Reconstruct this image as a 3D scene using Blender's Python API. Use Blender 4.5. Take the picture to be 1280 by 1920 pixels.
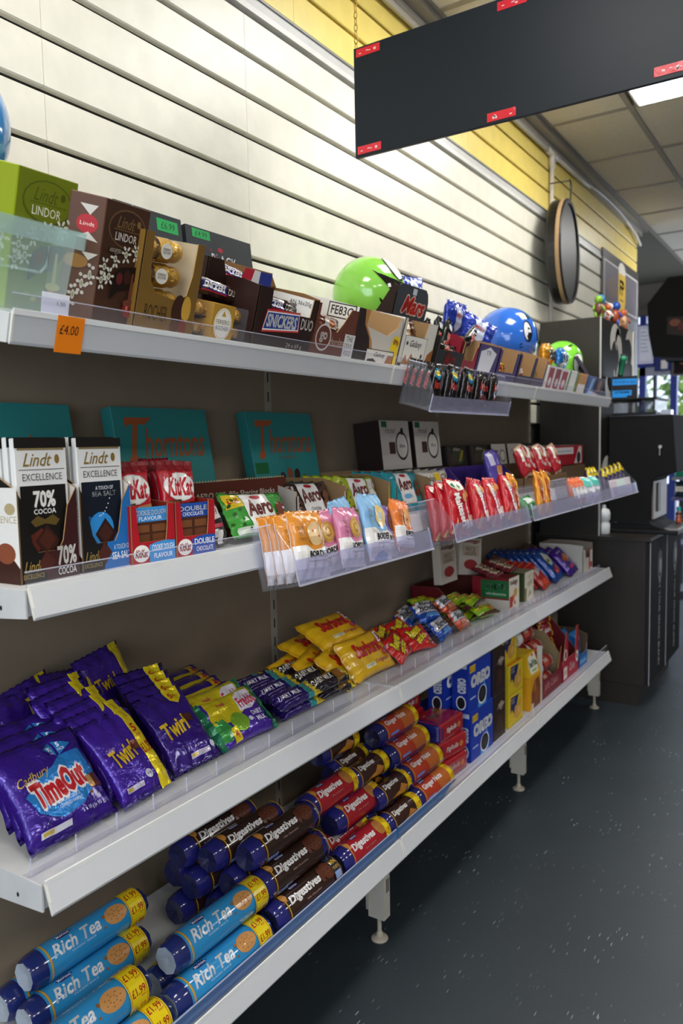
import bpy, bmesh, math, random
from mathutils import Vector, Matrix, noise

for o in list(bpy.data.objects):
    bpy.data.objects.remove(o)
SC = bpy.context.scene
COLL = SC.collection
rnd = random.Random(7)

# ---------------------------------------------------------------- camera
CAMZ = 1.257
yaw, pitch, roll_ = .5761, -.0874, -.0203
fw = Vector((-math.sin(yaw)*math.cos(pitch), math.cos(yaw)*math.cos(pitch), math.sin(pitch)))
rt = Vector((math.cos(yaw), math.sin(yaw), 0)); up = rt.cross(fw)
cr, sr = math.cos(roll_), math.sin(roll_)
rt, up = cr*rt + sr*up, -sr*rt + cr*up
cam = bpy.data.objects.new('camera', bpy.data.cameras.new('camera'))
COLL.objects.link(cam)
cam.matrix_world = Matrix(((rt.x, up.x, -fw.x, 0), (rt.y, up.y, -fw.y, 0), (rt.z, up.z, -fw.z, CAMZ), (0, 0, 0, 1)))
cam.data.sensor_fit = 'VERTICAL'; cam.data.sensor_height = 36; cam.data.lens = 36*1463/1920
cam.data.dof.use_dof = True; cam.data.dof.focus_distance = 1.45; cam.data.dof.aperture_fstop = 5.0
cam.data.clip_start = .02
SC.camera = cam

# ---------------------------------------------------------------- world, lights, exposure
SC.view_settings.view_transform = 'Standard'; SC.view_settings.look = 'None'
SC.view_settings.gamma = 1; SC.view_settings.exposure = 0.27
try: SC.view_settings.use_curve_mapping = False
except Exception: pass
wd = bpy.data.worlds.new('sky'); SC.world = wd; wd.use_nodes = True
bg = wd.node_tree.nodes['Background']
bg.inputs[0].default_value = (.72, .83, 1, 1); bg.inputs[1].default_value = 1.8
LED = 15.5            # emission of the ceiling LED panels
def area(name, loc, rot, sx, sy, power, col):
    l = bpy.data.lights.new(name, 'AREA'); l.shape = 'RECTANGLE'; l.size = sx; l.size_y = sy
    l.energy = power; l.color = col
    o = bpy.data.objects.new(name, l); COLL.objects.link(o); o.location = loc; o.rotation_euler = rot
    return o
# daylight through the shop-front glazing behind the camera
area('daylight_front', (1.2, -2.95, 1.55), (math.radians(90), 0, math.radians(8)), 3.0, 2.0, 45, (.80, .89, 1))
# daylight through the far entrance
area('daylight_far', (-.4, 8.6, 1.3), (math.radians(-90), 0, 0), 1.2, 2.0, 22, (.78, .86, 1))

# ---------------------------------------------------------------- colour and material helpers
def lin(c):
    return c/12.92 if c <= .04045 else ((c+.055)/1.055)**2.4
def H(h):
    h = h.lstrip('#')
    if len(h) == 3: h = ''.join(a*2 for a in h)
    return tuple(lin(int(h[i:i+2], 16)/255) for i in (0, 2, 4)) + (1.0,)
MATS = {}
def nmat(name):
    m = bpy.data.materials.new(name); m.use_nodes = True
    nt = m.node_tree; b = nt.nodes['Principled BSDF']
    MATS[name] = m
    return m, nt, b
def node(nt, t, **kw):
    n = nt.nodes.new(t)
    for k, v in kw.items():
        if k in n.inputs.keys(): n.inputs[k].default_value = v
        else: setattr(n, k, v)
    return n
def attr_mat(name, rough, metal=0, coat=0, bump=None, spec=.5, dirt=.0):
    """colour from the mesh's flat print colours, procedural relief and wear"""
    m, nt, b = nmat(name)
    a = node(nt, 'ShaderNodeAttribute', attribute_name='Col')
    src = a.outputs['Color']
    if dirt:
        n = node(nt, 'ShaderNodeTexNoise', Scale=18.0, Detail=6.0)
        tc = node(nt, 'ShaderNodeTexCoord'); nt.links.new(tc.outputs['Object'], n.inputs['Vector'])
        r = node(nt, 'ShaderNodeMapRange'); r.inputs[1].default_value = .35; r.inputs[2].default_value = .8
        r.inputs[3].default_value = 1; r.inputs[4].default_value = 1-dirt
        nt.links.new(n.outputs['Fac'], r.inputs[0])
        mx = node(nt, 'ShaderNodeMix', data_type='RGBA', blend_type='MULTIPLY'); mx.inputs[0].default_value = 1
        nt.links.new(src, mx.inputs[6]); nt.links.new(r.outputs[0], mx.inputs[7]); src = mx.outputs[2]
    nt.links.new(src, b.inputs['Base Color'])
    b.inputs['Roughness'].default_value = rough; b.inputs['Metallic'].default_value = metal
    b.inputs['Coat Weight'].default_value = coat; b.inputs['Coat Roughness'].default_value = .08
    b.inputs['Specular IOR Level'].default_value = spec
    if bump:
        tc = node(nt, 'ShaderNodeTexCoord')
        n = node(nt, 'ShaderNodeTexNoise', Scale=bump[0], Detail=3.0, Distortion=.6)
        nt.links.new(tc.outputs['Object'], n.inputs['Vector'])
        bp = node(nt, 'ShaderNodeBump', Strength=bump[1], Distance=.01)
        nt.links.new(n.outputs['Fac'], bp.inputs['Height']); nt.links.new(bp.outputs['Normal'], b.inputs['Normal'])
    return m
attr_mat('card', .46, bump=(30, .05), spec=.28)
attr_mat('matte', .75, bump=(60, .08), spec=.25)
attr_mat('kraft', .85, bump=(120, .15), dirt=.15, spec=.2)
attr_mat('foil', .20, metal=.30, coat=.45, bump=(34, .55))
attr_mat('wrap', .26, coat=.4, bump=(30, .26))
attr_mat('metal_paint', .38, bump=(8, .02), dirt=.10)
attr_mat('plastic', .3, dirt=.03)
attr_mat('film', .13, coat=.5, bump=(14, .10))
attr_mat('balloon', .12, coat=.5)
attr_mat('gold', .28, metal=.85, bump=(220, .5))
attr_mat('chrome', .2, metal=1)
attr_mat('dark_gloss', .42, spec=.35)
attr_mat('board_gloss', .40, spec=.25, bump=(6, .02))
attr_mat('black_plastic', .7, spec=.1)

def clear_mat(name, tint, refl, haze=0, hazecol=(1, 1, 1, 1), rough=.05):
    m = bpy.data.materials.new(name); m.use_nodes = True; nt = m.node_tree; nt.nodes.clear()
    out = node(nt, 'ShaderNodeOutputMaterial'); tr = node(nt, 'ShaderNodeBsdfTransparent', Color=tint)
    gl = node(nt, 'ShaderNodeBsdfGlossy', Roughness=rough)
    lw = node(nt, 'ShaderNodeLayerWeight'); lw.inputs[0].default_value = .5
    pw = node(nt, 'ShaderNodeMath', operation='POWER'); pw.inputs[1].default_value = 4.5; nt.links.new(lw.outputs['Facing'], pw.inputs[0])
    fr = node(nt, 'ShaderNodeMath', operation='MULTIPLY_ADD'); fr.inputs[1].default_value = (refl-1)*.9; fr.inputs[2].default_value = .035; nt.links.new(pw.outputs[0], fr.inputs[0])
    mx = node(nt, 'ShaderNodeMixShader'); nt.links.new(fr.outputs[0], mx.inputs[0])
    nt.links.new(tr.outputs[0], mx.inputs[1]); nt.links.new(gl.outputs[0], mx.inputs[2]); last = mx
    if haze:
        df = node(nt, 'ShaderNodeBsdfDiffuse', Color=hazecol)
        m2 = node(nt, 'ShaderNodeMixShader'); m2.inputs[0].default_value = haze
        nt.links.new(mx.outputs[0], m2.inputs[1]); nt.links.new(df.outputs[0], m2.inputs[2]); last = m2
    nt.links.new(last.outputs[0], out.inputs[0]); MATS[name] = m
    return m
clear_mat('acrylic', (.96, .96, 1, 1), 1.45, .03)
clear_mat('acrylic_edge', (.88, .88, .97, 1), 1.6, .35, (.92, .92, 1, 1))
clear_mat('riser_film', (.97, .97, .98, 1), 1.5, .10, (.95, .95, .98, 1))
clear_mat('acrylic_label', (.90, .90, 1, 1), 1.5, .13, (.80, .80, 1, 1))
clear_mat('frosted', (.92, .98, .97, 1), 1.4, .17, (.80, .92, .90, 1), .3)
clear_mat('tinted_plastic', (.5, .5, .5, 1), 1.45, .05, (.2, .2, .2, 1))
clear_mat('blue_clear', (.25, .55, .9, 1), 1.5, .55, (.05, .25, .55, 1), .2)
clear_mat('glass', (.95, .97, 1, 1), 1.5)

def emit_mat(name, col, s):
    m = bpy.data.materials.new(name); m.use_nodes = True; nt = m.node_tree; nt.nodes.clear()
    out = node(nt, 'ShaderNodeOutputMaterial'); e = node(nt, 'ShaderNodeEmission', Color=col, Strength=s)
    nt.links.new(e.outputs[0], out.inputs[0]); MATS[name] = m
emit_mat('led', (1, .98, .94, 1), LED)

# ---------------------------------------------------------------- mesh builder
class MB:
    def __init__(s): s.v = []; s.f = []; s.c = []
    def face(s, idx, col): s.f.append(tuple(idx)); s.c.append(col)
    def poly(s, pts, col):
        b = len(s.v); s.v += [tuple(p) for p in pts]; s.face(range(b, b+len(pts)), col)
    def box(s, x0, y0, z0, x1, y1, z1, col, **fc):
        # front -y, back +y, left -x, right +x, top, bottom
        b = len(s.v)
        s.v += [(x0,y0,z0),(x1,y0,z0),(x1,y1,z0),(x0,y1,z0),(x0,y0,z1),(x1,y0,z1),(x1,y1,z1),(x0,y1,z1)]
        for k, q in (('front',(0,1,5,4)),('right',(1,2,6,5)),('back',(2,3,7,6)),('left',(3,0,4,7)),('top',(4,5,6,7)),('bottom',(3,2,1,0))):
            s.face([b+i for i in q], fc.get(k, col))
        return s
    def prism(s, pts, z0, z1, cols, top, bottom=None):
        """pts: footprint (x,y) counter-clockwise seen from above"""
        n = len(pts); b = len(s.v)
        s.v += [(x,y,z0) for x,y in pts] + [(x,y,z1) for x,y in pts]
        for i in range(n):
            j = (i+1) % n; s.face((b+i,b+j,b+n+j,b+n+i), cols[i] if isinstance(cols, list) else cols)
        s.face([b+n+i for i in range(n)], top); s.face([b+i for i in reversed(range(n))], bottom or top)
        return s
    def slab(s, poly, O, U, V, th, cf, cb=None, ce=None):
        """flat plate: outline poly (u,v), front side towards N = UxV"""
        O, U, V = Vector(O), Vector(U), Vector(V); N = U.cross(V); N.normalize()
        n = len(poly); b = len(s.v)
        s.v += [tuple(O+U*u+V*v) for u,v in poly] + [tuple(O+U*u+V*v-N*th) for u,v in poly]
        s.face([b+i for i in range(n)], cf); s.face([b+n+i for i in reversed(range(n))], cb or cf)
        for i in range(n):
            j = (i+1) % n; s.face((b+j,b+i,b+n+i,b+n+j), ce or cb or cf)
        return s
    def tube(s, pts, r, col, n=8, caps=True, radii=None):
        pts = [Vector(p) for p in pts]; b = len(s.v); m = len(pts)
        ref = Vector((0,0,1))
        for i, p in enumerate(pts):
            t = (pts[min(i+1,m-1)]-pts[max(i-1,0)]).normalized()
            a = t.cross(ref)
            if a.length < .05: a = t.cross(Vector((1,0,0)))
            a.normalize(); c = a.cross(t); rr = radii[i] if radii else r
            for k in range(n):
                an = 2*math.pi*k/n; s.v.append(tuple(p+a*rr*math.cos(an)+c*rr*math.sin(an)))
        for i in range(m-1):
            for k in range(n):
                k2 = (k+1) % n; s.face((b+i*n+k,b+(i+1)*n+k,b+(i+1)*n+k2,b+i*n+k2), col)
        if caps:
            s.face([b+k for k in range(n)], col); s.face([b+(m-1)*n+k for k in reversed(range(n))], col)
        return s
    def lathe(s, prof, col, n=20, M=None):
        """prof: (r, z) from bottom to top, axis z; col may be a list per band"""
        b = len(s.v); m = len(prof)
        for r, z in prof:
            for k in range(n):
                an = 2*math.pi*k/n; p = Vector((r*math.cos(an), r*math.sin(an), z)); s.v.append(tuple(M@p if M else p))
        for i in range(m-1):
            for k in range(n):
                k2 = (k+1) % n; s.face((b+i*n+k,b+i*n+k2,b+(i+1)*n+k2,b+(i+1)*n+k), col[i] if isinstance(col, list) else col)
        c0 = col[0] if isinstance(col, list) else col; c1 = col[-1] if isinstance(col, list) else col
        if prof[0][0] > 1e-4: s.face([b+k for k in reversed(range(n))], c0)
        if prof[-1][0] > 1e-4: s.face([b+(m-1)*n+k for k in range(n)], c1)
        return s
    def ball(s, c, r, col, nu=10, nv=7, sc=(1,1,1)):
        prof = [(max(r*math.sin(math.pi*i/nv), 1e-5), -r*math.cos(math.pi*i/nv)) for i in range(nv+1)]
        return s.lathe(prof, col, nu, Matrix.Translation(c) @ Matrix.Diagonal((*sc, 1)))
    def xf(s, M, start=0):
        s.v[start:] = [tuple(M@Vector(p)) for p in s.v[start:]]; return s
    def mesh(s, name, mat, smooth=False, bevel=0, seg=1):
        me = bpy.data.meshes.new(name); me.from_pydata(s.v, [], s.f)
        ca = me.color_attributes.new('Col', 'FLOAT_COLOR', 'CORNER')
        arr = []
        for p, c in zip(me.polygons, s.c): arr += list(c)*p.loop_total
        ca.data.foreach_set('color', arr)
        if bevel:
            bm = bmesh.new(); bm.from_mesh(me)
            bmesh.ops.remove_doubles(bm, verts=bm.verts, dist=1e-6)
            bmesh.ops.bevel(bm, geom=[e for e in bm.edges if e.is_manifold and e.calc_face_angle(0) > .5], offset=bevel, segments=seg, affect='EDGES', profile=.5)
            bm.to_mesh(me); bm.free()
        if smooth: me.polygons.foreach_set('use_smooth', [True]*len(me.polygons))
        me.materials.append(MATS[mat] if isinstance(mat, str) else mat)
        return me
    def build(s, name, mat, parent=None, **kw):
        o = bpy.data.objects.new(name, s.mesh(name, mat, **kw)); COLL.objects.link(o)
        if parent is not None: o.parent = parent
        return o

# ---------------------------------------------------------------- things
def tag(o, label, cat, group=None, kind=None):
    if label: o['label'] = label
    if cat: o['category'] = cat
    if group: o['group'] = group
    if kind: o['kind'] = kind
    return o
def thing(name, label=None, cat=None, group=None):
    o = bpy.data.objects.new(name, None); COLL.objects.link(o); o.empty_display_size = .02
    return tag(o, label, cat, group)
def struct(o):
    o['kind'] = 'structure'; return o
def copytree(o, parent=None, depth=0):
    c = o.copy(); COLL.objects.link(c)
    if parent is not None: c.parent = parent
    for ch in [x for x in o.children]: copytree(ch, c, depth+1)
    return c
USED = set()
def inst(proto, label, group=None):
    """first use takes the prototype itself, later ones copies of it and of its parts"""
    if proto.name not in USED:
        USED.add(proto.name); o = proto
    else: o = copytree(proto)
    o['label'] = label
    if group: o['group'] = group
    return o
A1 = math.radians(16)
S1, S2, S3, S4 = 1.430, 1.070, .662, .272
FX = -.904
def RX(d): return Matrix.Rotation(math.radians(d), 4, 'X')
def RY(d): return Matrix.Rotation(math.radians(d), 4, 'Y')
def RZ(d): return Matrix.Rotation(math.radians(d), 4, 'Z')
def put(o, X, Y, Z, yaw=0, tilt=0, roll=0):
    """local x -> along the shelf, local -y -> the aisle; tilt>0 leans back"""
    o.matrix_world = Matrix.Translation((X, Y, Z)) @ RZ(90+yaw) @ RX(-tilt) @ RY(roll); return o
def putT(o, t, Y, h=0, yaw=0, tilt=0, roll=0):
    """on the top shelf, which slopes down to the aisle"""
    ca, sa = math.cos(A1), math.sin(A1)
    p = Vector((FX - ca*t + sa*h, Y, S1 + sa*t + ca*h))
    o.matrix_world = Matrix.Translation(p) @ Matrix.Rotation(A1, 4, 'Y') @ RZ(90+yaw) @ RX(-tilt) @ RY(roll); return o

# ---------------------------------------------------------------- flat print: shapes and lettering
TXT = {}
def text2d(txt, bold=0, shear=0):
    k = (txt, bold, shear)
    if k in TXT: return TXT[k]
    cu = bpy.data.curves.new('lettering', 'FONT'); cu.body = txt; cu.offset = bold; cu.shear = shear
    cu.resolution_u = 2; cu.fill_mode = 'FRONT'
    ob = bpy.data.objects.new('lettering', cu); COLL.objects.link(ob)
    me = bpy.data.meshes.new_from_object(ob)
    vs = [(v.co.x, v.co.y) for v in me.vertices]; fs = [tuple(p.vertices) for p in me.polygons]
    bpy.data.objects.remove(ob); bpy.data.curves.remove(cu); bpy.data.meshes.remove(me)
    xs = [v[0] for v in vs] or [0, 1]; ys = [v[1] for v in vs] or [0, 1]
    TXT[k] = (vs, fs, min(xs), max(xs), min(ys), max(ys)); return TXT[k]
def clip_split(poly, ax, step):
    lo = min(p[ax] for p in poly); hi = max(p[ax] for p in poly)
    k0 = math.floor(lo/step+1e-6)+1; out = []; cur = poly
    k = k0
    while k*step < hi-1e-7:
        c = k*step; a, b = [], []
        n = len(cur)
        for i in range(n):
            p, q = cur[i], cur[(i+1) % n]
            if p[ax] <= c: a.append(p)
            if p[ax] >= c: b.append(p)
            if (p[ax]-c)*(q[ax]-c) < 0:
                t = (c-p[ax])/(q[ax]-p[ax]); m = (p[0]+t*(q[0]-p[0]), p[1]+t*(q[1]-p[1])); a.append(m); b.append(m)
        if len(a) > 2: out.append(a)
        cur = b; k += 1
        if len(cur) < 3: break
    if len(cur) > 2: out.append(cur)
    return out
def art_polys(art, w, h):
    """-> shapes [(poly, colour, layer)], letters [...], coordinates in metres; art coordinates are fractions of w, h"""
    shp, let = [], []
    for li, a in enumerate(art):
        k = a[0]; li *= 1
        if k == 'R':
            _, x0, y0, x1, y1, c = a[:6]; shp.append(([(x0*w,y0*h),(x1*w,y0*h),(x1*w,y1*h),(x0*w,y1*h)], H(c), li, li))
        elif k == 'E':
            cx, cy, rx, ry, c = a[1:6]; ro = math.radians(a[6]) if len(a) > 6 else 0; n = 18 if max(rx*w, ry*h) > .008 else 10
            pts = []
            for i in range(n):
                t = 2*math.pi*i/n; x, y = rx*w*math.cos(t), ry*h*math.sin(t)
                pts.append((cx*w+x*math.cos(ro)-y*math.sin(ro), cy*h+x*math.sin(ro)+y*math.cos(ro)))
            shp.append((pts, H(c), li, li))
        elif k == 'P':
            shp.append(([(x*w, y*h) for x, y in a[1]], H(a[2]), li, li))
        elif k == 'T':
            txt, x0, y0, x1, y1, c = a[1:7]; o = a[7] if len(a) > 7 else {}
            W, Hh = (x1-x0)*w, (y1-y0)*h; cx, cy = (x0+x1)/2*w, (y0+y1)/2*h; ro = math.radians(o.get('r', 0))
            def emit(bold, col, lay):
                vs, fs, a0, a1, b0, b1 = text2d(txt, min(o.get('b', .0), .015), o.get('s', 0))
                sx = W/max(a1-a0, 1e-6); sy = Hh/max(b1-b0, 1e-6); mx, my = (a0+a1)/2, (b0+b1)/2
                k = max(0, bold-.015)*.75; nd = 8 if bold > o.get('b', 0) else 4
                for ox, oy in ([(0, 0)] if k < .004 else [(k*math.cos(6.2832*q/nd+.785), k*math.sin(6.2832*q/nd+.785)) for q in range(nd)]):
                    P2 = []
                    for x, y in vs:
                        x, y = (x-mx+ox)*sx, (y-my+oy)*sy
                        P2.append((cx+x*math.cos(ro)-y*math.sin(ro), cy+x*math.sin(ro)+y*math.cos(ro)))
                    for f in fs: let.append(([P2[i] for i in f], H(col), lay, li))
            if 'o' in o: emit(o.get('b', 0)+o.get('ow', .05)+.03, o['o'], li)
            emit(o.get('b', 0), c, li+(2.9 if 'o' in o else .5))
    return shp, let
def art_mb(polys, warp, cut=None, base=.0004, lay=.00006):
    mb = MB()
    for p, c, l, *_ in polys:
        ps = [p]
        if cut:
            if cut[0]: ps = [q for a in ps for q in clip_split(a, 0, cut[0])]
            if cut[1]: ps = [q for a in ps for q in clip_split(a, 1, cut[1])]
        for q in ps: mb.poly([warp(x, y, base+l*lay) for x, y in q], c)
    return mb
def clusters(polys):
    """prints that lie apart on a pack become parts of their own"""
    ops = {}
    for q in polys: ops.setdefault(q[3], []).append(q)
    box = []
    for l, qs in ops.items():
        xs = [p[0] for q in qs for p in q[0]]; ys = [p[1] for q in qs for p in q[0]]
        box.append([[min(xs), min(ys), max(xs), max(ys)], list(qs)])
    gr = []
    for b, qs in box:
        hit = []
        for g in gr:
            for c in g[0]:
                gap = math.hypot(max(0, b[0]-c[2], c[0]-b[2]), max(0, b[1]-c[3], c[1]-b[3]))
                if gap <= max(.018, .42*max(b[2]-b[0], b[3]-b[1], c[2]-c[0], c[3]-c[1])): hit.append(g); break
        new = [[b], list(qs)]
        for g in hit: new[0] += g[0]; new[1] += g[1]; gr.remove(g)
        gr.append(new)
    return [sorted(g[1], key=lambda q: q[2]) for g in gr]
def printed(parent, art, w, h, warp, cut=None, mat='card', lmat=None, smooth=False, nm='printed_art', ln='lettering'):
    for polys, n_, m_ in zip(art_polys(art, w, h), (nm, ln), (mat, lmat or mat)):
        for grp in clusters(polys): art_mb(grp, warp, cut, lay=.00006 if (cut is None or cut[0] is None) else .0001).build(n_, m_, parent, smooth=smooth)
def flat_warp(O, U, V):
    O, U, V = Vector(O), Vector(U).normalized(), Vector(V).normalized(); N = U.cross(V)
    return lambda x, y, d: tuple(O+U*x+V*y+N*d)

# ---------------------------------------------------------------- package builders
def carton(name, cat, w, d, h, col, front=(), left=(), top=(), fc=None, mat='card', bevel=.0012, group=None, body='carton'):
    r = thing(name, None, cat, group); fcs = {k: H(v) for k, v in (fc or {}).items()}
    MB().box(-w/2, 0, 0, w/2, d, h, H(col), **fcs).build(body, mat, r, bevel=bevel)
    if front: printed(r, front, w, h, flat_warp((-w/2, 0, 0), (1,0,0), (0,0,1)), mat=mat)
    if left: printed(r, left, d, h, flat_warp((-w/2, d, 0), (0,-1,0), (0,0,1)), mat=mat, nm='side_art', ln='side_lettering')
    if top: printed(r, top, w, d, flat_warp((-w/2, 0, h), (1,0,0), (0,1,0)), mat=mat, nm='top_art', ln='top_lettering')
    return r
def tray(name, cat, w, d, hb, hf, out, inn, front=(), left=(), prof=None, hs=None, th=.0022, group=None, fc=None, backh=None, mat='card', flap=None, slope=.35):
    """open display box: back, two sides sloping down to the front, printed front with a cut-out"""
    r = thing(name, None, cat, group); o, i_, k = H(out), H(inn), H('#b08a5c')
    f = H(fc) if fc else o
    prof = prof or [(0, hf), (1, hf)]
    hs = hs or prof[0][1]
    MB().slab([(0,0),(w,0)] + [(x*w, z) for x, z in reversed(prof)], (-w/2,0,0), (1,0,0), (0,0,1), th, f, i_, k).build('front_panel', mat, r)
    pl = [(0,0),(0,hs),(d*slope,hb),(d,hb),(d,0)]
    MB().slab([(d-y, z) for y, z in pl], (-w/2, d, 0), (0,-1,0), (0,0,1), th, o, i_, k).build('side_panel', mat, r)
    MB().slab([(y, z) for y, z in reversed(pl)], (w/2, 0, 0), (0,1,0), (0,0,1), th, o, i_, k).build('side_panel', mat, r)
    b = backh or hb
    MB().slab([(0,0),(w,0),(w,b),(0,b)], (w/2,d,0), (-1,0,0), (0,0,1), th, o, i_, k).build('back_panel', mat, r)
    MB().box(-w/2+th, th, 0, w/2-th, d-th, th, i_).build('bottom_panel', mat, r)
    if flap:
        MB().slab([(0,0),(w,0),(w*.96,flap),(w*.04,flap)], (w/2,d,b), (-1,0,0), (0,.45,.9), th, o, i_, k).build('lid_flap', 'kraft', r)
    if front: printed(r, front, w, max(z for _, z in prof), flat_warp((-w/2,0,0), (1,0,0), (0,0,1)), mat=mat)
    if left: printed(r, left, d, hb, flat_warp((-w/2, d, 0), (0,-1,0), (0,0,1)), mat=mat, nm='side_art', ln='side_lettering')
    return r
def pillow(name, cat, w, h, t, col, front=(), seal='tb', sealcol=None, seed=0, sw=.011, mat='foil', nu=16, nv=16, group=None, wrinkle=1.0, back=None, body='wrapper', stiff=4):
    """flow-wrapped pack: puffed middle, flat crimped seals with a zigzag edge"""
    rs = random.Random(seed+11); r = thing(name, None, cat, group); c0 = H(col); cs = H(sealcol or col); cb = H(back or col)
    if seal == 'lr': nu, nv = nv+4, nu-2
    ph = [rs.uniform(0, 6.28) for _ in range(8)]
    def prof(a, p): a = max(0, min(1, a)); return (1-abs(2*a-1)**p)
    L = h if seal == 'tb' else w
    def S(u, v):
        a, b = (u, v) if seal == 'tb' else (v, u)      # b runs between the two seals
        s = sw/L; bi = (b-s)/(1-2*s)
        th = 0
        if 0 < bi < 1: th = t/2*(prof(bi, stiff)**.6)*(prof(a, stiff+1)**.55)
        e = math.exp(-min(abs(bi), abs(1-bi))*7) if 0 < bi < 1 else 1
        wv = wrinkle*.0036*e*math.sin(a*26+ph[0]+3*math.sin(b*3+ph[1]))*(1 if 0 < bi < 1 else .25)
        wv += wrinkle*.0017*math.sin(a*9+b*14+ph[2])*math.sin(b*11-a*7+ph[3])
        if not 0 < bi < 1: wv += .0006*math.sin(b*L/.0016*3.14)
        pull = .035*prof(bi, 2)*min(1, t/.02) if 0 < bi < 1 else 0
        a2 = a+(.5-a)*pull*2*(1 if 0 < bi < 1 else 0)
        return (a2, b, th, wv) if seal == 'tb' else (b, a2, th, wv)
    us = [i/nu for i in range(nu+1)]; vs = [j/nv for j in range(nv+1)]
    def seals(lst, n):
        s = sw/L; q = [0, s*.55, s*1.05]; return q + [s*1.05+(1-2.1*s)*k/(n-4) for k in range(1, n-4)] + [1-x for x in reversed(q)]
    if seal == 'tb': vs = seals(vs, nv+2)
    else: us = seals(us, nu+2)
    nu, nv = len(us)-1, len(vs)-1
    F = [[None]*(nv+1) for _ in range(nu+1)]; mb = MB()
    grid = {}
    for side in (0, 1):
        for i, u in enumerate(us):
            for j, v in enumerate(vs):
                edge = i in (0, nu) or j in (0, nv)
                if side and edge: grid[1,i,j] = grid[0,i,j]; continue
                x, z, th, wv = S(u, v)
                if seal == 'tb' and j in (0, nv) and i % 2: z += (.0022 if j == 0 else -.0022)/h
                if seal == 'lr' and i in (0, nu) and j % 2: x += (.0022 if i == 0 else -.0022)/w
                y = wv + (-th if side == 0 else th) + (0 if edge else (-.0002 if side == 0 else .0002))
                p = ((x-.5)*w, y, z*h)
                grid[side,i,j] = len(mb.v); mb.v.append(p)
                if side == 0: F[i][j] = Vector(p)
    s = sw/L
    for side in (0, 1):
        for i in range(nu):
            for j in range(nv):
                b = (vs[j]+vs[j+1])/2 if seal == 'tb' else (us[i]+us[i+1])/2
                c = cs if (b < s or b > 1-s) else (c0 if side == 0 else cb)
                q = (grid[side,i,j], grid[side,i+1,j], grid[side,i+1,j+1], grid[side,i,j+1])
                mb.face(q if side == 0 else q[::-1], c)
    mb.build(body, mat, r, smooth=True)
    def loc(lst, x):
        lo = 0
        for k in range(len(lst)-1):
            if lst[k] <= x: lo = k
        return lo, (x-lst[lo])/(lst[lo+1]-lst[lo])
    def warp(x, y, d):
        i, fu = loc(us, min(max(x/w, 0), .9999)); j, fv = loc(vs, min(max(y/h, 0), .9999))
        a = F[i][j]*(1-fu)+F[i+1][j]*fu; b = F[i][j+1]*(1-fu)+F[i+1][j+1]*fu; p = a*(1-fv)+b*fv
        return (p.x, p.y-d-.0010, p.z)
    if front: printed(r, front, w, h, warp, (w/20, h/20), mat=mat, lmat='wrap', smooth=True)
    return r
def roll_pack(name, cat, rad, L, col, endcol, art, facecol='#9aa6b5', phi0=48, group=None, arc=3.6, seed=0):
    """biscuit roll lying along local x, folded film at both ends; art wraps round the tube (arc radians high)"""
    r = thing(name, None, cat, group); mb = MB(); n = 28; rs = random.Random(seed)
    c, e, fce = H(col), H(endcol), H(facecol)
    xs = [(-L/2, .80), (-L/2+.004, .90), (-L/2+.016, .985), (-L/2+.03, 1), (L/2-.03, 1), (L/2-.016, .985), (L/2-.004, .90), (L/2, .80)]
    def ring(x, k, fac):
        out = []
        for i in range(n):
            a = 2*math.pi*i/n; q = a % (math.pi/4)-math.pi/8
            kk = k*((1-fac)+fac*math.cos(math.pi/8)/math.cos(q))
            kk *= 1+.012*rs.uniform(-1, 1)*(1 if fac else 0)
            out.append((x, -rad*kk*math.cos(a), rad+rad*kk*math.sin(a)))
        return out
    idx = []
    for x, k in xs:
        fac = 1 if k < .95 else (.5 if k < 1 else 0)
        b = len(mb.v); mb.v += ring(x, k, fac); idx.append(b)
    for m in range(len(xs)-1):
        cc = e if m in (0, 1, 5, 6) else c
        if m == 2 or m == 4: cc = e
        for i in range(n):
            j = (i+1) % n; mb.face((idx[m]+i, idx[m+1]+i, idx[m+1]+j, idx[m]+j), cc)
    mb.build('wrapper', 'film', r, smooth=True)
    for sgn, b in ((-1, idx[0]), (1, idx[-1])):
        m2 = MB(); ctr = (sgn*(L/2-.006), 0, rad)
        for i in range(n):
            j = (i+1) % n; tri = [mb.v[b+i], mb.v[b+j], ctr]; m2.poly(tri[::-1] if sgn < 0 else tri, fce)
        m2.build('folded_end', 'wrap', r)
    hh = rad*arc
    def warp(x, y, d):
        a = math.radians(phi0)+(y-hh/2)/rad; R_ = rad+d+.0003
        return (x-L/2, -R_*math.cos(a), rad+R_*math.sin(a))
    printed(r, art, L, hh, warp, (None, rad*.22), mat='film', smooth=True)
    return r
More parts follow.
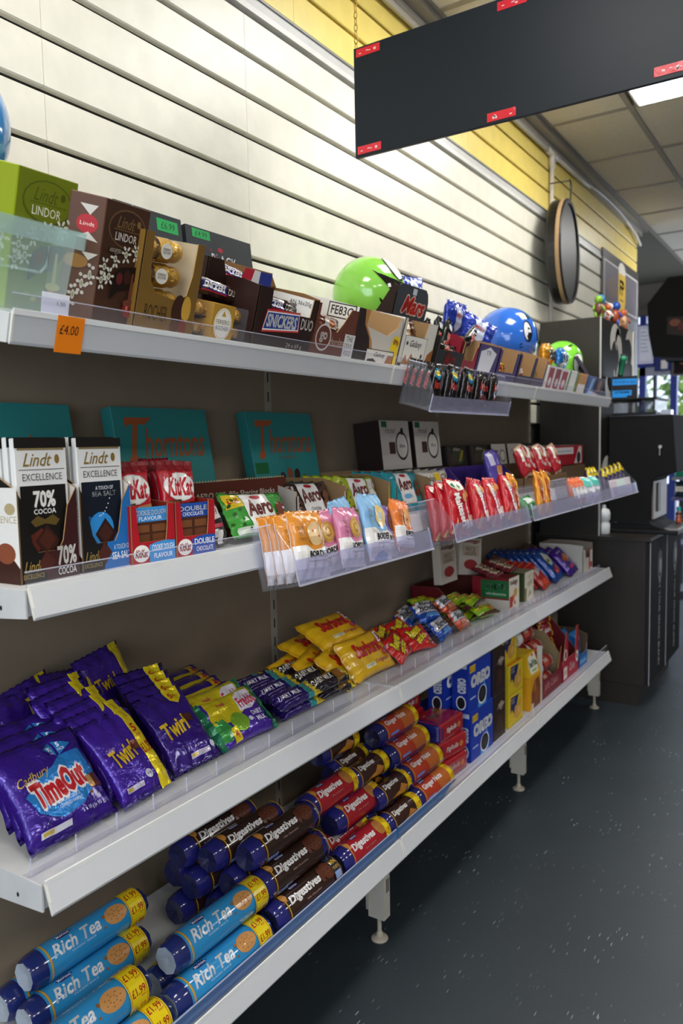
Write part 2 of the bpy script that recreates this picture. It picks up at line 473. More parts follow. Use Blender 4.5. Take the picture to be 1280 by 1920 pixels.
def bin_clear(name, w, d, hb, hf, label, group=None):
    """clear acrylic bin with a low label-holder front"""
    r = thing(name, label, 'bin', group); t = .002; c = H('#ffffff')
    MB().box(-w/2, -d, 0, w/2, 0, t, c).build('bin_floor', 'acrylic', r)
    MB().box(-w/2, -t, t, w/2, 0, hb, c).build('bin_back', 'acrylic', r)
    for s in (-1, 1):
        pl = [(0, t), (d-t, t), (d-t, hf*1.15), (d*.55, hb), (0, hb)]
        x = s*(w/2) - (0 if s < 0 else 0)
        o = MB().slab([(y, z) for y, z in (pl if s > 0 else pl)], (x if s > 0 else x+t, -t, 0), (0,-1,0), (0,0,1), t, c).build('bin_side', 'acrylic', r)
        MB().box(x-.001, -d*.56, hb-.001, x+.001, -t, hb+.0012, c).build('bin_rim', 'acrylic_edge', r)
        MB().box(x-.0012, -d-.0005, 0, x+.0012, -d+.0012, hf*1.1, c).build('bin_rim', 'acrylic_edge', r)
    MB().box(-w/2, -d, t, w/2, -d+t, hf, c).build('bin_front', 'acrylic', r)
    MB().box(-w/2, -d-.0035, .002, w/2, -d-.0015, hf*.98, c).build('label_holder', 'acrylic_label', r)
    MB().box(-w/2, -d-.005, -.001, w/2, -d+.001, .0025, c).build('bin_rim', 'acrylic_edge', r)
    return r
# ================================================================ the room
def floor_mat():
    m, nt, b = nmat('vinyl_floor'); tc = node(nt, 'ShaderNodeTexCoord')
    mp = node(nt, 'ShaderNodeMapping'); mp.inputs['Scale'].default_value = (120, 16, 1); mp.inputs['Rotation'].default_value = (0, 0, .5)
    nt.links.new(tc.outputs['Object'], mp.inputs[0])
    v = node(nt, 'ShaderNodeTexVoronoi', Scale=1.0); v.inputs['Randomness'].default_value = 1; nt.links.new(mp.outputs[0], v.inputs['Vector'])
    lt = node(nt, 'ShaderNodeMath', operation='LESS_THAN'); lt.inputs[1].default_value = .14; nt.links.new(v.outputs['Distance'], lt.inputs[0])
    n2 = node(nt, 'ShaderNodeTexNoise', Scale=7.0, Detail=4.0); nt.links.new(tc.outputs['Object'], n2.inputs['Vector'])
    gt = node(nt, 'ShaderNodeMapRange'); gt.inputs[1].default_value = .48; gt.inputs[2].default_value = .62; nt.links.new(n2.outputs['Fac'], gt.inputs[0])
    mu = node(nt, 'ShaderNodeMath', operation='MULTIPLY'); nt.links.new(lt.outputs[0], mu.inputs[0]); nt.links.new(gt.outputs[0], mu.inputs[1])
    n3 = node(nt, 'ShaderNodeTexNoise', Scale=2.5, Detail=8.0); nt.links.new(tc.outputs['Object'], n3.inputs['Vector'])
    cr_ = node(nt, 'ShaderNodeMix', data_type='RGBA'); cr_.inputs[6].default_value = H('#20272c'); cr_.inputs[7].default_value = H('#2f383d')
    nt.links.new(n3.outputs['Fac'], cr_.inputs[0])
    mx = node(nt, 'ShaderNodeMix', data_type='RGBA'); mx.inputs[7].default_value = H('#8d959b')
    nt.links.new(mu.outputs[0], mx.inputs[0]); nt.links.new(cr_.outputs[2], mx.inputs[6]); nt.links.new(mx.outputs[2], b.inputs['Base Color'])
    b.inputs['Roughness'].default_value = .42
    bp = node(nt, 'ShaderNodeBump', Strength=.06, Distance=.01)
    n4 = node(nt, 'ShaderNodeTexNoise', Scale=160.0); nt.links.new(tc.outputs['Object'], n4.inputs['Vector'])
    nt.links.new(n4.outputs['Fac'], bp.inputs['Height']); nt.links.new(bp.outputs['Normal'], b.inputs['Normal'])
floor_mat()
def tile_mat():
    m, nt, b = nmat('ceiling_tile'); tc = node(nt, 'ShaderNodeTexCoord')
    n = node(nt, 'ShaderNodeTexNoise', Scale=45.0, Detail=6.0, Roughness=.7); nt.links.new(tc.outputs['Object'], n.inputs['Vector'])
    mr = node(nt, 'ShaderNodeMix', data_type='RGBA'); mr.inputs[6].default_value = H('#d0c8ba'); mr.inputs[7].default_value = H('#f0e9dc')
    nt.links.new(n.outputs['Fac'], mr.inputs[0]); nt.links.new(mr.outputs[2], b.inputs['Base Color']); b.inputs['Roughness'].default_value = .9
    bp = node(nt, 'ShaderNodeBump', Strength=.3, Distance=.004); nt.links.new(n.outputs['Fac'], bp.inputs['Height']); nt.links.new(bp.outputs['Normal'], b.inputs['Normal'])
tile_mat()
def wood_mat():
    m, nt, b = nmat('dark_wood'); tc = node(nt, 'ShaderNodeTexCoord')
    mp = node(nt, 'ShaderNodeMapping'); mp.inputs['Scale'].default_value = (30, 30, 2.5); nt.links.new(tc.outputs['Object'], mp.inputs[0])
    n = node(nt, 'ShaderNodeTexNoise', Scale=1.0, Detail=8.0, Distortion=1.5); nt.links.new(mp.outputs[0], n.inputs['Vector'])
    mr = node(nt, 'ShaderNodeMix', data_type='RGBA'); mr.inputs[6].default_value = H('#17130f'); mr.inputs[7].default_value = H('#2c251d')
    nt.links.new(n.outputs['Fac'], mr.inputs[0]); nt.links.new(mr.outputs[2], b.inputs['Base Color']); b.inputs['Roughness'].default_value = .5
wood_mat()
WX = -1.290     # face of the slat wall
CZ = 2.72
def sbox(name, x0, y0, z0, x1, y1, z1, col, mat='matte', parent=None, bevel=0):
    o = MB().box(x0, y0, z0, x1, y1, z1, H(col)).build(name, mat, parent, bevel=bevel)
    if parent is None: struct(o)
    return o
sbox('floor', -3.6, -3.05, -.08, 3.0, 8.25, 0, '#30373d', 'vinyl_floor')
# left wall: backing, then slat boards with open grooves between them
wall = sbox('wall_left', WX-.18, -3.05, 0, WX-.016, 5.87, 2.9, '#2b2924')
sbox('wall_left_return', -3.6, 5.79, 0, WX-.18, 5.87, 2.9, '#c9c2ae')
sbox('wall_right', 3.0, -3.05, 0, 3.1, 8.3, 2.9, '#7d776c')
def slat_mesh(L, hgt, col):
    t = .015
    pr = [(0, 0), (t-.003, 0), (t, .003), (t, hgt-.002), (t-.002, hgt), (0, hgt)]
    mb = MB(); n = len(pr); c = H(col)
    mb.v = [(x, 0, z) for x, z in pr] + [(x, L, z) for x, z in pr]
    for i in range(n):
        j = (i+1) % n; mb.face((i, n+i, n+j, j), c)
    mb.face(list(range(n)), c); mb.face([n+i for i in reversed(range(n))], c)
    return mb.mesh('slat', 'metal_paint')
SEAM = [-3.0, -1.8, -.81, .39, .99, 1.588, 2.79, 3.95, 4.90, 5.87]
cache = {}
def slats(z0, rows, hgt, col, seams):
    for r_ in range(rows):
        for a, b in zip(seams[:-1], seams[1:]):
            k = (round(b-a, 3), hgt, col)
            if k not in cache: cache[k] = slat_mesh(b-a-.0014, hgt, col)
            o = bpy.data.objects.new('slat', cache[k]); COLL.objects.link(o); o.parent = wall
            o.location = (WX-.0155, a+.0007, z0+.1*r_)
slats(1.337, 10, .0885, '#efebdb', SEAM)
slats(1.037, 3, .0885, '#efebdb', SEAM[:4])
# aluminium trim between the cream and the yellow boards
o = MB().box(WX-.015, -3, 2.337, WX+.006, 5.87, 2.352, H('#dcdcd8')).box(WX-.015, -3, 2.352, WX+.002, 5.87, 2.378, H('#c9c9c6')).box(WX-.015, -3, 2.378, WX+.006, 5.87, 2.384, H('#8c8c88')).build('trim_1', 'metal_paint'); struct(o)
slats(2.388, 4, .0895, '#f8df78', [-3.0, -1.8, -.6, .6, 1.8, 2.95, 3.95, 5.87])
# ceiling: tee grid with laid-in tiles
ceil = sbox('ceiling', -3.6, -3.05, CZ+.03, 3.0, 8.25, CZ+.12, '#6a665c')
gx = [-1.225+0, -.86] + [-.86+.6*i for i in range(1, 7)] + [2.95]
gy = [3.75+.6*i for i in range(-12, 8)]
lights = {(1, y) for y in (-4, 0, 4, 8)} | {(5, y) for y in (-4, 0, 4)}
tm = {}
LIGHTCELLS = [(-.83, -.26, -1.62), (-.83, -.26, .19), (-.83, -.26, 2.00), (-.83, -.26, 3.18), (-.83, -.26, 5.58), (1.57, 2.14, -1.02), (1.57, 2.14, .18), (1.57, 2.14, 1.98), (1.57, 2.14, 3.78)]  # right row and the panel beyond the board are unseen, added for even light
def lit(x0, y0):
    return any(abs((x0+.3)-(a+b)/2) < .2 and abs(y0+.3-(y+.285)) < .2 for a, b, y in LIGHTCELLS)
for i in range(len(gx)-1):
    for j in range(len(gy)-1):
        x0, x1, y0, y1 = gx[i], gx[i+1], gy[j], gy[j+1]
        if lit(x0, y0): continue
        k = (round(x1-x0, 3),)
        if k not in tm: tm[k] = MB().box(0, 0, 0, x1-x0-.024, .576, .016, H('#c8c0b0')).mesh('tile', 'ceiling_tile')
        o = bpy.data.objects.new('tile', tm[k]); COLL.objects.link(o); o.parent = ceil; o.location = (x0+.012, y0+.012, CZ+.004)
for i, x in enumerate(gx): sbox('tee_bar', x-.012, -3.0, CZ-.001, x+.012, 8.2, CZ+.03, '#9c9486', 'metal_paint', ceil)
for y in gy: sbox('tee_bar', -1.225, y-.012, CZ-.0005, 2.95, y+.012, CZ+.03, '#9c9486', 'metal_paint', ceil)
sbox('trim_2', WX-.015, -3.0, CZ-.03, -1.225, 5.9, CZ+.03, '#8c867d', 'metal_paint')
sbox('trim_3', WX-.01, -3.0, CZ-.055, -1.262, 5.9, CZ-.03, '#a39c90', 'metal_paint')
for a, b, y in LIGHTCELLS:
    t = thing('ceiling_light', None, 'ceiling light', 'LED panels in the tiled ceiling')
    t.location = (a, y, CZ); w = b-a
    MB().box(0, 0, -.004, w, .57, .02, H('#e8e8e4')).build('frame', 'metal_paint', t)
    MB().box(.012, .012, -.006, w-.012, .558, -.0045, H('#ffffff')).build('diffuser', 'led', t)
    t['label'] = {-1.62: 'square LED ceiling panel over the shelf aisle, nearest the rear window', .19: 'square LED ceiling panel over the aisle, in front of the hanging board', 2.00: 'added LED ceiling panel over the aisle, unseen just beyond the hanging board', 3.18: 'bright LED ceiling panel seen just below the hanging black board', 5.58: 'square LED ceiling panel at the far end of the slat wall', -1.02: 'added unseen LED ceiling panel of the right row, nearest the rear window', .18: 'added unseen LED ceiling panel of the right row, level with the camera', 1.98: 'added unseen LED ceiling panel of the right row, level with the hanging board', 1.38: 'square LED ceiling panel directly above the hanging black board', 3.78: 'added unseen LED ceiling panel, right of the aisle near the entrance'}[y]
# far end: wall with a glazed blue entrance, daylight outside
sbox('wall_far', -3.6, 8.2, 0, -1.80, 8.3, 2.9, '#6d645c')
sbox('wall_far_header', -1.80, 8.2, 2.50, 3.0, 8.3, 2.9, '#7c736c')
sbox('wall_far_block', .25, 8.2, 0, 3.0, 8.3, 2.48, '#6d645c')  # unseen wall added to narrow the opening and cut daylight on the packs
sbox('trim_4', -3.6, 8.05, 2.44, 3.0, 8.2, 2.50, '#5b534d')
d = thing('door_1'); d['kind'] = 'structure'
for x in (-1.76, -1.47): sbox('door_post', x, 8.16, 0, x+.06, 8.24, 2.48, '#2b3a8f', 'plastic', d)
sbox('door_rail', -1.76, 8.16, 1.86, -1.41, 8.24, 1.94, '#9b9aa8', 'plastic', d)
sbox('door_transom', -1.80, 8.17, 1.94, -1.22, 8.23, 2.36, '#8f8d99', 'plastic', d)
sbox('door_rail', -1.70, 8.17, .05, -1.47, 8.23, .8, '#39406f', 'plastic', d)
sbox('door_mullion', -1.63, 8.17, .8, -1.60, 8.23, 1.86, '#3a3a44', 'plastic', d)
sbox('pane', -1.70, 8.195, .8, -1.63, 8.205, 1.86, '#ffffff', 'glass', d)
sbox('pane', -1.60, 8.195, .8, -1.47, 8.205, 1.86, '#ffffff', 'glass', d)
# rear shop front behind the camera
sbox('wall_rear', -1.4, -3.15, 0, 3.0, -3.05, .45, '#cfc9ba'); sbox('wall_rear_header', -1.4, -3.15, 2.6, 3.0, -3.05, 2.9, '#cfc9ba')
d = thing('window_1'); d['kind'] = 'structure'
for x in (-1.4, -.35, .75, 1.85, 2.94): sbox('window_frame', x, -3.13, .45, x+.06, -3.07, 2.6, '#e8e8e8', 'plastic', d)
# outside
sbox('ground', -12, 8.3, -.1, 12, 22, -.02, '#b8b4ac')
t = thing('street_tree', 'pale green leafy tree outside the bright entrance', 'tree'); t.location = (-2.2, 14, -.02)
mb = MB(); mb.tube([(0,0,0),(.05,0,1.2),(.0,.1,2.2)], .1, H('#5c4c3a'), 8, radii=[.14,.11,.07]); mb.build('trunk', 'matte', t, smooth=True)
mb = MB(); rl = random.Random(3)
for i in range(420):
    a, r_, z = rl.uniform(0, 6.28), rl.uniform(.1, 1.0), rl.uniform(-.9, 1.1)
    k = math.sqrt(max(0, 1-(z/1.2)**2)); p = Vector((math.cos(a)*r_*k*1.1, math.sin(a)*r_*k*1.1, 2.1+z))
    u = Vector((rl.uniform(-1,1), rl.uniform(-1,1), rl.uniform(-1,1))).normalized()*.13; v = u.cross(Vector((rl.uniform(-1,1), .3, rl.uniform(-1,1)))).normalized()*.06
    mb.poly([p-u, p+v, p+u, p-v], H(rl.choice(['#7f9a4a', '#9fb563', '#6b8540'])))
o = mb.build('foliage', 'matte', t); o['kind'] = 'stuff'

# ================================================================ shelving
unit = thing('shelving_frame', 'grey metal shelving uprights, legs and taupe back panels along the slat wall', 'shelving')
YJ = [.6223, 1.6223, 2.6223, 3.6223]
BK = -1.276
WHITE, TAUPE = '#d9d9d8', '#8f7f6b'
for b in range(3):
    for z0, z1 in ((.10, .262), (.262, .652), (.652, 1.06), (1.06, 1.54)):
        MB().box(BK-.008, YJ[b]+.013, z0+.001, BK, YJ[b+1]-.013, z1-.001, H(TAUPE)).build('back_panel', 'metal_paint', unit)
for y in YJ:
    MB().box(BK-.010, y-.0125, 0, BK+.001, y+.0125, 1.545, H('#a89f90')).build('upright', 'metal_paint', unit)
    mb = MB()
    for k in range(29): mb.box(BK+.0009, y-.002, .12+k*.05, BK+.0016, y+.002, .145+k*.05, H('#15130f'))
    mb.build('upright_slots', 'matte', unit)['kind'] = 'stuff'
    # base leg: folded steel post, slotted side, screw foot
    lg = MB().box(-.986, y-.017, .062, -.940, y+.013, S4-.055, H('#bdb8ac')).box(-.990, y-.022, .082, -.984, y+.013, S4-.055, H('#aaa598')).build('leg', 'metal_paint', unit)
    mb = MB()
    for k in range(2): mb.box(-.9405, y-.004, .13+k*.06, -.9395, y+.000, .165+k*.06, H('#2a2620')).box(-.9405, y+.004, .13+k*.06, -.9395, y+.008, .165+k*.06, H('#2a2620'))
    mb.build('leg_slots', 'matte', lg)['kind'] = 'stuff'
    M = Matrix.Translation((-.963, y-.002, 0))
    MB().lathe([(.021,0),(.022,.003),(.020,.006),(.009,.010),(.008,.018),(.0055,.022),(.0055,.064)], H('#b6ac9a'), 18, M).build('levelling_foot', 'metal_paint', lg, smooth=False)
    MB().box(BK-.01, y-.014, S4-.09, -.95, y+.010, S4-.05, H('#8d877b')).build('base_bracket', 'metal_paint', unit)
def shelf(b, lvl, label):
    L = .997; t = thing('shelf', label, 'shelf', 'white metal shelves with ticket strips'); dpt = .362
    z, lean = {1: (S1, .0), 2: (S2, .011), 3: (S3, .014), 4: (S4, .014)}[lvl]
    W = H(WHITE)
    # folded tray: deck, front upstand, end brackets
    MB().box(-L/2, .004, -.022, L/2, dpt, 0, W).box(-L/2, .003, -.034, L/2, .008, 0, W).build('deck', 'metal_paint', t, bevel=.001)
    for s in (-1, 1):
        x = s*(L/2-.001)
        pl = [(.001, -.036), (.12, -.046), (dpt, -.060), (dpt, .002), (.001, .002)]
        mb = MB().slab([(dpt-y, zz) for y, zz in pl], (x-.0015, dpt, 0), (0,-1,0), (0,0,1), .003, W)
        br = mb.build('end_bracket', 'metal_paint', t)
        if s < 0: MB().slab([(math.cos(a)*.0025, math.sin(a)*.0035) for a in [k*.785 for k in range(8)]], (x-.0021, .055, -.026), (0,-1,0), (0,0,1), .001, H('#222')).build('screw_hole', 'matte', br)
    # ticket strip, leaning out towards its foot
    mb = MB(); top, bot = .006, -.037
    pr = [(0, top), (-lean, bot), (-lean-.0025, bot), (-lean-.004, bot+.004), (-lean*.1-.0035, top-.004), (-.004, top), (-.002, top+.002)]
    n = len(pr); x0, x1 = -L/2+.002, L/2-.001
    mb.v = [(x0, y, zz) for y, zz in pr] + [(x1, y, zz) for y, zz in pr]
    for i in range(n):
        j = (i+1) % n; mb.face((i, j, n+j, n+i), H('#cfd0d2') if i != 5 else H('#f2f2f0'))
    mb.face(list(range(n)), W); mb.face([n+i for i in reversed(range(n))], W)
    st = mb.build('ticket_strip', 'plastic', t)
    MB().box(-L/2+.002, -.0048, top-.0045, L/2-.001, -.0015, top+.003, H('#f6f6f3')).build('strip_bead', 'plastic', st)
    for s in (-1, 1): MB().slab([(0,0),(.004,0),(.004+lean,-.040),(lean,-.040)][::-1], (s*(L/2-.0015), 0, top), (0,-1,0), (0,0,1), .003, H('#ece9df')).build('strip_end', 'plastic', st)
    # clear riser
    if lvl == 3:
        pts = [(0, 0), (L-.004, 0)]; ed = []
        n = 13 if b < 2 else 22; p = (L-.004)/n
        for k in reversed(range(n)):
            hh = .030 if b < 2 else .022
            pts += [((k+.98)*p, .004), ((k+.78)*p, hh*.75), ((k+.70)*p, hh), ((k+.08)*p, hh), ((k+.06)*p, .004)]
            ed.append((k+.07)*p)
        pts.append((0, .004))
        MB().box(-L/2+.002, .010, .0003, L/2-.002, .05, .0012, W).build('riser_base', 'riser_film', t)
        mb = MB().slab(pts, (-L/2+.002, .034, .001), (1,0,0), (0,0,1), .0012, W); mb.build('clear_riser', 'acrylic', t)
        mb = MB()
        for e in ed: mb.box(-L/2+.002+e-.0006, .0325, .004, -L/2+.002+e+.0006, .0345, (.030 if b < 2 else .022), W)
        mb.build('riser_edges', 'acrylic_edge', t)['kind'] = 'stuff'
    else:
        hh = {1: .028, 2: .026, 4: .034}[lvl]
        MB().box(-L/2+.004, .004, .004, L/2-.003, .0055, hh, W).build('clear_riser', 'acrylic', t)
        MB().box(-L/2+.004, .0035, hh-.0008, L/2-.003, .006, hh+.0005, W).build('riser_edge', 'acrylic_edge', t)
    y = YJ[b]+.5
    if lvl == 1: putT(t, 0, y)
    else: put(t, FX, y, z)
    return t
pos = ['nearest', 'middle', 'farthest']; lv = {1: 'top', 2: 'second', 3: 'third', 4: 'bottom'}
for l in (1, 2, 3, 4):
    for b in range(3):
        shelf(b, l, f'white metal shelf, {lv[l]} level, {pos[b]} bay from the camera' + (', sloping towards the aisle' if l == 1 else ''))
# ================================================================ hanging board, drum, conduit, poster
sg = thing('hanging_board', 'large black rectangular board hanging on a brass chain from the ceiling', 'board')
MB().box(-1.07, 1.745, 1.975, .75, 1.755, 2.24, H('#182028')).build('panel', 'board_gloss', sg, bevel=.001)
for x, z, r_ in ((-1.062, 2.216, 2), (-1.062, 1.982, 0), (-.715, 1.9805, 1), (-.69, 2.214, 0), (-.355, 1.985, 1), (-.02, 1.985, 0), (-.34, 2.214, -1)):
    tp = MB().box(x, 1.7438, z, x+.068, 1.7448, z+.019, H('#d81f33')).build('red_tape', 'wrap', sg)
    mb = MB(); rr = random.Random(int((x+9)*99))
    for k in range(5): a = rr.uniform(.03, .8)*.068; mb.box(x+a, 1.7434, z+.004+rr.random()*.008, x+a+.006, 1.7437, z+.006+rr.random()*.008, H('#f2c8c8'))
    mb.build('tape_print', 'wrap', tp)['kind'] = 'stuff'
def chain(x, y, z0, z1):
    mb = MB(); z = z0; k = 0
    while z < z1:
        pts = []
        for i in range(13):
            a = 2*math.pi*i/12; u, v = .0045*math.cos(a), .0095*math.sin(a)
            pts.append((x+(u if k % 2 else 0), y+(0 if k % 2 else u), z+v))
        mb.tube(pts, .0013, H('#caa24a'), 5, caps=False); z += .0150; k += 1
    return mb.build('chain', 'gold', sg, smooth=True)
chain(-1.065, 1.75, 2.246, CZ); chain(.70, 1.75, 2.246, CZ)

dr = thing('frame_drum', 'round black frame drum with tan rim hanging on the slat wall', 'drum')
dr.matrix_world = Matrix.Translation((WX+.045, 3.90, 2.170)) @ RZ(6) @ RY(90) @ Matrix.Diagonal((1, 1, .72, 1))
K, TAN = H('#1b1a19'), H('#a98a66')
MB().lathe([(.235,.004),(.243,.004),(.246,.02),(.246,.085),(.240,.088)], K, 48).build('shell', 'plastic', dr, smooth=False)
MB().lathe([(.2465,.066),(.2485,.070),(.2485,.088),(.2465,.092)], TAN, 48).build('rim_tape', 'matte', dr)
MB().lathe([(.2465,.0921),(.2475,.098),(.242,.106),(.225,.106),(.221,.098),(.222,.070)], K, 48).build('hoop', 'dark_gloss', dr)
m, nt, b = nmat('drum_skin'); tc = node(nt, 'ShaderNodeTexCoord'); n = node(nt, 'ShaderNodeTexNoise', Scale=9.0, Detail=5.0, Distortion=1.0)
nt.links.new(tc.outputs['Object'], n.inputs[0]); mr = node(nt, 'ShaderNodeMix', data_type='RGBA'); mr.inputs[6].default_value = H('#6a5a56'); mr.inputs[7].default_value = H('#b8a8a4')
nt.links.new(n.outputs['Fac'], mr.inputs[0]); nt.links.new(mr.outputs[2], b.inputs['Base Color']); b.inputs['Roughness'].default_value = .5
MB().lathe([(.2215,.086),(.0001,.0861)], H('#777'), 48).build('skin', 'drum_skin', dr, smooth=False)
mb = MB(); mb.tube([(-.240,.0,.10),(-.30,.012,.105),(-.335,.012,.100),(-.345,0,.095),(-.335,-.012,.10),(-.30,-.012,.105),(-.245,.0,.10)], .0035, H('#222'), 6); mb.tube([(-.338,0,.10),(-.338,-.004,-.035)], .003, H('#333'), 6); mb.build('hanger', 'plastic', dr, smooth=True)

cd = thing('cable_conduit', 'white plastic cable conduit running along the top of the slat wall', 'conduit')
Wc = H('#d6d0c4')
pts = [(WX+.018, -2.5, 2.645), (WX+.018, 3.95, 2.660)]
MB().tube(pts, .012, Wc, 10).build('long_pipe', 'plastic', cd, smooth=True)
MB().tube([(WX+.018, 3.95, 2.660), (WX+.018, 4.5, 2.668), (WX+.02, 4.75, 2.685), (WX+.022, 5.0, 2.695), (WX+.022, 5.25, 2.69), (WX+.022, 5.5, 2.672), (WX+.022, 5.7, 2.645), (WX+.022, 5.86, 2.60)], .011, Wc, 10).build('bent_pipe', 'plastic', cd, smooth=True)
MB().tube([(WX+.018, 3.93, 2.655), (WX+.016, 3.925, 1.84)], .011, Wc, 10).build('drop_pipe', 'plastic', cd, smooth=True)
MB().tube([(WX+.018, 3.86, 2.660), (WX+.018, 4.02, 2.661)], .016, Wc, 10).tube([(WX+.018, 3.93, 2.665), (WX+.018, 3.93, 2.59)], .016, Wc, 10).build('tee_joint', 'plastic', cd, smooth=True)

ps = thing('wall_poster', 'grey landscape poster with a yellow shield logo on the slat wall', 'poster')
ps.matrix_world = Matrix.Translation((WX+.008, 4.915, 1.62)) @ RZ(90)
pw, phh = .945, .785
MB().box(0, -.004, 0, pw, .002, phh, H('#6a676d')).build('sheet', 'card', ps)
art = [('R', 0, 0, 1, .56, '#8f8e94'), ('R', 0, .93, 1, 1, '#403b39'), ('R', .03, .60, .97, .92, '#6b6670'), ('P', [(.05,.76),(.3,.84),(.4,.7),(.2,.65)], '#7a6a68'),
       ('R', .03, .915, .97, .927, '#e6e4e2'), ('R', .03, .595, .97, .607, '#e6e4e2'), ('R', .03, .60, .045, .92, '#e6e4e2'), ('R', .955, .60, .97, .92, '#e6e4e2'),
       ('E', .5, .915, .10, .07, '#e9e7dc'), ('P', [(.40,.89),(.60,.89),(.60,.66),(.56,.60),(.5,.575),(.44,.60),(.40,.66)], '#e6c043'),
       ('T', 'FP', .44, .72, .56, .84, '#4a4f66', {'b': .04}), ('R', .45, .67, .55, .685, '#8a7a40')]
printed(ps, art, pw, phh, flat_warp((0, -.0045, 0), (1,0,0), (0,0,1)))

# ================================================================ coffee station
cb = thing('coffee_cabinet', 'dark wood base cabinet with vertical white lettering at the end of the shelving', 'cabinet')
MB().box(-1.285, 3.735, .10, -.765, 4.52, .78, H('#1d1813')).build('body', 'dark_wood', cb, bevel=.0015)
MB().box(-1.285, 3.74, 0, -.795, 4.50, .10, H('#16120e')).build('kick_plate', 'dark_wood', cb)
MB().box(-1.285, 3.730, .78, -.745, 4.53, .797, H('#1a1613')).build('worktop', 'dark_wood', cb)
for k, (y0, y1) in enumerate(((3.737, 4.125), (4.130, 4.518))):
    dd = MB().box(-.765, y0, .105, -.747, y1, .775, H('#1d1c20')).build('door', 'matte', cb, bevel=.001)
    MB().box(-.7475, y0, .105, -.7455, y0+.006, .775, H('#b9b9bb')).build('edge_strip', 'metal_paint', dd)
    art = [('E', .58, .80, .12, .115, '#8d8c92'), ('E', .58, .80, .095, .10, '#1d1c20'), ('E', .60, .80, .05, .06, '#b7b6bb'), ('T', 'C', .50, .86, .66, .90, '#d6d5da', {'r': -90, 'b': .05}),
           ('T', 'LET YOUR SENSES BLEND', .01, .37, 1.13, .42, '#b4b3b8', {'r': -90, 'b': .01})]
    printed(dd, art, .39, .67, flat_warp((-.7468, y0, .105), (0,1,0), (0,0,1)))
bk = thing('coffee_backdrop', 'tall dark wood cabinet with pale swirl pattern behind the coffee machine', 'cabinet')
MB().box(-1.27, 3.75, .797, -.985, 4.42, 1.82, H('#1d1813')).build('carcass', 'dark_wood', bk)
MB().box(-.985, 3.748, .797, -.979, 3.756, 1.82, H('#c4c2bd')).build('edge_strip', 'metal_paint', bk)
MB().box(-.985, 4.40, .797, -.979, 4.43, 1.82, H('#dedbd4')).build('edge_strip', 'metal_paint', bk)
def swirl(cx, cy, r0, turns, w0, flip=1, ph=0):
    n = 34; L_, R_ = [], []
    for i in range(n+1):
        t = i/n; a = ph+flip*t*turns*6.28; r_ = r0*(1-.72*t); w = w0*math.sin(math.pi*min(1, t*1.15+.02))**.7
        L_.append((cx+(r_+w)*math.cos(a), cy+.63*(r_+w)*math.sin(a))); R_.append((cx+(r_-w)*math.cos(a), cy+.63*(r_-w)*math.sin(a)))
    return [('P', [L_[i], L_[i+1], R_[i+1], R_[i]], '#b9b6ae') for i in range(n)]
art = [('R', 0, 0, 1, 1, '#171614')]
for cx, cy, r0, tn, w0, fl, ph in ((.40, .87, .25, .8, .07, 1, 5.2), (.92, .88, .20, .7, .06, -1, 2.5), (.26, .72, .19, .8, .05, -1, .6), (.72, .68, .30, .75, .07, 1, 1.2), (.2, .25, .2, .8, .05, 1, 0), (.7, .2, .25, .75, .05, -1, 2), (.55, .93, .12, .7, .03, -1, 4)):
    art += swirl(cx, cy, r0*.9, tn, w0, fl, ph)
shp, _ = art_polys(art, .64, 1.02)
shp = [(p, c, 0 if l == 0 else 1, 0) for p, c, l, _ in shp]
art_mb(shp, flat_warp((-.985, 3.757, .797), (0,1,0), (0,0,1))).build('swirl_print', 'card', bk)

cm = thing('coffee_machine', 'large black bean-to-cup coffee machine on the dark cabinet', 'coffee machine')
cm.location = (-.93, 3.90, .797)
Kk = H('#1c1c1d')
pr = [(-.05, .02), (.235, .02), (.155, .045), (.145, .06), (.155, .255), (.175, .275), (.262, .295), (.24, .565), (-.05, .565)]
def extr(pr, y0, y1, col):
    mb = MB(); n = len(pr)
    mb.v = [(x, y0, z) for x, z in pr] + [(x, y1, z) for x, z in pr]
    for i in range(n):
        j = (i+1) % n; mb.face((j, i, n+i, n+j), col)
    mb.face(list(range(n)), col); mb.face([n+i for i in reversed(range(n))], col); return mb
extr(pr, 0, .36, Kk).build('housing', 'black_plastic', cm, bevel=.004)
MB().box(-.05, 0, 0, .272, .36, .022, H('#121212')).build('base', 'dark_gloss', cm, bevel=.004)
MB().box(-.045, -.003, .05, .13, .0, .054, H('#5a5a5c')).build('side_trim', 'chrome', cm)
MB().box(-.045, -.003, .562, .165, 0, .567, H('#77777a')).build('side_trim', 'chrome', cm)
MB().box(.150, .02, .07, .158, .34, .25, H('#6f635a')).build('dispense_panel', 'metal_paint', cm)
MB().box(.158, .10, .10, .163, .16, .24, H('#181818')).build('spout_slot', 'dark_gloss', cm)
mb = MB().box(.15, .01, .022, .272, .35, .028, H('#9a9490'))
for k in range(7): mb.box(.16, .03+k*.045, .028, .265, .05+k*.045, .0295, H('#1a1a1a'))
mb.build('drip_tray', 'metal_paint', cm)
lk = MB().lathe([(.010,0),(.011,.004),(.008,.008)], H('#dcdcdc'), 14, Matrix.Translation((.188, 0, .415)) @ RX(90)).build('key_lock', 'chrome', cm)
MB().box(.186, -.012, .375, .190, -.009, .415, H('#d0d0d0')).build('key', 'chrome', lk)
hp = MB().box(-.04, .03, .566, .16, .33, .580, H('#151515')).build('hopper_base', 'dark_gloss', cm)
MB().box(-.035, .035, .580, .155, .325, .640, H('#444')).build('bean_hopper', 'tinted_plastic', cm)
MB().box(-.045, .025, .640, .165, .335, .650, H('#141414')).build('hopper_lid', 'dark_gloss', cm, bevel=.003)
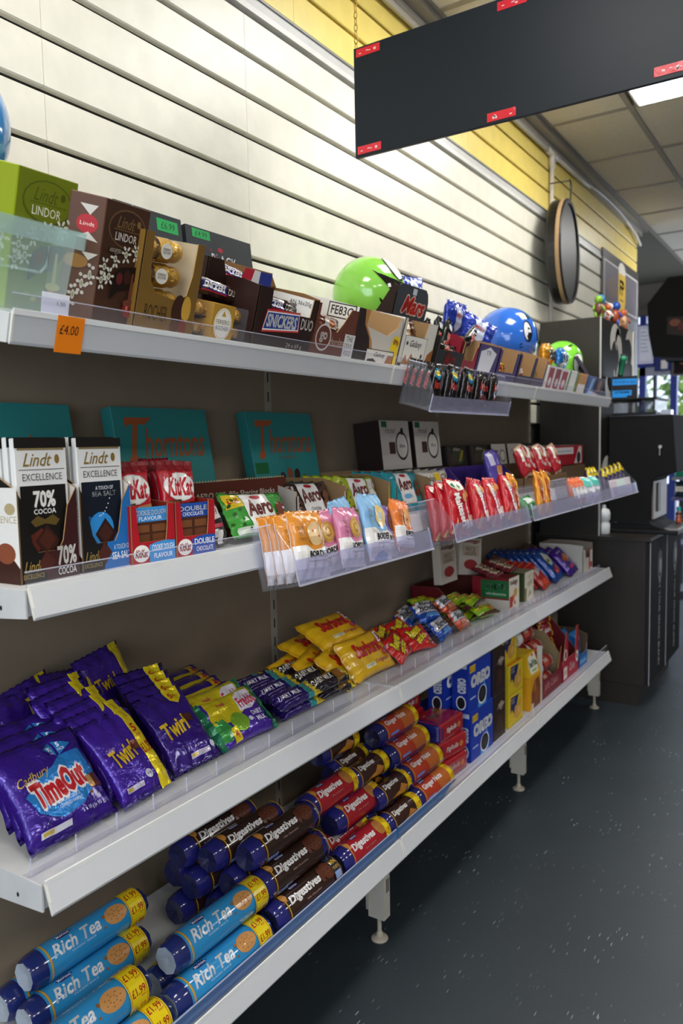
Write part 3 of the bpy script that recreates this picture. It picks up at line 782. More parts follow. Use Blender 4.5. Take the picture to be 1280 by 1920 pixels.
MB().box(.17, .10, .566, .215, .16, .59, H('#bfbfc4')).build('steam_cap', 'chrome', cm)

bx = carton('cable_box', 'box', .115, .07, .105, '#121316', front=[('R', .02, .60, .98, .88, '#1f8fe0'), ('R', .02, .12, .78, .36, '#1f8fe0'), ('R', .02, .04, .6, .14, '#1f8fe0'), ('T', 'POWER & data', .10, .68, .92, .80, '#0b2a55'), ('T', 'XTREME', .10, .22, .70, .32, '#0b1a33', {'b': .03})])
put(tag(bx, 'black box with bright blue panels on the coffee machine', 'box'), -.915, 3.935, 1.448, yaw=-82)
tb = thing('green_torch', 'small dark green torch standing on the black and blue box', 'torch')
MB().lathe([(.012,0),(.014,.01),(.014,.075),(.018,.082),(.018,.10)], [H('#2b2b2b'), H('#1f6b4c'), H('#1f6b4c'), H('#2f8a63')], 14).build('barrel', 'plastic', tb, smooth=True)
MB().lathe([(.0185,.1),(.0188,.106)], H('#9aa'), 14).build('lens_ring', 'chrome', tb)
tb.matrix_world = Matrix.Translation((-.945, 3.97, 1.5535)) @ RY(10)
cn = thing('white_canister', 'white plastic canister between the dark cabinet and the coffee machine', 'canister')
MB().lathe([(.030,0),(.032,.005),(.032,.05),(.028,.055),(.028,.065),(.034,.07),(.034,.10),(.028,.118),(.012,.125)], H('#d8dadb'), 18).build('bottle', 'plastic', cn, smooth=True)
MB().lathe([(.013,.125),(.013,.14)], H('#c4c8ca'), 14).build('cap', 'plastic', cn)
cn.location = (-.985, 3.835, .797)
sb = thing('small_bottle', 'small orange drink bottle with a turquoise cap on the drip tray', 'bottle')
MB().lathe([(.013,0),(.015,.004),(.015,.025),(.012,.032),(.015,.042),(.012,.055),(.008,.06)], [H('#7a3b20'), H('#c05a2a'), H('#8a4020'), H('#c8682e'), H('#2b2b2b'), H('#c86a3a')], 14).build('bottle', 'wrap', sb, smooth=True)
MB().lathe([(.010,.06),(.011,.078),(.009,.082)], H('#2fb5ad'), 14).build('cap', 'plastic', sb)
sb.location = (-.70, 4.16, .828)
# toy figures along the top of the backdrop cabinet
cols = [('#7fae2c', '#6b4330', 'lime-headed toy figure standing on the dark cabinet'), ('#2f7fc0', '#8a5a3a', 'blue and brown toy figure on the dark cabinet'), ('#c05a30', '#e8e4da', 'orange and white toy dog figure on the dark cabinet'),
        ('#e6e6e2', '#2a2a2a', 'white and black toy cow figure on the dark cabinet'), ('#2a55b0', '#a84a28', 'toy figure in a blue hat on the dark cabinet'), ('#c88a5a', '#d8a070', 'tan toy figure at the far end of the cabinet'), ('#d46a38', '#e0b48a', 'small orange toy figure on the dark cabinet')]
for k, (c1, c2, lb) in enumerate(cols):
    f = thing('toy_figure', lb, 'toy', 'toy figures on the dark cabinet')
    s = .95+.18*math.sin(k*2.1)
    MB().ball((0,0,.045*s), .026*s, H(c2), 10, 7, (1,.8,1.25)).build('body', 'plastic', f, smooth=True)
    MB().ball((.004,0,.090*s), .021*s, H(c1), 10, 7).build('head', 'plastic', f, smooth=True)
    for dx in (-1, 1):
        MB().tube([(0, dx*.012, .03*s), (.004, dx*.015, .0)], .007, H(c2 if k % 2 else c1), 6, radii=[.008,.006]).build('leg', 'plastic', f, smooth=True)
        MB().tube([(0, dx*.022, .06*s), (.012, dx*.034, .036*s)], .005, H(c1), 6).build('arm', 'plastic', f, smooth=True)
    f.matrix_world = Matrix.Translation((-1.008-.015*(k % 2), 3.80+.082*k, 1.82)) @ RZ(-40+25*k)

# ================================================================ far end of the shop
def notice(name, label, x0, x1, z0, z1, y, art, col='#233188'):
    t = thing(name, label, 'notice board'); t.location = (x0, y, z0); w, h = x1-x0, z1-z0
    MB().box(0, 0, 0, w, .05, h, H(col)).build('frame', 'plastic', t, bevel=.003)
    printed(t, art, w, h, flat_warp((0, 0, 0), (1,0,0), (0,0,1)))
    return t
lines = [('R', .28, .8-.09*k, .28+.3+.2*((k*7) % 3)/3, .815-.09*k, '#8a88a0') for k in range(6)]
notice('notice_board', 'blue framed notice board holding a white printed sheet', -1.79, -1.615, 1.95, 2.36, 8.118, [('R', .14, .06, .97, .96, '#d9d4e6'), ('R', .25, .14, .88, .88, '#ece9f4')] + lines)
notice('blue_cabinet', 'dark blue wall box with white labels beside the notice board', -1.61, -1.46, 1.90, 2.28, 8.118, [('R', .50, .40, .74, .86, '#a9a3bf'), ('R', .40, .04, .80, .26, '#e9ded9')], '#1c2a6b')
hb = thing('black_display', 'large black angular box hanging from the ceiling at the right edge', 'display')
prf = [(-.0, 0), (.9, -.10), (.9, .50), (.085, .50), (-.04, .345), (-.03, .15)]
mb = MB(); n = len(prf); c = H('#131211')
mb.v = [(x, 0, z) for x, z in prf] + [(x, .45, z) for x, z in prf]
for i in range(n): mb.face((i, (i+1) % n, n+(i+1) % n, n+i), c)
mb.face(list(range(n)), c); mb.face([n+i for i in reversed(range(n))], c); mb.build('housing', 'matte', hb, bevel=.006)
printed(hb, [('P', [(.10,.62),(.35,.60),(.35,.28),(.10,.34)], '#2a1a17'), ('E', .2, .52, .07, .06, '#7d4a35'), ('E', .28, .45, .05, .07, '#5a1f22')], .5, .4, flat_warp((.03, -.002, .0), (1,0,0), (0,0,1)))
MB().tube([(.3, .2, .5), (.3, .2, .92)], .012, H('#2a2a2a'), 8).build('hanger_rod', 'plastic', hb)
hb.location = (-1.115, 5.6, 1.80)
pb = thing('food_picture', 'framed food picture board under the black hanging display', 'picture')
MB().box(0, 0, 0, .5, .02, .28, H('#8a8088')).build('frame', 'plastic', pb)
printed(pb, [('R', .03, .05, .97, .93, '#2a1c1a'), ('E', .2, .45, .13, .2, '#b08a68'), ('E', .42, .35, .14, .2, '#8f6a55'), ('E', .6, .5, .12, .2, '#c0a080'), ('E', .3, .7, .1, .12, '#7a2c2c')], .5, .28, flat_warp((0, 0, 0), (1,0,0), (0,0,1)))
pb.location = (-1.10, 6.15, 1.70)
MB().tube([(.25, .01, .28), (.25, .01, 1.02)], .006, H('#333'), 6).build('hanger_rod', 'plastic', pb)
rk = thing('display_rack', 'far display rack stocked with coloured packets at the right edge', 'rack')
MB().box(0, 0, 0, .9, .4, .05, H('#4a4650')).build('base', 'metal_paint', rk)
for s in (0, .86): MB().box(s, .36, .05, s+.04, .40, 1.42, H('#55525c')).build('post', 'metal_paint', rk)
for z in (.40, .76, .92, 1.10, 1.26): MB().box(0, .02, z, .9, .36, z+.02, H('#6a6390' if z < .9 else '#8a8a92')).build('rack_shelf', 'metal_paint', rk)
rk.location = (-1.155, 6.5, 0)
rr = random.Random(5)
names = {'#c03040': 'red', '#2a6fb0': 'blue', '#1f8a6a': 'green', '#e8e8ec': 'white', '#203040': 'navy', '#4fb0a0': 'teal', '#7a4638': 'brown'}
for zi, z in enumerate((.78, .94, 1.12, 1.28)):
    for k in range(3):
        c = rr.choice(list(names)); lev = ['lowest', 'second', 'third', 'top'][zi]
        p = pillow('snack_packet', 'packet', .12, .13, .04, c, front=[('R', .1, .35, .9, .65, '#e8e0d0'), ('T', 'crisps', .2, .42, .8, .58, '#303030')], seed=zi*5+k, mat='wrap')
        put(tag(p, f'{names[c]} snack packet on the {lev} tier of the far rack, {["nearest", "middle", "outermost"][k]} of three', 'packet'), -1.09+.15*k, 6.60, z, yaw=-90, tilt=8)
mt = thing('play_mat', 'green football pitch mat on the floor near the entrance', 'mat')
MB().box(0, 0, 0, 1.2, 1.5, .008, H('#2f6b34')).build('mat', 'matte', mt)
printed(mt, [('R', .02, .02, .98, .035, '#cfd8cf'), ('R', .02, .96, .98, .975, '#cfd8cf'), ('R', .02, .48, .98, .495, '#cfd8cf'), ('R', .02, .02, .035, .975, '#cfd8cf')], 1.2, 1.5, flat_warp((0, 0, .008), (1,0,0), (0,1,0)), mat='matte')
mt.location = (-1.36, 6.95, 0)
# ================================================================ top shelf
def floral(pts, col, s=.05, seed=1):
    r_ = random.Random(seed); out = []
    for x, y in pts:
        out.append(('E', x, y, s*.5, s*.40, col)); out.append(('E', x, y, s*.3, s*.24, '#000000' if False else '#8f8a60'))
        for k in range(6):
            a = k*60+r_.uniform(-15, 15); ra = math.radians(a)
            out.append(('E', x+s*1.05*math.cos(ra), y+s*.8*math.sin(ra), s*.55, s*.14, col, a))
    return out
def hex_box(name, label, w, ch, cd_, d, h, colf, cols, colt, front, left):
    """gift box with a bevelled left front corner"""
    t = thing(name, label, 'chocolate box')
    pts = [(-w/2, 0), (w/2, 0), (w/2+.004, d), (-w/2-ch, d), (-w/2-ch, cd_)]
    MB().prism(pts, 0, h, [H(colf), H(cols), H(cols), H(cols), H(cols)], H(colt)).build('carton', 'card', t, bevel=.001)
    printed(t, front, w, h, flat_warp((-w/2, 0, 0), (1,0,0), (0,0,1)))
    L = math.hypot(ch, cd_)
    printed(t, left, L, h, flat_warp((-w/2-ch, cd_, 0), (ch/L, -cd_/L, 0), (0,0,1)), nm='side_art', ln='side_lettering')
    return t
def lindor_front(oval, rim, gold, white, window, ball):
    return [('E', .52, .80, .42, .155, rim), ('E', .52, .80, .395, .143, oval), ('T', 'Lindt', .28, .80, .68, .895, gold, {'s': .35}), ('E', .76, .86, .045, .03, gold), ('R', .22, .785, .84, .79, gold),
            ('T', 'LINDOR', .27, .70, .75, .765, white)] + floral([(.12,.47),(.33,.55),(.55,.60),(.77,.63),(.93,.66),(.22,.40),(.06,.36)], '#dcd8c8', .075, 3) + \
           [('P', [(.30,.36),(.34,.44),(.45,.49),(.80,.52),(.92,.50),(.80,.40),(.70,.33),(.45,.30),(.34,.24),(.28,.22)], window), ('E', .45, .40, .07, .05, '#5d1f1f'), ('E', .62, .42, .08, .06, '#3c1a14'),
            ('P', [(.70,.22),(.72,.46),(.76,.46),(.77,.22)], ball[0]), ('E', .73, .16, .13, .075, ball[1]), ('E', .73, .21, .13, .03, ball[0]), ('E', .70, .17, .03, .02, '#c06a60')]
g = hex_box('chocolate_gift_box', 'lime green chocolate gift box standing behind the clear plastic tub', .096, .075, .05, .10, .188, '#6f7a12', '#98a81a', '#7d8a16',
            lindor_front('#6d7713', '#555d10', '#4c540f', '#e9e6c8', '#33392c', ('#b5a455', '#7a2f33')) + [('E', .42, .10, .05, .018, '#b3b04a', 20), ('E', .30, .13, .06, .02, '#8f9a3a', 10), ('E', .55, .10, .045, .02, '#9c5a48', 40)],
            floral([(.8,.35),(.6,.45),(.85,.5),(.5,.3),(.75,.22)], '#cfd3a0', .09, 8))
putT(g, .085, .719, 0)
br = hex_box('chocolate_gift_box', 'brown chocolate gift box with silver flowers beside the gold display box', .084, .032, .040, .09, .178, '#43291b', '#5c3a26', '#8a6650',
             lindor_front('#3a2216', '#6a4f33', '#7d6037', '#e6ddd0', '#1a0f0c', ('#6e3a2a', '#7d1c1a')) + [('R', .12, .595, .42, .635, '#2c1a10'), ('T', 'ASSORTED', .15, .60, .40, .63, '#c9b9a0')],
             [('E', .55, .77, .30, .075, '#b3202a'), ('T', 'Lindt', .35, .755, .75, .785, '#f0d8c8'), ('P', [(.3,.92),(.8,.92),(.6,.84)], '#cfc6bc'), ('P', [(.3,.66),(.9,.64),(.6,.71)], '#cfc6bc'), ('E', .35, .47, .35, .055, '#9a6a2c'), ('P', [(.5,.55),(.95,.55),(.7,.49)], '#cfc6bc')] + floral([(.6,.3),(.4,.2),(.8,.38)], '#bfb4a8', .10, 4))
putT(br, .045, .829, 0)
# frosted tub in front
tb = thing('plastic_tub', 'frosted clear plastic tub with a wide rim at the left end of the top shelf', 'tub')
w, d, h = .155, .05, .118
mb = MB()
b0 = [(-w*.44, .002), (w*.44, .002), (w*.44, d-.002), (-w*.44, d-.002)]; t0 = [(-w*.48, 0), (w*.48, 0), (w*.48, d), (-w*.48, d)]
mb.v = [(x, y, 0) for x, y in b0] + [(x, y, h) for x, y in t0]
for i in range(4): mb.face((i, (i+1) % 4, 4+(i+1) % 4, 4+i), H('#fff'))
mb.face((3, 2, 1, 0), H('#fff')); mb.build('tub_walls', 'frosted', tb)
mb = MB()
for x0, y0, x1, y1 in ((-w/2-.006, -.006, w/2+.008, -.004), (-w/2-.006, d+.004, w/2+.008, d+.006), (-w/2-.006, -.004, -w/2-.004, d+.004), (w/2+.006, -.004, w/2+.008, d+.004)): mb.box(x0, y0, h-.020, x1, y1, h+.003, H('#fff'))
mb.box(-w/2-.006, -.006, h-.001, w/2+.008, 0, h+.002, H('#fff')); mb.build('rim', 'frosted', tb)
loop = [(-.040, -.003, h-.024), (-.040, -.003, h-.050), (-.034, -.003, h-.060), (.022, -.003, h-.060), (.030, -.003, h-.050), (.030, -.003, h-.024)]
MB().tube(loop, .002, H('#fff'), 6).build('grip_loop', 'frosted', tb, smooth=True)
putT(tb, .022, .652, 0)
tg = thing('white_price_tag', 'small white card tag leaning behind the clear riser by the tub', 'tag')
MB().box(-.022, 0, 0, .022, .0008, .034, H('#e9ebf2')).build('card', 'card', tg, bevel=.0003)
printed(tg, [('T', '1.50', .55, .55, .85, .7, '#333')], .044, .034, flat_warp((-.022, 0, 0), (1,0,0), (0,0,1)))
putT(tg, .0125, .70, .001, tilt=4)
pt = thing('orange_price_tag', 'orange card price tag reading £4.00 stuck on the top shelf edge', 'price tag')
MB().box(0, 0, 0, .044, .0006, .050, H('#ff8a12')).build('card', 'matte', pt)
printed(pt, [('T', '£4.00', .10, .50, .80, .76, '#2a1a10', {'s': .1})], .044, .050, flat_warp((0, 0, 0), (1,0,0), (0,0,1)), mat='matte')
putT(pt, -.0055, .692, -.041)

# gold display box holding three wrapped rolls
GB = '#7a5a24'
rb = tray('gold_display_box', 'display box', .128, .10, .150, .066, GB, '#b9a98c', front=[('T', 'ROCHER', .14, .13, .52, .29, '#3a2a12'), ('E', .70, .26, .12, .18, '#3b2012'), ('E', .83, .30, .08, .14, '#c79a3a'), ('E', .80, .10, .07, .09, '#7a2a1a'), ('E', .66, .10, .08, .07, '#5a3418')],
          prof=[(0, .150), (.13, .150), (.15, .100), (.18, .078), (.28, .062), (.62, .056), (.80, .066), (.86, .100), (.87, .150), (1, .150)], hs=.15)
MB().box(-.062, .088, .004, .062, .090, .148, H('#d8d6d2')).build('white_liner', 'card', rb)
putT(tag(rb, 'gold-brown cardboard display box holding gold wrapped chocolate rolls', 'display box'), .030, .918)
gp = thing('chocolate_roll', None, 'chocolates', 'gold rolls in the gold display box')
mb = MB()
for k in (-1, 0, 1): mb.ball((k*.030, 0, .0185), .0172, H('#d8a838'), 12, 8)
mb.build('gold_balls', 'gold', gp, smooth=True)
for k in (0,): MB().tube([(-.0445, 0, .0185), (-.030, 0, .0185), (.030, 0, .0185), (.0445, 0, .0185)], .019, H('#fff'), 16, radii=[.008, .0185, .0185, .008]).build('clear_wrap', 'acrylic', gp, smooth=True)
MB().tube([(-.020, 0, .0185), (.014, 0, .0185)], .0192, H('#caa044'), 20, caps=False).build('gold_band', 'gold', gp, smooth=True)
MB().slab([(math.cos(a)*.013, math.sin(a)*.012) for a in [k*.3927 for k in range(16)]], (-.006, -.0196, .0185), (1,0,0), (0,0,1), .0005, H('#f3efe2')).build('oval_label', 'card', gp)
printed(gp, [('T', 'FERRERO', .1, .52, .9, .72, '#5a3a18'), ('T', 'ROCHER', .1, .28, .9, .48, '#5a3a18')], .022, .020, flat_warp((-.017, -.0198, .0085), (1,0,0), (0,0,1)))
for k, (z, lb) in enumerate(((.030, 'lowest'), (.070, 'middle'), (.109, 'topmost'))):
    o = inst(gp, f'gold wrapped chocolate roll in the gold display box, {lb} of three'); putT(o, .062, .916, z, yaw=-6+6*k, roll=-3)
# clear gift box of gold chocolates
fb = thing('clear_chocolate_box', 'clear plastic box of gold foil chocolates with a gold sleeve', 'chocolate box')
w, d, h = .135, .05, .064
MB().box(-w/2, 0, .0, w/2, d, h, H('#fff')).build('clear_box', 'acrylic', fb, bevel=.003)
for i in range(4):
    for j in range(2):
        x = -w/2+.0185+i*.0327; z = .018+j*.030
        MB().ball((x, .020, z), .0138, H('#c8983a'), 12, 8).build('gold_chocolate', 'gold', fb, smooth=True)
        MB().lathe([(.010, 0), (.0145, .006)], H('#2c170d'), 12, Matrix.Translation((x, .020, z-.0145))).build('paper_cup', 'matte', fb)
MB().box(-.028, -.001, 0, .028, d+.001, h+.001, H('#b78a30')).build('gold_sleeve', 'card', fb)
printed(fb, [('E', .5, .5, .40, .43, '#fbf7e8'), ('E', .5, .5, .37, .40, '#c9ae72'), ('E', .5, .5, .35, .385, '#f4f0e2'), ('P', [(.4,.70),(.6,.70),(.5,.86)], '#c8982c'), ('T', 'FERRERO', .2, .49, .8, .61, '#4a3218'), ('T', 'ROCHER', .22, .33, .78, .45, '#4a3218')], .056, h, flat_warp((-.028, -.001, 0), (1,0,0), (0,0,1)))
putT(fb, .030, 1.052)
# black boxes standing at the back
bm = [('T', 'BLACK', .34, .58, .72, .73, '#d9dde0'), ('T', 'MAGIC', .45, .41, .83, .56, '#d9dde0'), ('E', .48, .79, .04, .03, '#b02038'), ('R', .08, .87, .34, .975, '#23a353'), ('T', '£4.99', .12, .89, .30, .955, '#0c3a1c', {'s': .2})] + [('E', .25+.18*math.cos(k*.55), .62+.16*math.sin(k*.55), .025, .02, '#6a2a38') for k in range(12)]
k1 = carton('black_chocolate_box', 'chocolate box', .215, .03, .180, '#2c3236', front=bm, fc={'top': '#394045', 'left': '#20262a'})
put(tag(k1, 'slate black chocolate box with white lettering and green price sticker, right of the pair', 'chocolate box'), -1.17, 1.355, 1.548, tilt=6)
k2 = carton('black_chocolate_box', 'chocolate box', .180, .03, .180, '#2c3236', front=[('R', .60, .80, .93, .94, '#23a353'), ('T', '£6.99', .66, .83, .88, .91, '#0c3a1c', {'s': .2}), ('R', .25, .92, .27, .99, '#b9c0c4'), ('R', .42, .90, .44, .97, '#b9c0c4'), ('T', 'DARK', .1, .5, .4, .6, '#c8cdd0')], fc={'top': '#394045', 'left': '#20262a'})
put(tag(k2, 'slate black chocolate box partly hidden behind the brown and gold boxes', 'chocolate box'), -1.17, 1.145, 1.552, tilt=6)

# dark nut bars in trays
sn = [('P', [(.12,.28),(.72,.36),(.70,.70),(.16,.66)], '#d03a3a'), ('P', [(.13,.31),(.71,.385),(.69,.67),(.17,.63)], '#f3f1ee'), ('P', [(.14,.335),(.70,.405),(.685,.645),(.18,.61)], '#2a3f8f'), ('T', 'SNICKERS', .18, .39, .67, .60, '#f6f4f0', {'b': .05, 's': .2, 'r': 2}), ('T', 'DUO', .74, .42, .95, .62, '#cfc4b8', {'b': .02})]
t1 = tray('snack_tray', 'display box', .190, .12, .118, .073, '#2a1612', '#7c5a38', fc='#2b1713', front=sn[:] + [('T', '24 x 69 g', .55, .06, .82, .16, '#b9aca0')], prof=[(0, .112), (.20, .112), (.22, .073), (.88, .073), (.90, .110), (1, .110)], hs=.112, flap=.028)
putT(tag(t1, 'dark brown display tray with blue, red and white lettering at the shelf front', 'display box'), .030, 1.232)
bar = pillow('chocolate_bar', 'chocolate bar', .135, .034, .017, '#3a2018', front=[('R', .14, .22, .60, .80, '#2b3f93'), ('R', .14, .74, .60, .84, '#e8e4e0'), ('R', .14, .16, .60, .25, '#c9303a'), ('T', 'SNICKERS', .17, .32, .57, .70, '#f4f2ee', {'b': .05, 's': .2}), ('T', 'DUO', .64, .3, .82, .7, '#d8cfc4')], seal='lr', seed=4)
for k, (t_, y, h_, tl, lb) in enumerate(((.052, 1.222, .066, 15, 'front bar'), (.075, 1.228, .060, 25, 'middle bar'), (.098, 1.235, .056, 30, 'rear bar'))):
    putT(inst(bar, f'dark wrapped nut bar in the dark brown display tray, {lb}', 'nut bars in trays'), t_, y, h_, tilt=tl, roll=3)
t2 = tray('snack_tray', 'display box', .185, .10, .140, .10, '#2a1612', '#5c4330', fc='#2b1713', front=[('P', [(.40,.45),(.55,.98),(.70,.98),(.60,.45)], '#c8283c'), ('P', [(.60,.45),(.70,.98),(.80,.98),(.78,.45)], '#eceae8'), ('P', [(.78,.45),(.80,.98),(1,.98),(1,.45)], '#2c3c92')], prof=[(0, .142), (.22, .142), (.30, .108), (1, .100)], hs=.142)
putT(tag(t2, 'dark display tray with red, white and blue stripes behind the clear box of gold chocolates', 'display box'), .115, 1.175)
for k in range(3):
    putT(inst(bar, ['dark wrapped nut bar lying in front of the striped tray', 'dark wrapped nut bar poking out of the striped tray, lower one', 'dark wrapped nut bar poking out of the striped tray, upper one'][k], 'nut bars in trays'), (.093, .145, .165)[k], (1.10, 1.20, 1.235)[k], (.070, .105, .112)[k], tilt=(20, 30, 40)[k], roll=(6, 8, 10)[k])
# brown tray
t3 = tray('snack_tray', 'display box', .165, .27, .112, .062, '#e4e1da', '#a5835a', fc='#6b3a2a', front=[('E', .26, .38, .17, .26, '#d9cfc8'), ('E', .26, .38, .15, .225, '#6b3a2a'), ('T', 'go', .18, .28, .34, .48, '#e8ddd6', {'b': .04}), ('T', 'chocolate', .42, .24, .74, .42, '#cbb3a4'), ('R', .74, .02, .99, .52, '#dcdad6'), ('T', 'THE', .79, .38, .94, .48, '#444'), ('T', 'DEVIL', .77, .24, .96, .34, '#444'), ('T', 'FOOD', .78, .10, .95, .20, '#444')],
          prof=[(0, .108), (.10, .108), (.10, .060), (.55, .056), (.66, .075), (.80, .108), (1, .108)], hs=.108, left=[('T', 'AN 36x20g', .74, .82, .95, .92, '#333')])
putT(tag(t3, 'brown and white display tray with torn front beside the dark brown tray', 'display box'), .030, 1.402)
cb_ = pillow('snack_bar', 'snack bar', .10, .035, .016, '#7a4230', front=[('R', .35, .2, .8, .8, '#e9e4de'), ('E', .6, .5, .12, .25, '#c07a50')], seal='lr', seed=8)
for k in range(4): putT(inst(cb_, f'small brown and white wrapped bar in the torn brown tray, {["front", "second", "third", "rear"][k]} one', 'bars in the torn brown tray'), .052+.026*k, 1.40, .052-.002*k, tilt=18+4*k, roll=4-3*k)
# cream trays
gal = [('P', [(0,0),(0,1),(.12,1),(.16,.72),(.30,.50),(.42,.0)], '#2c1c18'), ('P', [(.12,1),(.22,1),(.20,.72),(.36,.46),(.50,0),(.42,0),(.30,.50),(.16,.72)], '#b98048'), ('R', .30, .02, .93, .30, '#1e1511'), ('R', .31, .03, .92, .285, '#e6dfd2'), ('P', [(.33,.03),(.36,.10),(.48,.12),(.60,.03)], '#2c1c18'), ('T', 'Galaxy', .48, .14, .74, .25, '#33251d', {'s': .4, 'b': .02}), ('P', [(.74,.03),(.80,.22),(.92,.22),(.92,.03)], '#a96a35'),
       ('P', [(.80,.32),(.86,.62),(1,.62),(1,.0),(.93,.0),(.93,.32)], '#f2cf12'), ('T', '89p', .86, .42, .98, .56, '#a8231e', {'b': .03})]
t4 = tray('snack_tray', 'display box', .200, .28, .122, .100, '#dedad0', '#a5835a', fc='#d3cabc', front=gal, prof=[(0, .118), (.20, .118), (.22, .082), (.70, .070), (.90, .092), (.94, .118), (1, .118)], hs=.118, left=[('R', .70, .70, .97, .97, '#2a2622'), ('R', .71, .72, .96, .95, '#dedad0'), ('T', 'FE83C', .73, .76, .94, .92, '#2a2622', {'b': .02})])
putT(tag(t4, 'cream and dark brown display tray with a yellow 89p flash', 'display box'), .030, 1.580)
gal2 = [('R', .10, .10, .76, .68, '#1e1511'), ('R', .11, .11, .75, .67, '#e8e3d8'), ('T', 'Galaxy', .26, .42, .62, .60, '#2a2019', {'s': .4, 'b': .02}), ('P', [(.11,.11),(.20,.30),(.28,.16),(.36,.34),(.50,.11)], '#b5743c'), ('E', .18, .52, .03, .04, '#3a2418'), ('E', .66, .30, .03, .05, '#3a2418'), ('P', [(.76,0),(.84,.36),(1,.50),(1,0)], '#9a6032'), ('P', [(0,0),(.02,.12),(.10,.12),(.14,0)], '#2c1c18')]
t5 = tray('snack_tray', 'display box', .175, .26, .122, .1, '#e0dcd3', '#a5835a', fc='#dfdace', front=gal2, prof=[(0, .122), (.07, .122), (.09, .080), (.66, .080), (.72, .122), (1, .122)], hs=.122)
putT(tag(t5, 'white display tray with a framed brown chocolate picture beside the acrylic bin', 'display box'), .030, 1.776)
gb = pillow('chocolate_bar', 'chocolate bar', .11, .05, .018, '#4a2c1c', front=[('P', [(.12,.1),(.12,.9),(.5,.9),(.4,.1)], '#e8e0d0'), ('P', [(.5,.9),(.6,.9),(.5,.1),(.4,.1)], '#c08a4a'), ('T', 'Galaxy', .16, .35, .42, .65, '#3a2418')], seal='lr', seed=12)
for k in range(3): putT(inst(gb, f'cream and brown wrapped bar in the white framed tray, {["front", "middle", "rear"][k]} one', 'cream bars in trays'), .056+.03*k, 1.765, .068+.004*k, tilt=22, roll=-8+7*k)
for k in range(2): putT(inst(gb, f'cream and brown wrapped bar deep in the 89p tray, {["front", "rear"][k]} one', 'cream bars in trays'), .075+.04*k, 1.575, .030, tilt=25, roll=3)

# ---------------------------------------------------------------- balloons with printed faces
def balloon(name, label, r_, col, faces, loc, dirn, group='smiling balloons on the top shelf'):
    t = thing(name, label, 'balloon', group)
    N = Vector(dirn).normalized(); U = Vector((0,0,1)).cross(N).normalized(); V = N.cross(U)
    prof = [(max(1e-5, r_*math.sin(math.pi*i/22)), -r_*math.cos(math.pi*i/22)*(1.04 if i < 11 else 1.0)) for i in range(23)]
    MB().lathe(prof, H(col), 36).build('skin', 'balloon', t, smooth=True)
    MB().lathe([(.012, -r_*1.04-.014), (.004, -r_*1.04-.003), (.007, -r_*1.04+.004)], H(col), 10).build('knot', 'balloon', t, smooth=True)
    def warp(x, y, d):
        a, e = (x-.5)*3.1, (y-.5)*3.1
        p = (N*math.cos(a)+U*math.sin(a))*math.cos(e)+V*math.sin(e)
        q = p*(r_+d+.0005); q.z *= 1.04 if q.z < 0 else 1
        return tuple(q)
    printed(t, faces, 1, 1, warp, (.03, .03), mat='balloon', smooth=True)
    t.location = loc; return t
DN = (.35, .94, .05)
balloon('balloon', 'large lime green balloon with a grinning face behind the cream trays', .102, '#8fd653',
        [('E', .30, .66, .10, .14, '#141414'), ('E', .305, .66, .085, .12, '#f4f6f0'), ('P', [(.02,.66),(.06,.62),(.16,.56),(.26,.52),(.40,.50),(.40,.30),(.30,.26),(.20,.34),(.10,.52)], '#181210'), ('P', [(.20,.36),(.30,.28),(.38,.32),(.34,.42),(.24,.44)], '#d8261c'), ('R', .28, .45, .33, .50, '#eee'), ('E', .05, .36, .012, .06, '#181210', 25), ('E', .62, .66, .10, .14, '#f4f6f0'), ('E', .62, .64, .04, .06, '#111')], (-1.125, 1.895, 1.665), (.78, .60, .22))
balloon('balloon', 'large blue balloon with a sleepy face above the purple trays', .118, '#2f6fd6',
        [('E', .36, .53, .060, .11, '#10131a'), ('E', .352, .53, .045, .09, '#f2f4f8'), ('E', .366, .50, .028, .065, '#10131a'), ('E', .345, .54, .010, .06, '#f2f4f8'), ('P', [(.28,.72),(.40,.75),(.46,.70),(.44,.66),(.31,.66)], '#16452e'), ('E', .35, .71, .04, .025, '#dfeee8'), ('E', .27, .40, .02, .006, '#10131a', 20), ('E', .28, .37, .02, .006, '#10131a'), ('E', .34, .26, .015, .04, '#16233c', 30), ('E', .58, .55, .060, .11, '#10131a'), ('E', .585, .55, .045, .09, '#f2f4f8')], (-1.105, 2.875, 1.640), (.88, -.02, .05))
balloon('balloon', 'smaller lime green balloon with one big white eye near the dark cabinet', .093, '#7ed23f',
        [('E', .26, .46, .12, .15, '#1c2a18'), ('E', .265, .46, .105, .135, '#f2f6f0'), ('E', .32, .42, .05, .07, '#1a1a1a'), ('P', [(.04,.72),(.10,.74),(.22,.78),(.22,.75),(.10,.71)], '#1c2a18'), ('P', [(.20,.20),(.40,.16),(.55,.22),(.40,.10)], '#12240e')], (-1.10, 3.545, 1.605), (.88, .35, .0))
balloon('balloon', 'blue balloon with black markings cut off by the left edge above the green box', .105, '#3d8fd8',
        [('E', .42, .56, .10, .16, '#1b1b20'), ('P', [(.30,.30),(.44,.34),(.50,.2),(.36,.16)], '#2a2220'), ('E', .46, .18, .03, .04, '#c9a890')], (-1.13, .672, 1.735), (.95, .1, 0))

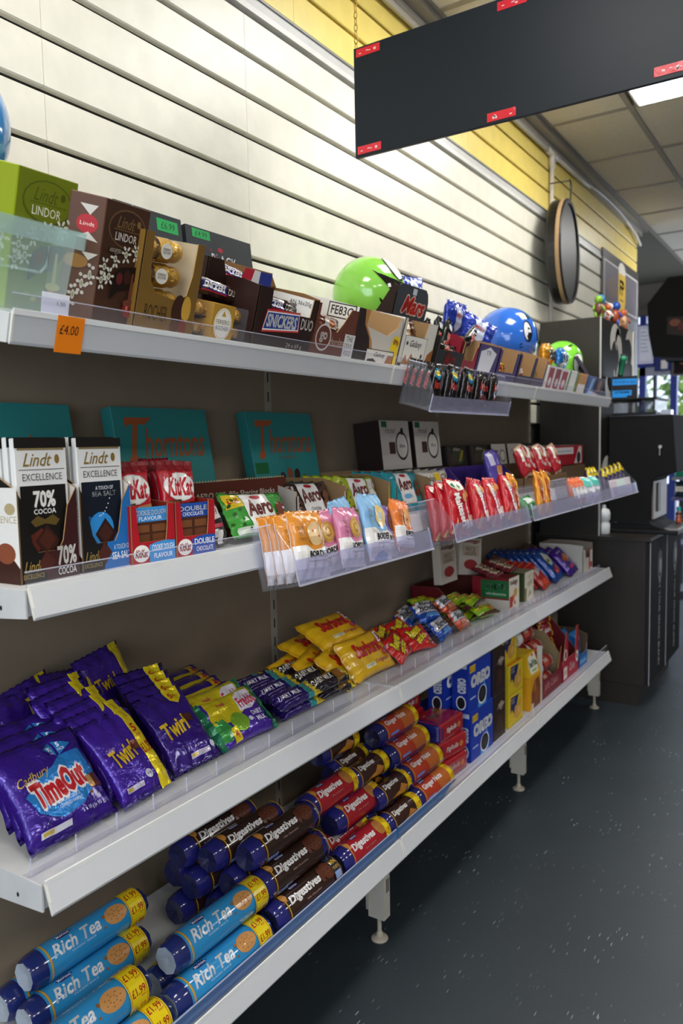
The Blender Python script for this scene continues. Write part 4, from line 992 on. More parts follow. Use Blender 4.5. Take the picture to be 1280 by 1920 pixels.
# ---------------------------------------------------------------- black bar display
mh = thing('bar_header_card', 'black header card with large red lettering behind the wrapped bars', 'display card')
MB().slab([(0,0),(.175,0),(.175,.075),(.165,.095),(.150,.105),(.02,.105),(.006,.095),(0,.08)], (-.0875,0,0), (1,0,0), (0,0,1), .002, H('#3a3d42'), H('#1a1a1a')).build('card', 'card', mh)
printed(mh, [('T', 'Mars', .22, .34, .92, .74, '#e23a2c', {'s': .45, 'b': .05, 'o': '#f0d8c8', 'ow': .04}), ('T', 'DUO', .55, .10, .80, .25, '#6b4a30'), ('R', .46, .80, .58, .95, '#c9d0d4')], .175, .105, flat_warp((-.0875,0,0), (1,0,0), (0,0,1)))
MB().slab([(0,0),(.06,0),(.06,.095),(.045,.10)], (-.0875, .06, -.0), (0,-1,0), (0,0,1), .002, H('#2a1a14')).build('side_panel', 'card', mh)
putT(mh, .11, 1.842, .10)
hl = carton('bar_carton', 'display box', .175, .24, .095, '#33261e', fc={'top': '#7a5f40'}); putT(tag(hl, 'closed dark carton under the black header card', 'box'), .092, 1.985)
mb_ = pillow('chocolate_bar', 'chocolate bar', .125, .036, .020, '#17130f', front=[('T', 'Mars', .24, .18, .66, .82, '#e0402e', {'s': .4, 'b': .05, 'o': '#f2ddd0', 'ow': .05}), ('R', .74, .25, .86, .70, '#d5d8da')], seal='lr', seed=15)
for k, (t_, y, h_, ro, ya, lb) in enumerate(((.085, 1.985, .085, -78, 0, 'standing upright behind the black box, left one'), (.080, 2.030, .085, -70, 0, 'standing upright behind the black box, right one'), (.055, 2.13, .100, -22, 12, 'lying aslant on top of the black box'), (.10, 1.955, .075, -84, 5, 'standing upright against the black header card'))):
    o = inst(mb_, 'black wrapped bar with red lettering ' + lb, 'black wrapped bars'); putT(o, t_, y, h_, yaw=ya, tilt=6, roll=ro)
fbx = tray('black_bar_box', 'display box', .170, .066, .100, .062, '#1b1917', '#1d1a18', front=[('T', 'Mars', .30, .25, .72, .62, '#a83026', {'s': .45, 'b': .03})], prof=[(0, .100), (.05, .100), (.06, .066), (.94, .066), (.95, .100), (1, .100)], hs=.1)
putT(tag(fbx, 'black bar display box with dull red lettering above the acrylic bin', 'display box'), .022, 1.958)
for k in range(3): o = inst(mb_, f'black wrapped bar inside the black bar box, {["front", "middle", "rear"][k]} one', 'black wrapped bars'); putT(o, .038+.019*k, 1.955, .045, tilt=4, roll=2-3*k)
# hanging acrylic bin with black bars
b1 = bin_clear('acrylic_bin', .505, .085, .105, .038, 'clear acrylic bin full of black wrapped bars hanging off the top shelf', 'acrylic bins on the shelf fronts')
putT(b1, -.010, 1.925, -.078)
ms = pillow('chocolate_bar', 'chocolate bar', .108, .0175, .034, '#191512', front=[('T', 'Mars', .40, .15, .78, .85, '#b8382c', {'s': .4, 'b': .03}), ('R', .10, .25, .34, .75, '#2e2b28')], seal='lr', seed=16, nu=8)
for k in range(4):
    o = inst(ms, f'black wrapped bar standing on end in the top bin, {["first", "second", "third", "fourth"][k]} from the shelf edge', 'black bars in the top bin')
    putT(o, -.016-.0185*k, 1.7000, -.020, yaw=-90, tilt=0, roll=-90)
mc = pillow('chocolate_bar', 'chocolate bar', .050, .105, .020, '#1a1512', front=[('T', 'Mars', .2, .42, .8, .62, '#c23a2c', {'s': .4, 'b': .04}), ('P', [(.15,.72),(.5,.92),(.85,.72),(.6,.62)], '#2f93b8'), ('E', .5, .78, .2, .06, '#e8c62a')], seed=18)
md = pillow('chocolate_bar', 'chocolate bar', .060, .100, .020, '#221915', front=[('T', 'Mars', .15, .50, .85, .72, '#c23a2c', {'s': .4, 'b': .04}), ('E', .5, .30, .25, .1, '#7a3a3a')], seed=19)
for k in range(8):
    pr_ = mc if k < 5 else md
    o = inst(pr_, f'black {"bar with yellow and blue print" if k < 5 else "bar with red print"} in the top bin, {["first", "second", "third", "fourth", "fifth", "sixth", "seventh", "last"][k]} along its front', 'black bars in the top bin')
    putT(o, -.040-.012*(k % 2), 1.792+.049*k, -.074+(.005 if k % 2 else 0), tilt=6, roll=(-6, 4, -3, 5, -4, 3, -2, 2)[k], yaw=(-8, 6)[k % 2])
# blue packs behind
mw = pillow('chocolate_pack', 'chocolate pack', .14, .105, .03, '#1f3aa8', front=[('P', [(.30,.25),(.36,.80),(.50,.95),(.66,.75),(.64,.30),(.45,.15)], '#c9d3ea'), ('T', 'Milky', .34, .52, .64, .68, '#c02a3a', {'s': .3, 'b': .03})], seed=21)
for k, (t_, y, h_, ya, tl, ro, lb) in enumerate(((.155, 2.21, .105, 0, 6, 0, 'blue chocolate multipack with white print beside the black header card'), (.120, 2.30, .085, -30, 18, 14, 'crumpled blue chocolate multipack leaning to the right of the printed one'), (.215, 2.03, .14, 0, 10, -6, 'blue chocolate multipack peeping over the black header card'))):
    putT(inst(mw, lb, 'blue multipacks on the top shelf'), t_, y, h_, ya, tl, ro)
hl2 = carton('bar_carton', 'display box', .22, .16, .10, '#4a3320', fc={'top': '#8a6a45'}); putT(tag(hl2, 'plain brown carton under the blue multipacks', 'box'), .105, 2.19)
# purple and brown trays
defs = [(2.085, .115, '#8f1f30', '#a5835a', [('P', [(0,0),(0,1),(.12,1),(.15,.5),(.30,.3),(.70,.3),(.9,.6),(1,1),(1,0)], '#98202f'), ('T', 'KitKat', .2, .1, .7, .25, '#f0e0e0')], [(0,.10),(.12,.10),(.16,.05),(.8,.05),(.9,.09),(1,.09)], 'dark red display tray with a brown lining'),
        (2.225, .150, '#3d2a66', '#a5835a', [('P', [(.10,.25),(.10,.80),(.30,.86),(.5,.95),(.70,.86),(.88,.80),(.72,.25)], '#e8e6ec'), ('T', 'TR', .36, .72, .62, .84, '#2a2050'), ('R', 0, 0, 1, .22, '#3d2a66')], [(0,.105),(1,.105)], 'purple display tray with a white cut-out panel'),
        (2.395, .165, '#3b2b60', '#a5835a', [('R', 0, 0, .10, 1, '#44306e'), ('R', .9, 0, 1, 1, '#44306e')], [(0,.10),(.06,.10),(.10,.035),(.82,.035),(.86,.10),(1,.10)], 'purple display tray open at the front with red bars'),
        (2.565, .150, '#322540', '#a5835a', [('R', 0, 0, .10, 1, '#2f2440'), ('R', .9, 0, 1, 1, '#2f2440')], [(0,.10),(.06,.10),(.10,.035),(.85,.035),(.90,.10),(1,.10)], 'dark purple display tray open at the front with yellow and red bars'),
        (2.705, .120, '#4a3a55', '#a5835a', [('R', .88, 0, 1, 1, '#5a4a66')], [(0,.10),(.06,.10),(.10,.035),(.85,.035),(.90,.10),(1,.10)], 'grey-purple display tray at the end of the brown-lined trays')]
rb_ = pillow('snack_bar', 'snack bar', .09, .034, .018, '#b3222a', front=[('R', .3, .2, .7, .8, '#f0e8e0'), ('T', 'bar', .36, .3, .64, .7, '#b3222a')], seal='lr', seed=30)
yb_ = pillow('snack_bar', 'snack bar', .09, .034, .018, '#c7a21c', front=[('R', .15, .2, .5, .8, '#b3222a'), ('E', .7, .5, .1, .3, '#5a3a1a')], seal='lr', seed=31)
for k, (y, w, o_, i_, art, pf, lb) in enumerate(defs):
    t = tray('snack_tray', 'display box', w, .072 if y < 2.3 else .22, .112, .1, o_, i_, front=art, prof=pf, hs=.105)
    putT(tag(t, lb, 'display box', 'open trays in the middle of the top shelf'), .028, y)
    for q in range(2): putT(inst(rb_ if (k+q) % 2 else yb_, f'{"red" if (k+q) % 2 else "yellow and red"} small bar in the {lb.split(" tray")[0]} tray, {["front", "rear"][q]}', 'small bars in open trays'), .050+.030*q, y, .028+.006*q, tilt=20, roll=6*q-3)
# far end of the top shelf
fart = [('R', 0, 0, 1, 1, '#e8e4dc'), ('R', .04, .06, .28, .92, '#9c2033'), ('R', .36, .06, .62, .92, '#8a1c34'), ('R', .70, .06, .98, .88, '#a02440'), ('E', .16, .35, .07, .18, '#d8d0d0'), ('E', .50, .35, .07, .18, '#d8c8cc'), ('E', .84, .35, .08, .18, '#d8d0d0')]
for k, (y, w, c, f_, lb) in enumerate(((2.905, .235, '#e8e2d2', fart, 'white display box with three dark red packs'), (3.095, .12, '#e4e0d8', [('R', 0, 0, .16, 1, '#3a8a3f'), ('R', .84, 0, 1, 1, '#3a8a3f'), ('R', .2, .1, .8, .9, '#e9e7df')], 'white and green display box'), (3.225, .12, '#c88a2a', [('R', .1, .1, .9, .5, '#e0ddd5'), ('R', 0, 0, .08, 1, '#6a5030')], 'orange display box'), (3.36, .12, '#2a4a8a', [('P', [(.2,0),(.5,.9),(.8,.9),(.6,0)], '#8fb0dc')], 'blue display box with a pale stripe'), (3.50, .13, '#33243f', [('E', .45, .6, .2, .3, '#8a6a50'), ('R', .1, .1, .3, .3, '#b02a3a')], 'dark purple display box'))):
    t = carton('snack_box', 'display box', w, .20, .088-.002*k, c, front=f_, fc={'top': '#d8a24a' if k == 0 else '#d9d4ca'}); putT(tag(t, lb + ' at the far end of the top shelf', 'display box', 'boxes at the far end of the top shelf'), .028, y)
yp = pillow('sweet_bag', 'sweets', .09, .075, .035, '#e0961a', front=[('E', .6, .45, .22, .3, '#5a4a30'), ('R', .1, .6, .5, .8, '#f0c860')], seed=41); bp_ = pillow('sweet_bag', 'sweets', .085, .075, .035, '#1f78c8', front=[('E', .5, .45, .25, .3, '#d8e4f0'), ('E', .45, .45, .12, .2, '#203a60')], seed=42)
for k in range(4):
    pr_ = yp if k < 2 else bp_; putT(inst(pr_, f'{"orange" if k < 2 else "bright blue"} sweet bag sitting on the far display boxes, {["left", "right"][k % 2]} of the two', 'sweet bags on the far boxes'), .060+.02*(k % 2), 2.83+.085*k, .088, tilt=14, roll=(-6, 5)[k % 2])
cc = carton('card_pack', 'pack', .11, .012, .15, '#1f6f9a', front=[('E', .4, .5, .3, .2, '#c8b23a'), ('R', .1, .1, .9, .3, '#c03a3a'), ('R', .45, .86, .6, .95, '#e8eef4')]); put(tag(cc, 'upright blue card pack behind the blue balloon', 'pack'), -1.19, 3.33, 1.535, tilt=8)
fc_ = carton('folded_card', 'card', .16, .012, .10, '#3a2f44', front=[('P', [(.1,.2),(.5,.6),(.9,.3),(.7,.2)], '#8a6a9a'), ('P', [(.3,.7),(.8,.9),(.9,.7)], '#5a4a6a'), ('R', .1, .1, .6, .2, '#9a7a8a')]); putT(tag(fc_, 'dark purple patterned pack leaning at the end of the top shelf', 'pack'), .10, 3.53, .084, yaw=20, tilt=45)
lb_ = carton('backing_carton', 'box', .20, .13, .130, '#6b5236', fc={'top': '#8a6a45'}); putT(tag(lb_, 'plain brown carton behind the lime green box, under the left balloon', 'box'), .192, .66)
# ================================================================ second shelf
ORD = ['first', 'second', 'third', 'fourth', 'fifth', 'sixth', 'seventh', 'eighth', 'ninth', 'tenth']
# tall boxes of thin bars
def excellence(body, extra):
    return [('R', .0, .93, 1, 1, '#171310'), ('R', .05, .915, .95, .93, '#8d7a52'), ('T', 'Lindt', .14, .80, .70, .895, '#8a6f33', {'s': .4, 'b': .01}), ('E', .80, .85, .05, .035, '#8a6f33'), ('R', .06, .775, .94, .780, '#4a4238'), ('T', 'EXCELLENCE', .12, .70, .88, .75, '#4a4034'), ('R', .06, .10, .94, .665, body)] + extra
e70 = excellence('#100d0b', [('T', '70%', .30, .51, .72, .625, '#f2efe8', {'b': .05}), ('T', 'COCOA', .29, .46, .72, .497, '#f2efe8', {'b': .02}), ('P', [(.22,.41),(.35,.45),(.5,.42),(.65,.45),(.78,.41),(.70,.37),(.5,.39),(.3,.37)], '#5f4d1f'), ('P', [(.14,.30),(.42,.36),(.55,.28),(.30,.18)], '#5d2416'), ('P', [(.28,.27),(.52,.38),(.76,.26),(.52,.12)], '#351610'), ('P', [(.34,.27),(.52,.35),(.68,.27),(.52,.19)], '#4a2014')])
eSS = excellence('#0c1626', [('P', [(.06,.12),(.06,.42),(.50,.36),(.94,.20),(.94,.12)], '#155a9c'), ('E', .45, .30, .28, .13, '#2f8fd8'), ('T', 'A TOUCH OF', .36, .60, .76, .63, '#dfe6ee', {'b': .01}), ('T', 'SEA SALT', .28, .55, .82, .59, '#f2f4f6', {'b': .03}), ('P', [(.30,.26),(.54,.38),(.78,.25),(.54,.11)], '#2a1410'), ('P', [(.36,.26),(.54,.345),(.70,.26),(.54,.18)], '#43201a')] + [('E', .42+.04*k, .40+.012*k*k*.3, .012, .006, '#e8eef4') for k in range(7)])
W_ = .088
p70 = carton('chocolate_bar_box', 'chocolate bar', W_, .0105, .200, '#ecebe8', front=e70, left=[('R', .1, .62, .9, .64, '#b9b6ae')], fc={'top': '#171310'})
pSS = carton('chocolate_bar_box', 'chocolate bar', W_, .0105, .200, '#ecebe8', front=eSS, left=[('R', .1, .62, .9, .64, '#b9b6ae')], fc={'top': '#171310'})
def ex_tray(lc, rc, art, label, X, Y):
    w, d = .101, .115
    t = tray('chocolate_display_tray', 'display box', w, d, .165, .10, '#15110f', '#d0c8bc', prof=[(0, .130), (.10, .112), (.22, .055), (.30, .042), (.66, .042), (.74, .055), (.84, .105), (1, .130)], hs=.13, fc=lc, slope=.6,
             front=[('P', [(.42,0),(1,0),(1,1),(.84,.80),(.74,.43),(.66,.325),(.50,.325)], rc)] + art, left=[('R', 0, 0, 1, .82, '#ebe8e4'), ('T', 'EXCELLENCE', .25, .52, .98, .58, '#b6a47a'), ('E', .86, .64, .1, .05, '#b6a47a'), ('P', [(.5,0),(.5,.16),(.75,.30),(1,.14),(1,0)], '#3b1d15'), ('E', .75, .26, .18, .09, '#8a4a32'), ('P', [(.0,.0),(.0,.18),(.5,.1),(.5,0)], '#241310')])
    return put(tag(t, label, 'display box', 'tall chocolate display trays'), X, Y, S2, yaw=2)
sm = lambda t, c: [('T', 'Lindt', .06, .12, .36, .24, '#a58a45', {'s': .4}), ('T', 'EXCELLENCE', .04, .05, .38, .10, '#a58a45'), ('P', [(.30,.20),(.44,.34),(.58,.20),(.44,.06)], '#4a1f16')]
ex_tray('#120e0c', '#3a1416', sm(0, 0) + [('T', '70%', .62, .15, .95, .36, '#f2efe8', {'b': .04}), ('T', 'COCOA', .62, .04, .94, .12, '#f2efe8')], 'black and burgundy display tray of tall chocolate bars marked 70%', -.958, .705)
ex_tray('#120f12', '#1d6fb8', sm(0, 0) + [('T', 'A TOUCH OF', .62, .22, .95, .28, '#dfe8f0'), ('T', 'SEA SALT', .58, .10, .97, .19, '#f2f5f8', {'b': .02})], 'black and blue display tray of tall chocolate bars marked sea salt', -.962, .812)
for k in range(6):
    put(inst(p70, f'white and black tall chocolate bar marked 70%, {ORD[k]} from the front', 'tall 70% bars'), -.964-.0165*k, .7045, S2+.0035+.0015*(k % 2), yaw=2, tilt=1)
    put(inst(pSS, f'white and blue tall sea salt chocolate bar, {ORD[k]} from the front', 'tall sea salt bars'), -.968-.0165*k, .8115, S2+.0035+.0015*(k % 2), yaw=2, tilt=1)
# turquoise gift boxes at the back
def th_art(name): return [('T', 'T', .10, .58, .33, .92, '#a8552c', {'s': .3, 'b': .01}), ('E', .15, .60, .05, .035, '#a8552c', 30), ('P', [(.10,.84),(.14,.90),(.36,.925),(.36,.895),(.16,.87)], '#a8552c'), ('T', 'horntons', .27, .61, .93, .84, '#a8552c', {'s': .35, 'b': .012}), ('T', 'CONTINENTAL', .38, .56, .66, .585, '#8a5a3a'), ('R', .02, .43, .20, .53, '#1f6b3a'), ('T', name, .50, .13, .76, .19, '#1d2b2c')] + \
    [('E', .18+.11*k, .16+.26*math.sin(math.pi*(k+.35)/7.2), .045, .055, ['#5a3022', '#3a2018', '#3f241c', '#8a5236', '#3a2018', '#40261c', '#6a3a28'][k], 40-14*k) for k in range(7)]
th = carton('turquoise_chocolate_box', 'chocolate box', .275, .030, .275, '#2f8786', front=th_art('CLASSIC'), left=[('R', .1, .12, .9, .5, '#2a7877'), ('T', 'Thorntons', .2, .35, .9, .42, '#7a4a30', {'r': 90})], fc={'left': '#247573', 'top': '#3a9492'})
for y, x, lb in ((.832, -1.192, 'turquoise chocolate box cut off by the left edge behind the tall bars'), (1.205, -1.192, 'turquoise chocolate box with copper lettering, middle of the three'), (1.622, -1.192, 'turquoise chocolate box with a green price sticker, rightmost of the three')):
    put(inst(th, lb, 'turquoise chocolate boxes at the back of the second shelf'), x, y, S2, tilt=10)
# red wafer packs in trays
kkA = lambda c, l1, l2: [('R', 0, .88, 1, 1, '#8f1420'), ('E', .5, .70, .44, .16, '#d8d2cc'), ('E', .5, .70, .42, .148, '#f4f0ea'), ('T', 'KitKat', .13, .60, .87, .80, '#c4192a', {'s': .35, 'b': .05}), ('E', .22, .83, .12, .03, '#c4192a'), ('P', [(.02,.34),(.05,.54),(.48,.56),(.5,.34)], '#5a321c'), ('P', [(.50,.34),(.52,.52),(.98,.54),(.98,.34)], c), ('E', .62, .44, .13, .07, l1), ('E', .62, .44, .07, .04, l2)]
kk1 = pillow('wafer_pack', 'chocolate pack', .080, .160, .022, '#c01526', front=kkA('#b98a52', '#4a9fd0', '#d86aa0'), sealcol='#8f1420', seed=51, mat='wrap')
kk2 = pillow('wafer_pack', 'chocolate pack', .080, .160, .022, '#c01526', front=kkA('#3c2014', '#5aa83a', '#8a5a30'), sealcol='#8f1420', seed=52, mat='wrap')
def kk_tray(c, a, b, label, X, Y):
    t = tray('wafer_display_tray', 'display box', .088, .13, .10, .09, '#a5121f', '#8a2a22', fc='#b01624', prof=[(0, .094), (.14, .094), (.16, .060), (.20, .034), (.80, .034), (.84, .060), (.86, .094), (1, .094)], hs=.094, slope=.9,
             front=[('P', [(.40,0),(1,0),(1,.34),(.80,.36),(.55,.34),(.40,.30)], c), ('R', .86, .36, 1, .98, '#b01624'), ('E', .22, .17, .18, .15, '#f0ece6'), ('T', 'KitKat', .08, .10, .36, .24, '#b01624', {'s': .3, 'b': .04}), ('T', a, .46, .19, .97, .30, '#f2f4f8', {'b': .02}), ('T', b, .50, .06, .93, .15, '#f2f4f8', {'b': .02})])
    return put(tag(t, label, 'display box', 'red wafer trays'), X, Y, S2, yaw=-6)
def kk_band(c, a, b, label, X, Y):
    t = thing('wafer_front_card', label, 'display card')
    MB().box(-.036, 0, 0, .036, .0015, .060, H(c)).build('card', 'card', t)
    printed(t, [('R', .03, .0, .97, .60, '#4a2616'), ('R', .08, .32, .46, .52, '#7a4a2a'), ('R', .54, .32, .92, .52, '#7a4a2a'), ('R', .08, .06, .46, .26, '#6a3c22'), ('R', .54, .06, .92, .26, '#6a3c22'), ('T', a, .08, .78, .94, .92, '#f2f4f8', {'b': .03}), ('T', b, .18, .64, .82, .75, '#f2f4f8', {'b': .01})], .072, .060, flat_warp((-.036,0,0), (1,0,0), (0,0,1)))
    return put(t, X, Y, S2+.030, yaw=-6)
kk_tray('#3f94d6', 'COOKIE DOUGH', 'FLAVOUR', 'red display tray with a light blue cookie dough panel', -.952, .898)
kk_band('#3f94d6', 'COOKIE DOUGH', 'FLAVOUR', 'light blue card in the red tray showing chocolate squares', -.9575, .898)
kk_tray('#1f4fa8', 'DOUBLE', 'CHOCOLATE', 'red display tray with a dark blue double chocolate panel', -.945, .990)
kk_band('#1f4fa8', 'DOUBLE', 'CHOCOLATE', 'dark blue card in the red tray showing dark chocolate', -.9505, .990)
for k in range(4):
    put(inst(kk1, f'tall red wafer pack in the cookie dough tray, {ORD[k]} from the front', 'red wafer packs'), -.978-.022*k, .893+.008*k, S2+.006, yaw=-6, tilt=9, roll=-2+k)
    put(inst(kk2, f'tall red wafer pack in the double chocolate tray, {ORD[k]} from the front', 'red wafer packs'), -.970-.022*k, .985+.010*k, S2+.006, yaw=-6, tilt=11, roll=3-k)
ch = pillow('wafer_pack', 'chocolate pack', .075, .150, .02, '#a81424', front=[('R', .0, .80, .25, .95, '#e8e8e8'), ('R', .25, .80, .5, .95, '#181818'), ('R', .5, .80, .75, .95, '#e8e8e8'), ('R', .75, .80, 1, .95, '#181818')], seed=53, mat='wrap')
put(tag(ch, 'red wafer pack with a black and white chequered top at the back of the tray', 'chocolate pack'), -1.075, 1.045, S2+.02, tilt=10)
bwp = pillow('biscuit_pack', 'biscuits', .055, .095, .022, '#2a2426', front=[('P', [(.1,.5),(.3,.9),(.8,.85),(.9,.55)], '#ddd6d2'), ('T', 'WITH', .3, .62, .75, .74, '#2a2426', {'b': .02}), ('R', .1, .36, .9, .44, '#b03a4a'), ('R', .0, .05, .25, .3, '#e4e2e0'), ('R', .5, .05, .75, .3, '#e4e2e0'), ('R', .25, .18, .5, .34, '#cfcac6')], seed=55, mat='wrap')
for k in range(2): put(inst(bwp, f'small black and white biscuit pack between red tray and green block, {["front", "rear"][k]} one', 'small black and white packs'), -.965-.025*k, 1.070+.012*k, S2+.002, tilt=20, roll=-4)
# aerated chocolate bars in trays
def aero(c2, flav, fc, extra=()):
    return [('P', [(.30,.06),(.25,.94),(.66,.94),(.72,.06)], '#f0ece8'), ('T', 'Aero', .29, .44, .68, .80, '#6a241c', {'b': .06, 's': .1, 'r': 4}), ('E', .48, .86, .09, .05, '#b82030'), ('T', flav, .40, .22, .62, .33, fc)] + [('E', x, y, .02, .035, c2) for x, y in ((.05,.3),(.10,.5),(.16,.25),(.20,.6),(.12,.8),(.22,.4),(.07,.68),(.25,.15))] + list(extra)
def aero_r(c): return [('E', .84, .55, .10, .18, c), ('E', .76, .35, .07, .12, c), ('E', .93, .4, .05, .09, c)]
aG = pillow('chocolate_block', 'chocolate bar', .205, .098, .024, '#3fa037', seal='lr', front=[('P', [(.05,.62),(.04,.93),(.24,.93),(.26,.66)], '#e8c81e'), ('T', '£1.65', .07, .72, .22, .86, '#b02020', {'b': .04}), ('R', .08, .06, .30, .2, '#dfe8d8')] + aero('#2d5a20', 'peppermint', '#3a2a20', aero_r('#7a3a24')), seed=61, mat='wrap')
put(tag(aG, 'bright green peppermint chocolate block leaning at the shelf front', 'chocolate bar'), -.965, 1.212, S2+.006, yaw=3, tilt=28, roll=3)
aC = pillow('chocolate_block', 'chocolate bar', .185, .098, .022, '#3e1f16', seal='lr', front=aero('#6a3a28', 'chocolate', '#3a2a20', aero_r('#7a4a34')), seed=62, mat='wrap')
aY = pillow('chocolate_block', 'chocolate bar', .185, .098, .022, '#a8b41e', seal='lr', front=aero('#5a6a10', 'white', '#3a2a20', [('P', [(.70,.10),(.70,.9),(.92,.9),(.86,.10)], '#eeeae0'), ('T', 'LUV', .73, .6, .88, .8, '#3a3030'), ('E', .8, .35, .06, .12, '#4a2a40')]), seed=63, mat='wrap')
aT = pillow('chocolate_block', 'chocolate bar', .190, .105, .022, '#1f97a8', seal='lr', front=aero('#136a78', 'milk', '#1f6a8a', aero_r('#5a2e20') + [('E', .46, .26, .1, .07, '#6ab0d8')]), seed=64, mat='wrap')
yl = pillow('chocolate_block', 'chocolate bar', .18, .095, .02, '#e6e0d2', seal='lr', front=[('T', 'Galaxy', .1, .6, .45, .85, '#3a2a20', {'s': .3}), ('R', .42, .66, .6, .92, '#f0c81e'), ('E', .5, .38, .12, .2, '#8a5a3a'), ('T', 'Ch', .62, .6, .85, .85, '#3a2a20', {'s': .3}), ('R', .0, .0, .12, .5, '#e8c81e')], seed=65, mat='wrap')
BR = '#9a7a56'
for y, w, o_, X, lb, art in ((1.245, .285, '#5a2618', -1.055, 'brown cardboard tray printed for milk sharing blocks', None), (1.455, .20, '#b8b0a4', -.995, 'cardboard tray holding dark chocolate blocks', None), (1.67, .215, '#a89a20', -1.0, 'yellow edged cardboard tray holding yellow chocolate blocks', None), (1.88, .20, '#1f8f9c', -.985, 'turquoise edged cardboard tray holding turquoise blocks', None)):
    t = tray('sharing_block_tray', 'display box', w, .24 if X > -1.03 else .17, .105, .02, o_, BR, prof=[(0, .075), (.04, .075), (.05, .022), (.95, .022), (.96, .075), (1, .075)], hs=.085, slope=.3)
    put(tag(t, lb, 'display box', 'sharing block trays'), X, y, S2, yaw=0)
    mb = MB(); n = int(w/.008)        # perforated top edge of the back panel
    for k in range(n): mb.poly([(-w/2+k*.008, .012, .105), (-w/2+k*.008+.006, .012, .105), (-w/2+k*.008+.003, .012, .109)], H('#c9b48e'))
    mb.xf(Matrix.Translation((0, (.24 if X > -1.03 else .17)-.013, 0))).build('perforated_edge', 'kraft', t)['kind'] = 'stuff'
fp = thing('tray_header', 'dark brown cardboard panel lettered Milk 90g Sharing Blocks behind the green block', 'display card')
MB().box(-.15, 0, 0, .15, .002, .062, H('#5a2618')).build('card', 'card', fp)
mb = MB()
for k in range(37): mb.poly([(-.15+k*.008, .001, .062), (-.15+k*.008+.006, .001, .062), (-.15+k*.008+.003, .001, .066)], H('#c9b48e'))
mb.build('perforated_edge', 'kraft', fp)['kind'] = 'stuff'
printed(fp, [('T', 'AERO Milk 90g Sharing Blocks', .04, .42, .86, .66, '#cdbfb4', {'b': .01})], .30, .062, flat_warp((-.15,0,0), (1,0,0), (0,0,1)))
put(fp, -1.045, 1.235, S2+.055)
tops = []
for k in range(4):
    put(inst(aC, f'dark brown chocolate block in the grey tray, {ORD[k]} from the front', 'dark chocolate blocks'), -1.012-.03*k, 1.452, S2+.012, yaw=2, tilt=24, roll=2)
    put(inst(aY, f'yellow-green chocolate block, {ORD[k]} from the front of its tray', 'yellow chocolate blocks'), -1.018-.03*k, 1.662, S2+.012, tilt=18, roll=3)
    put(inst(aT, f'turquoise chocolate block, {ORD[k]} from the front of its tray', 'turquoise chocolate blocks'), -1.000-.03*k, 1.876, S2+.010, tilt=20, roll=2)
for k in range(5): put(inst(yl, f'cream and yellow chocolate block behind the red sweet bags, {ORD[k]} from the front', 'cream chocolate blocks'), -1.00-.028*k, 2.075, S2+.012, tilt=16, roll=-2)
# boxes at the back
ins = [('E', .70, .48, .22, .30, '#2c2826'), ('E', .70, .48, .185, .25, '#d9d4cc'), ('E', .73, .78, .05, .08, '#2c2826', -30), ('T', 'thin', .61, .44, .80, .52, '#2a2624'), ('R', .26, .32, .46, .56, '#4a3026'), ('T', 'Hotel', .16, .74, .52, .86, '#7a7068', {'s': .4}), ('R', .06, .86, .24, .98, '#226b3c')]
bb = carton('thins_box', 'chocolate box', .185, .09, .150, '#c9c2b8', front=ins, fc={'left': '#2a1a18', 'top': '#3a2a26', 'right': '#2a1a18'})
for k in range(2): put(inst(bb, ['white fronted dark chocolate box with green sticker, left of the pair', 'white fronted dark chocolate box with green sticker, right of the pair'][k], 'white fronted boxes at the back'), -1.155, 2.105+.215*k, S2+.105, tilt=6)
rs_ = tray('backing_box', 'display box', .45, .13, .10, .10, '#6a5236', '#7a6040'); put(tag(rs_, 'low brown carton under the two white fronted boxes', 'box'), -1.135, 2.21, S2)
db = carton('dark_mint_box', 'chocolate box', .165, .08, .082, '#221d1b', front=[('E', .55, .5, .3, .35, '#33402c'), ('P', [(.55,.3),(.75,.8),(.85,.75),(.68,.3)], '#8a7a2c'), ('E', .3, .4, .12, .25, '#4a3a30'), ('R', .05, .05, .2, .95, '#3a332e'), ('T', 'After', .3, .75, .7, .9, '#c0b8a8', {'s': .3})], fc={'top': '#332a26'})
wb_ = carton('thin_mint_box', 'chocolate box', .15, .08, .082, '#c6beb4', front=[('E', .72, .42, .2, .3, '#2c2826'), ('E', .72, .42, .16, .24, '#d9d4cc'), ('T', 'mint', .2, .62, .5, .75, '#5a5048')], fc={'left': '#2a1f1c', 'top': '#4a3a34'})
for k, (pr_, y, lb) in enumerate(((db, 2.535, 'dark green and gold printed chocolate box, left of the dark pair'), (db, 2.735, 'dark green and gold printed chocolate box, right of the dark pair'), (wb_, 2.93, 'small white fronted chocolate box, left of the small pair'), (wb_, 3.10, 'small white fronted chocolate box, right of the small pair'), (db, 3.29, 'dark printed chocolate box at the far end of the back row'))):
    put(inst(pr_, lb, 'small boxes at the back of the second shelf'), -1.15, y, S2+.092, tilt=8)
rs2 = tray('backing_box', 'display box', .92, .14, .09, .09, '#6a5236', '#7a6040'); put(tag(rs2, 'long low brown carton under the small chocolate boxes', 'box'), -1.13, 2.93, S2)
pt_ = tray('purple_tray', 'display box', .46, .13, .10, .03, '#3c2a78', '#4a3690', hs=.05); put(tag(pt_, 'purple display tray behind the red sweet bags', 'display box'), -.995, 2.45, S2)
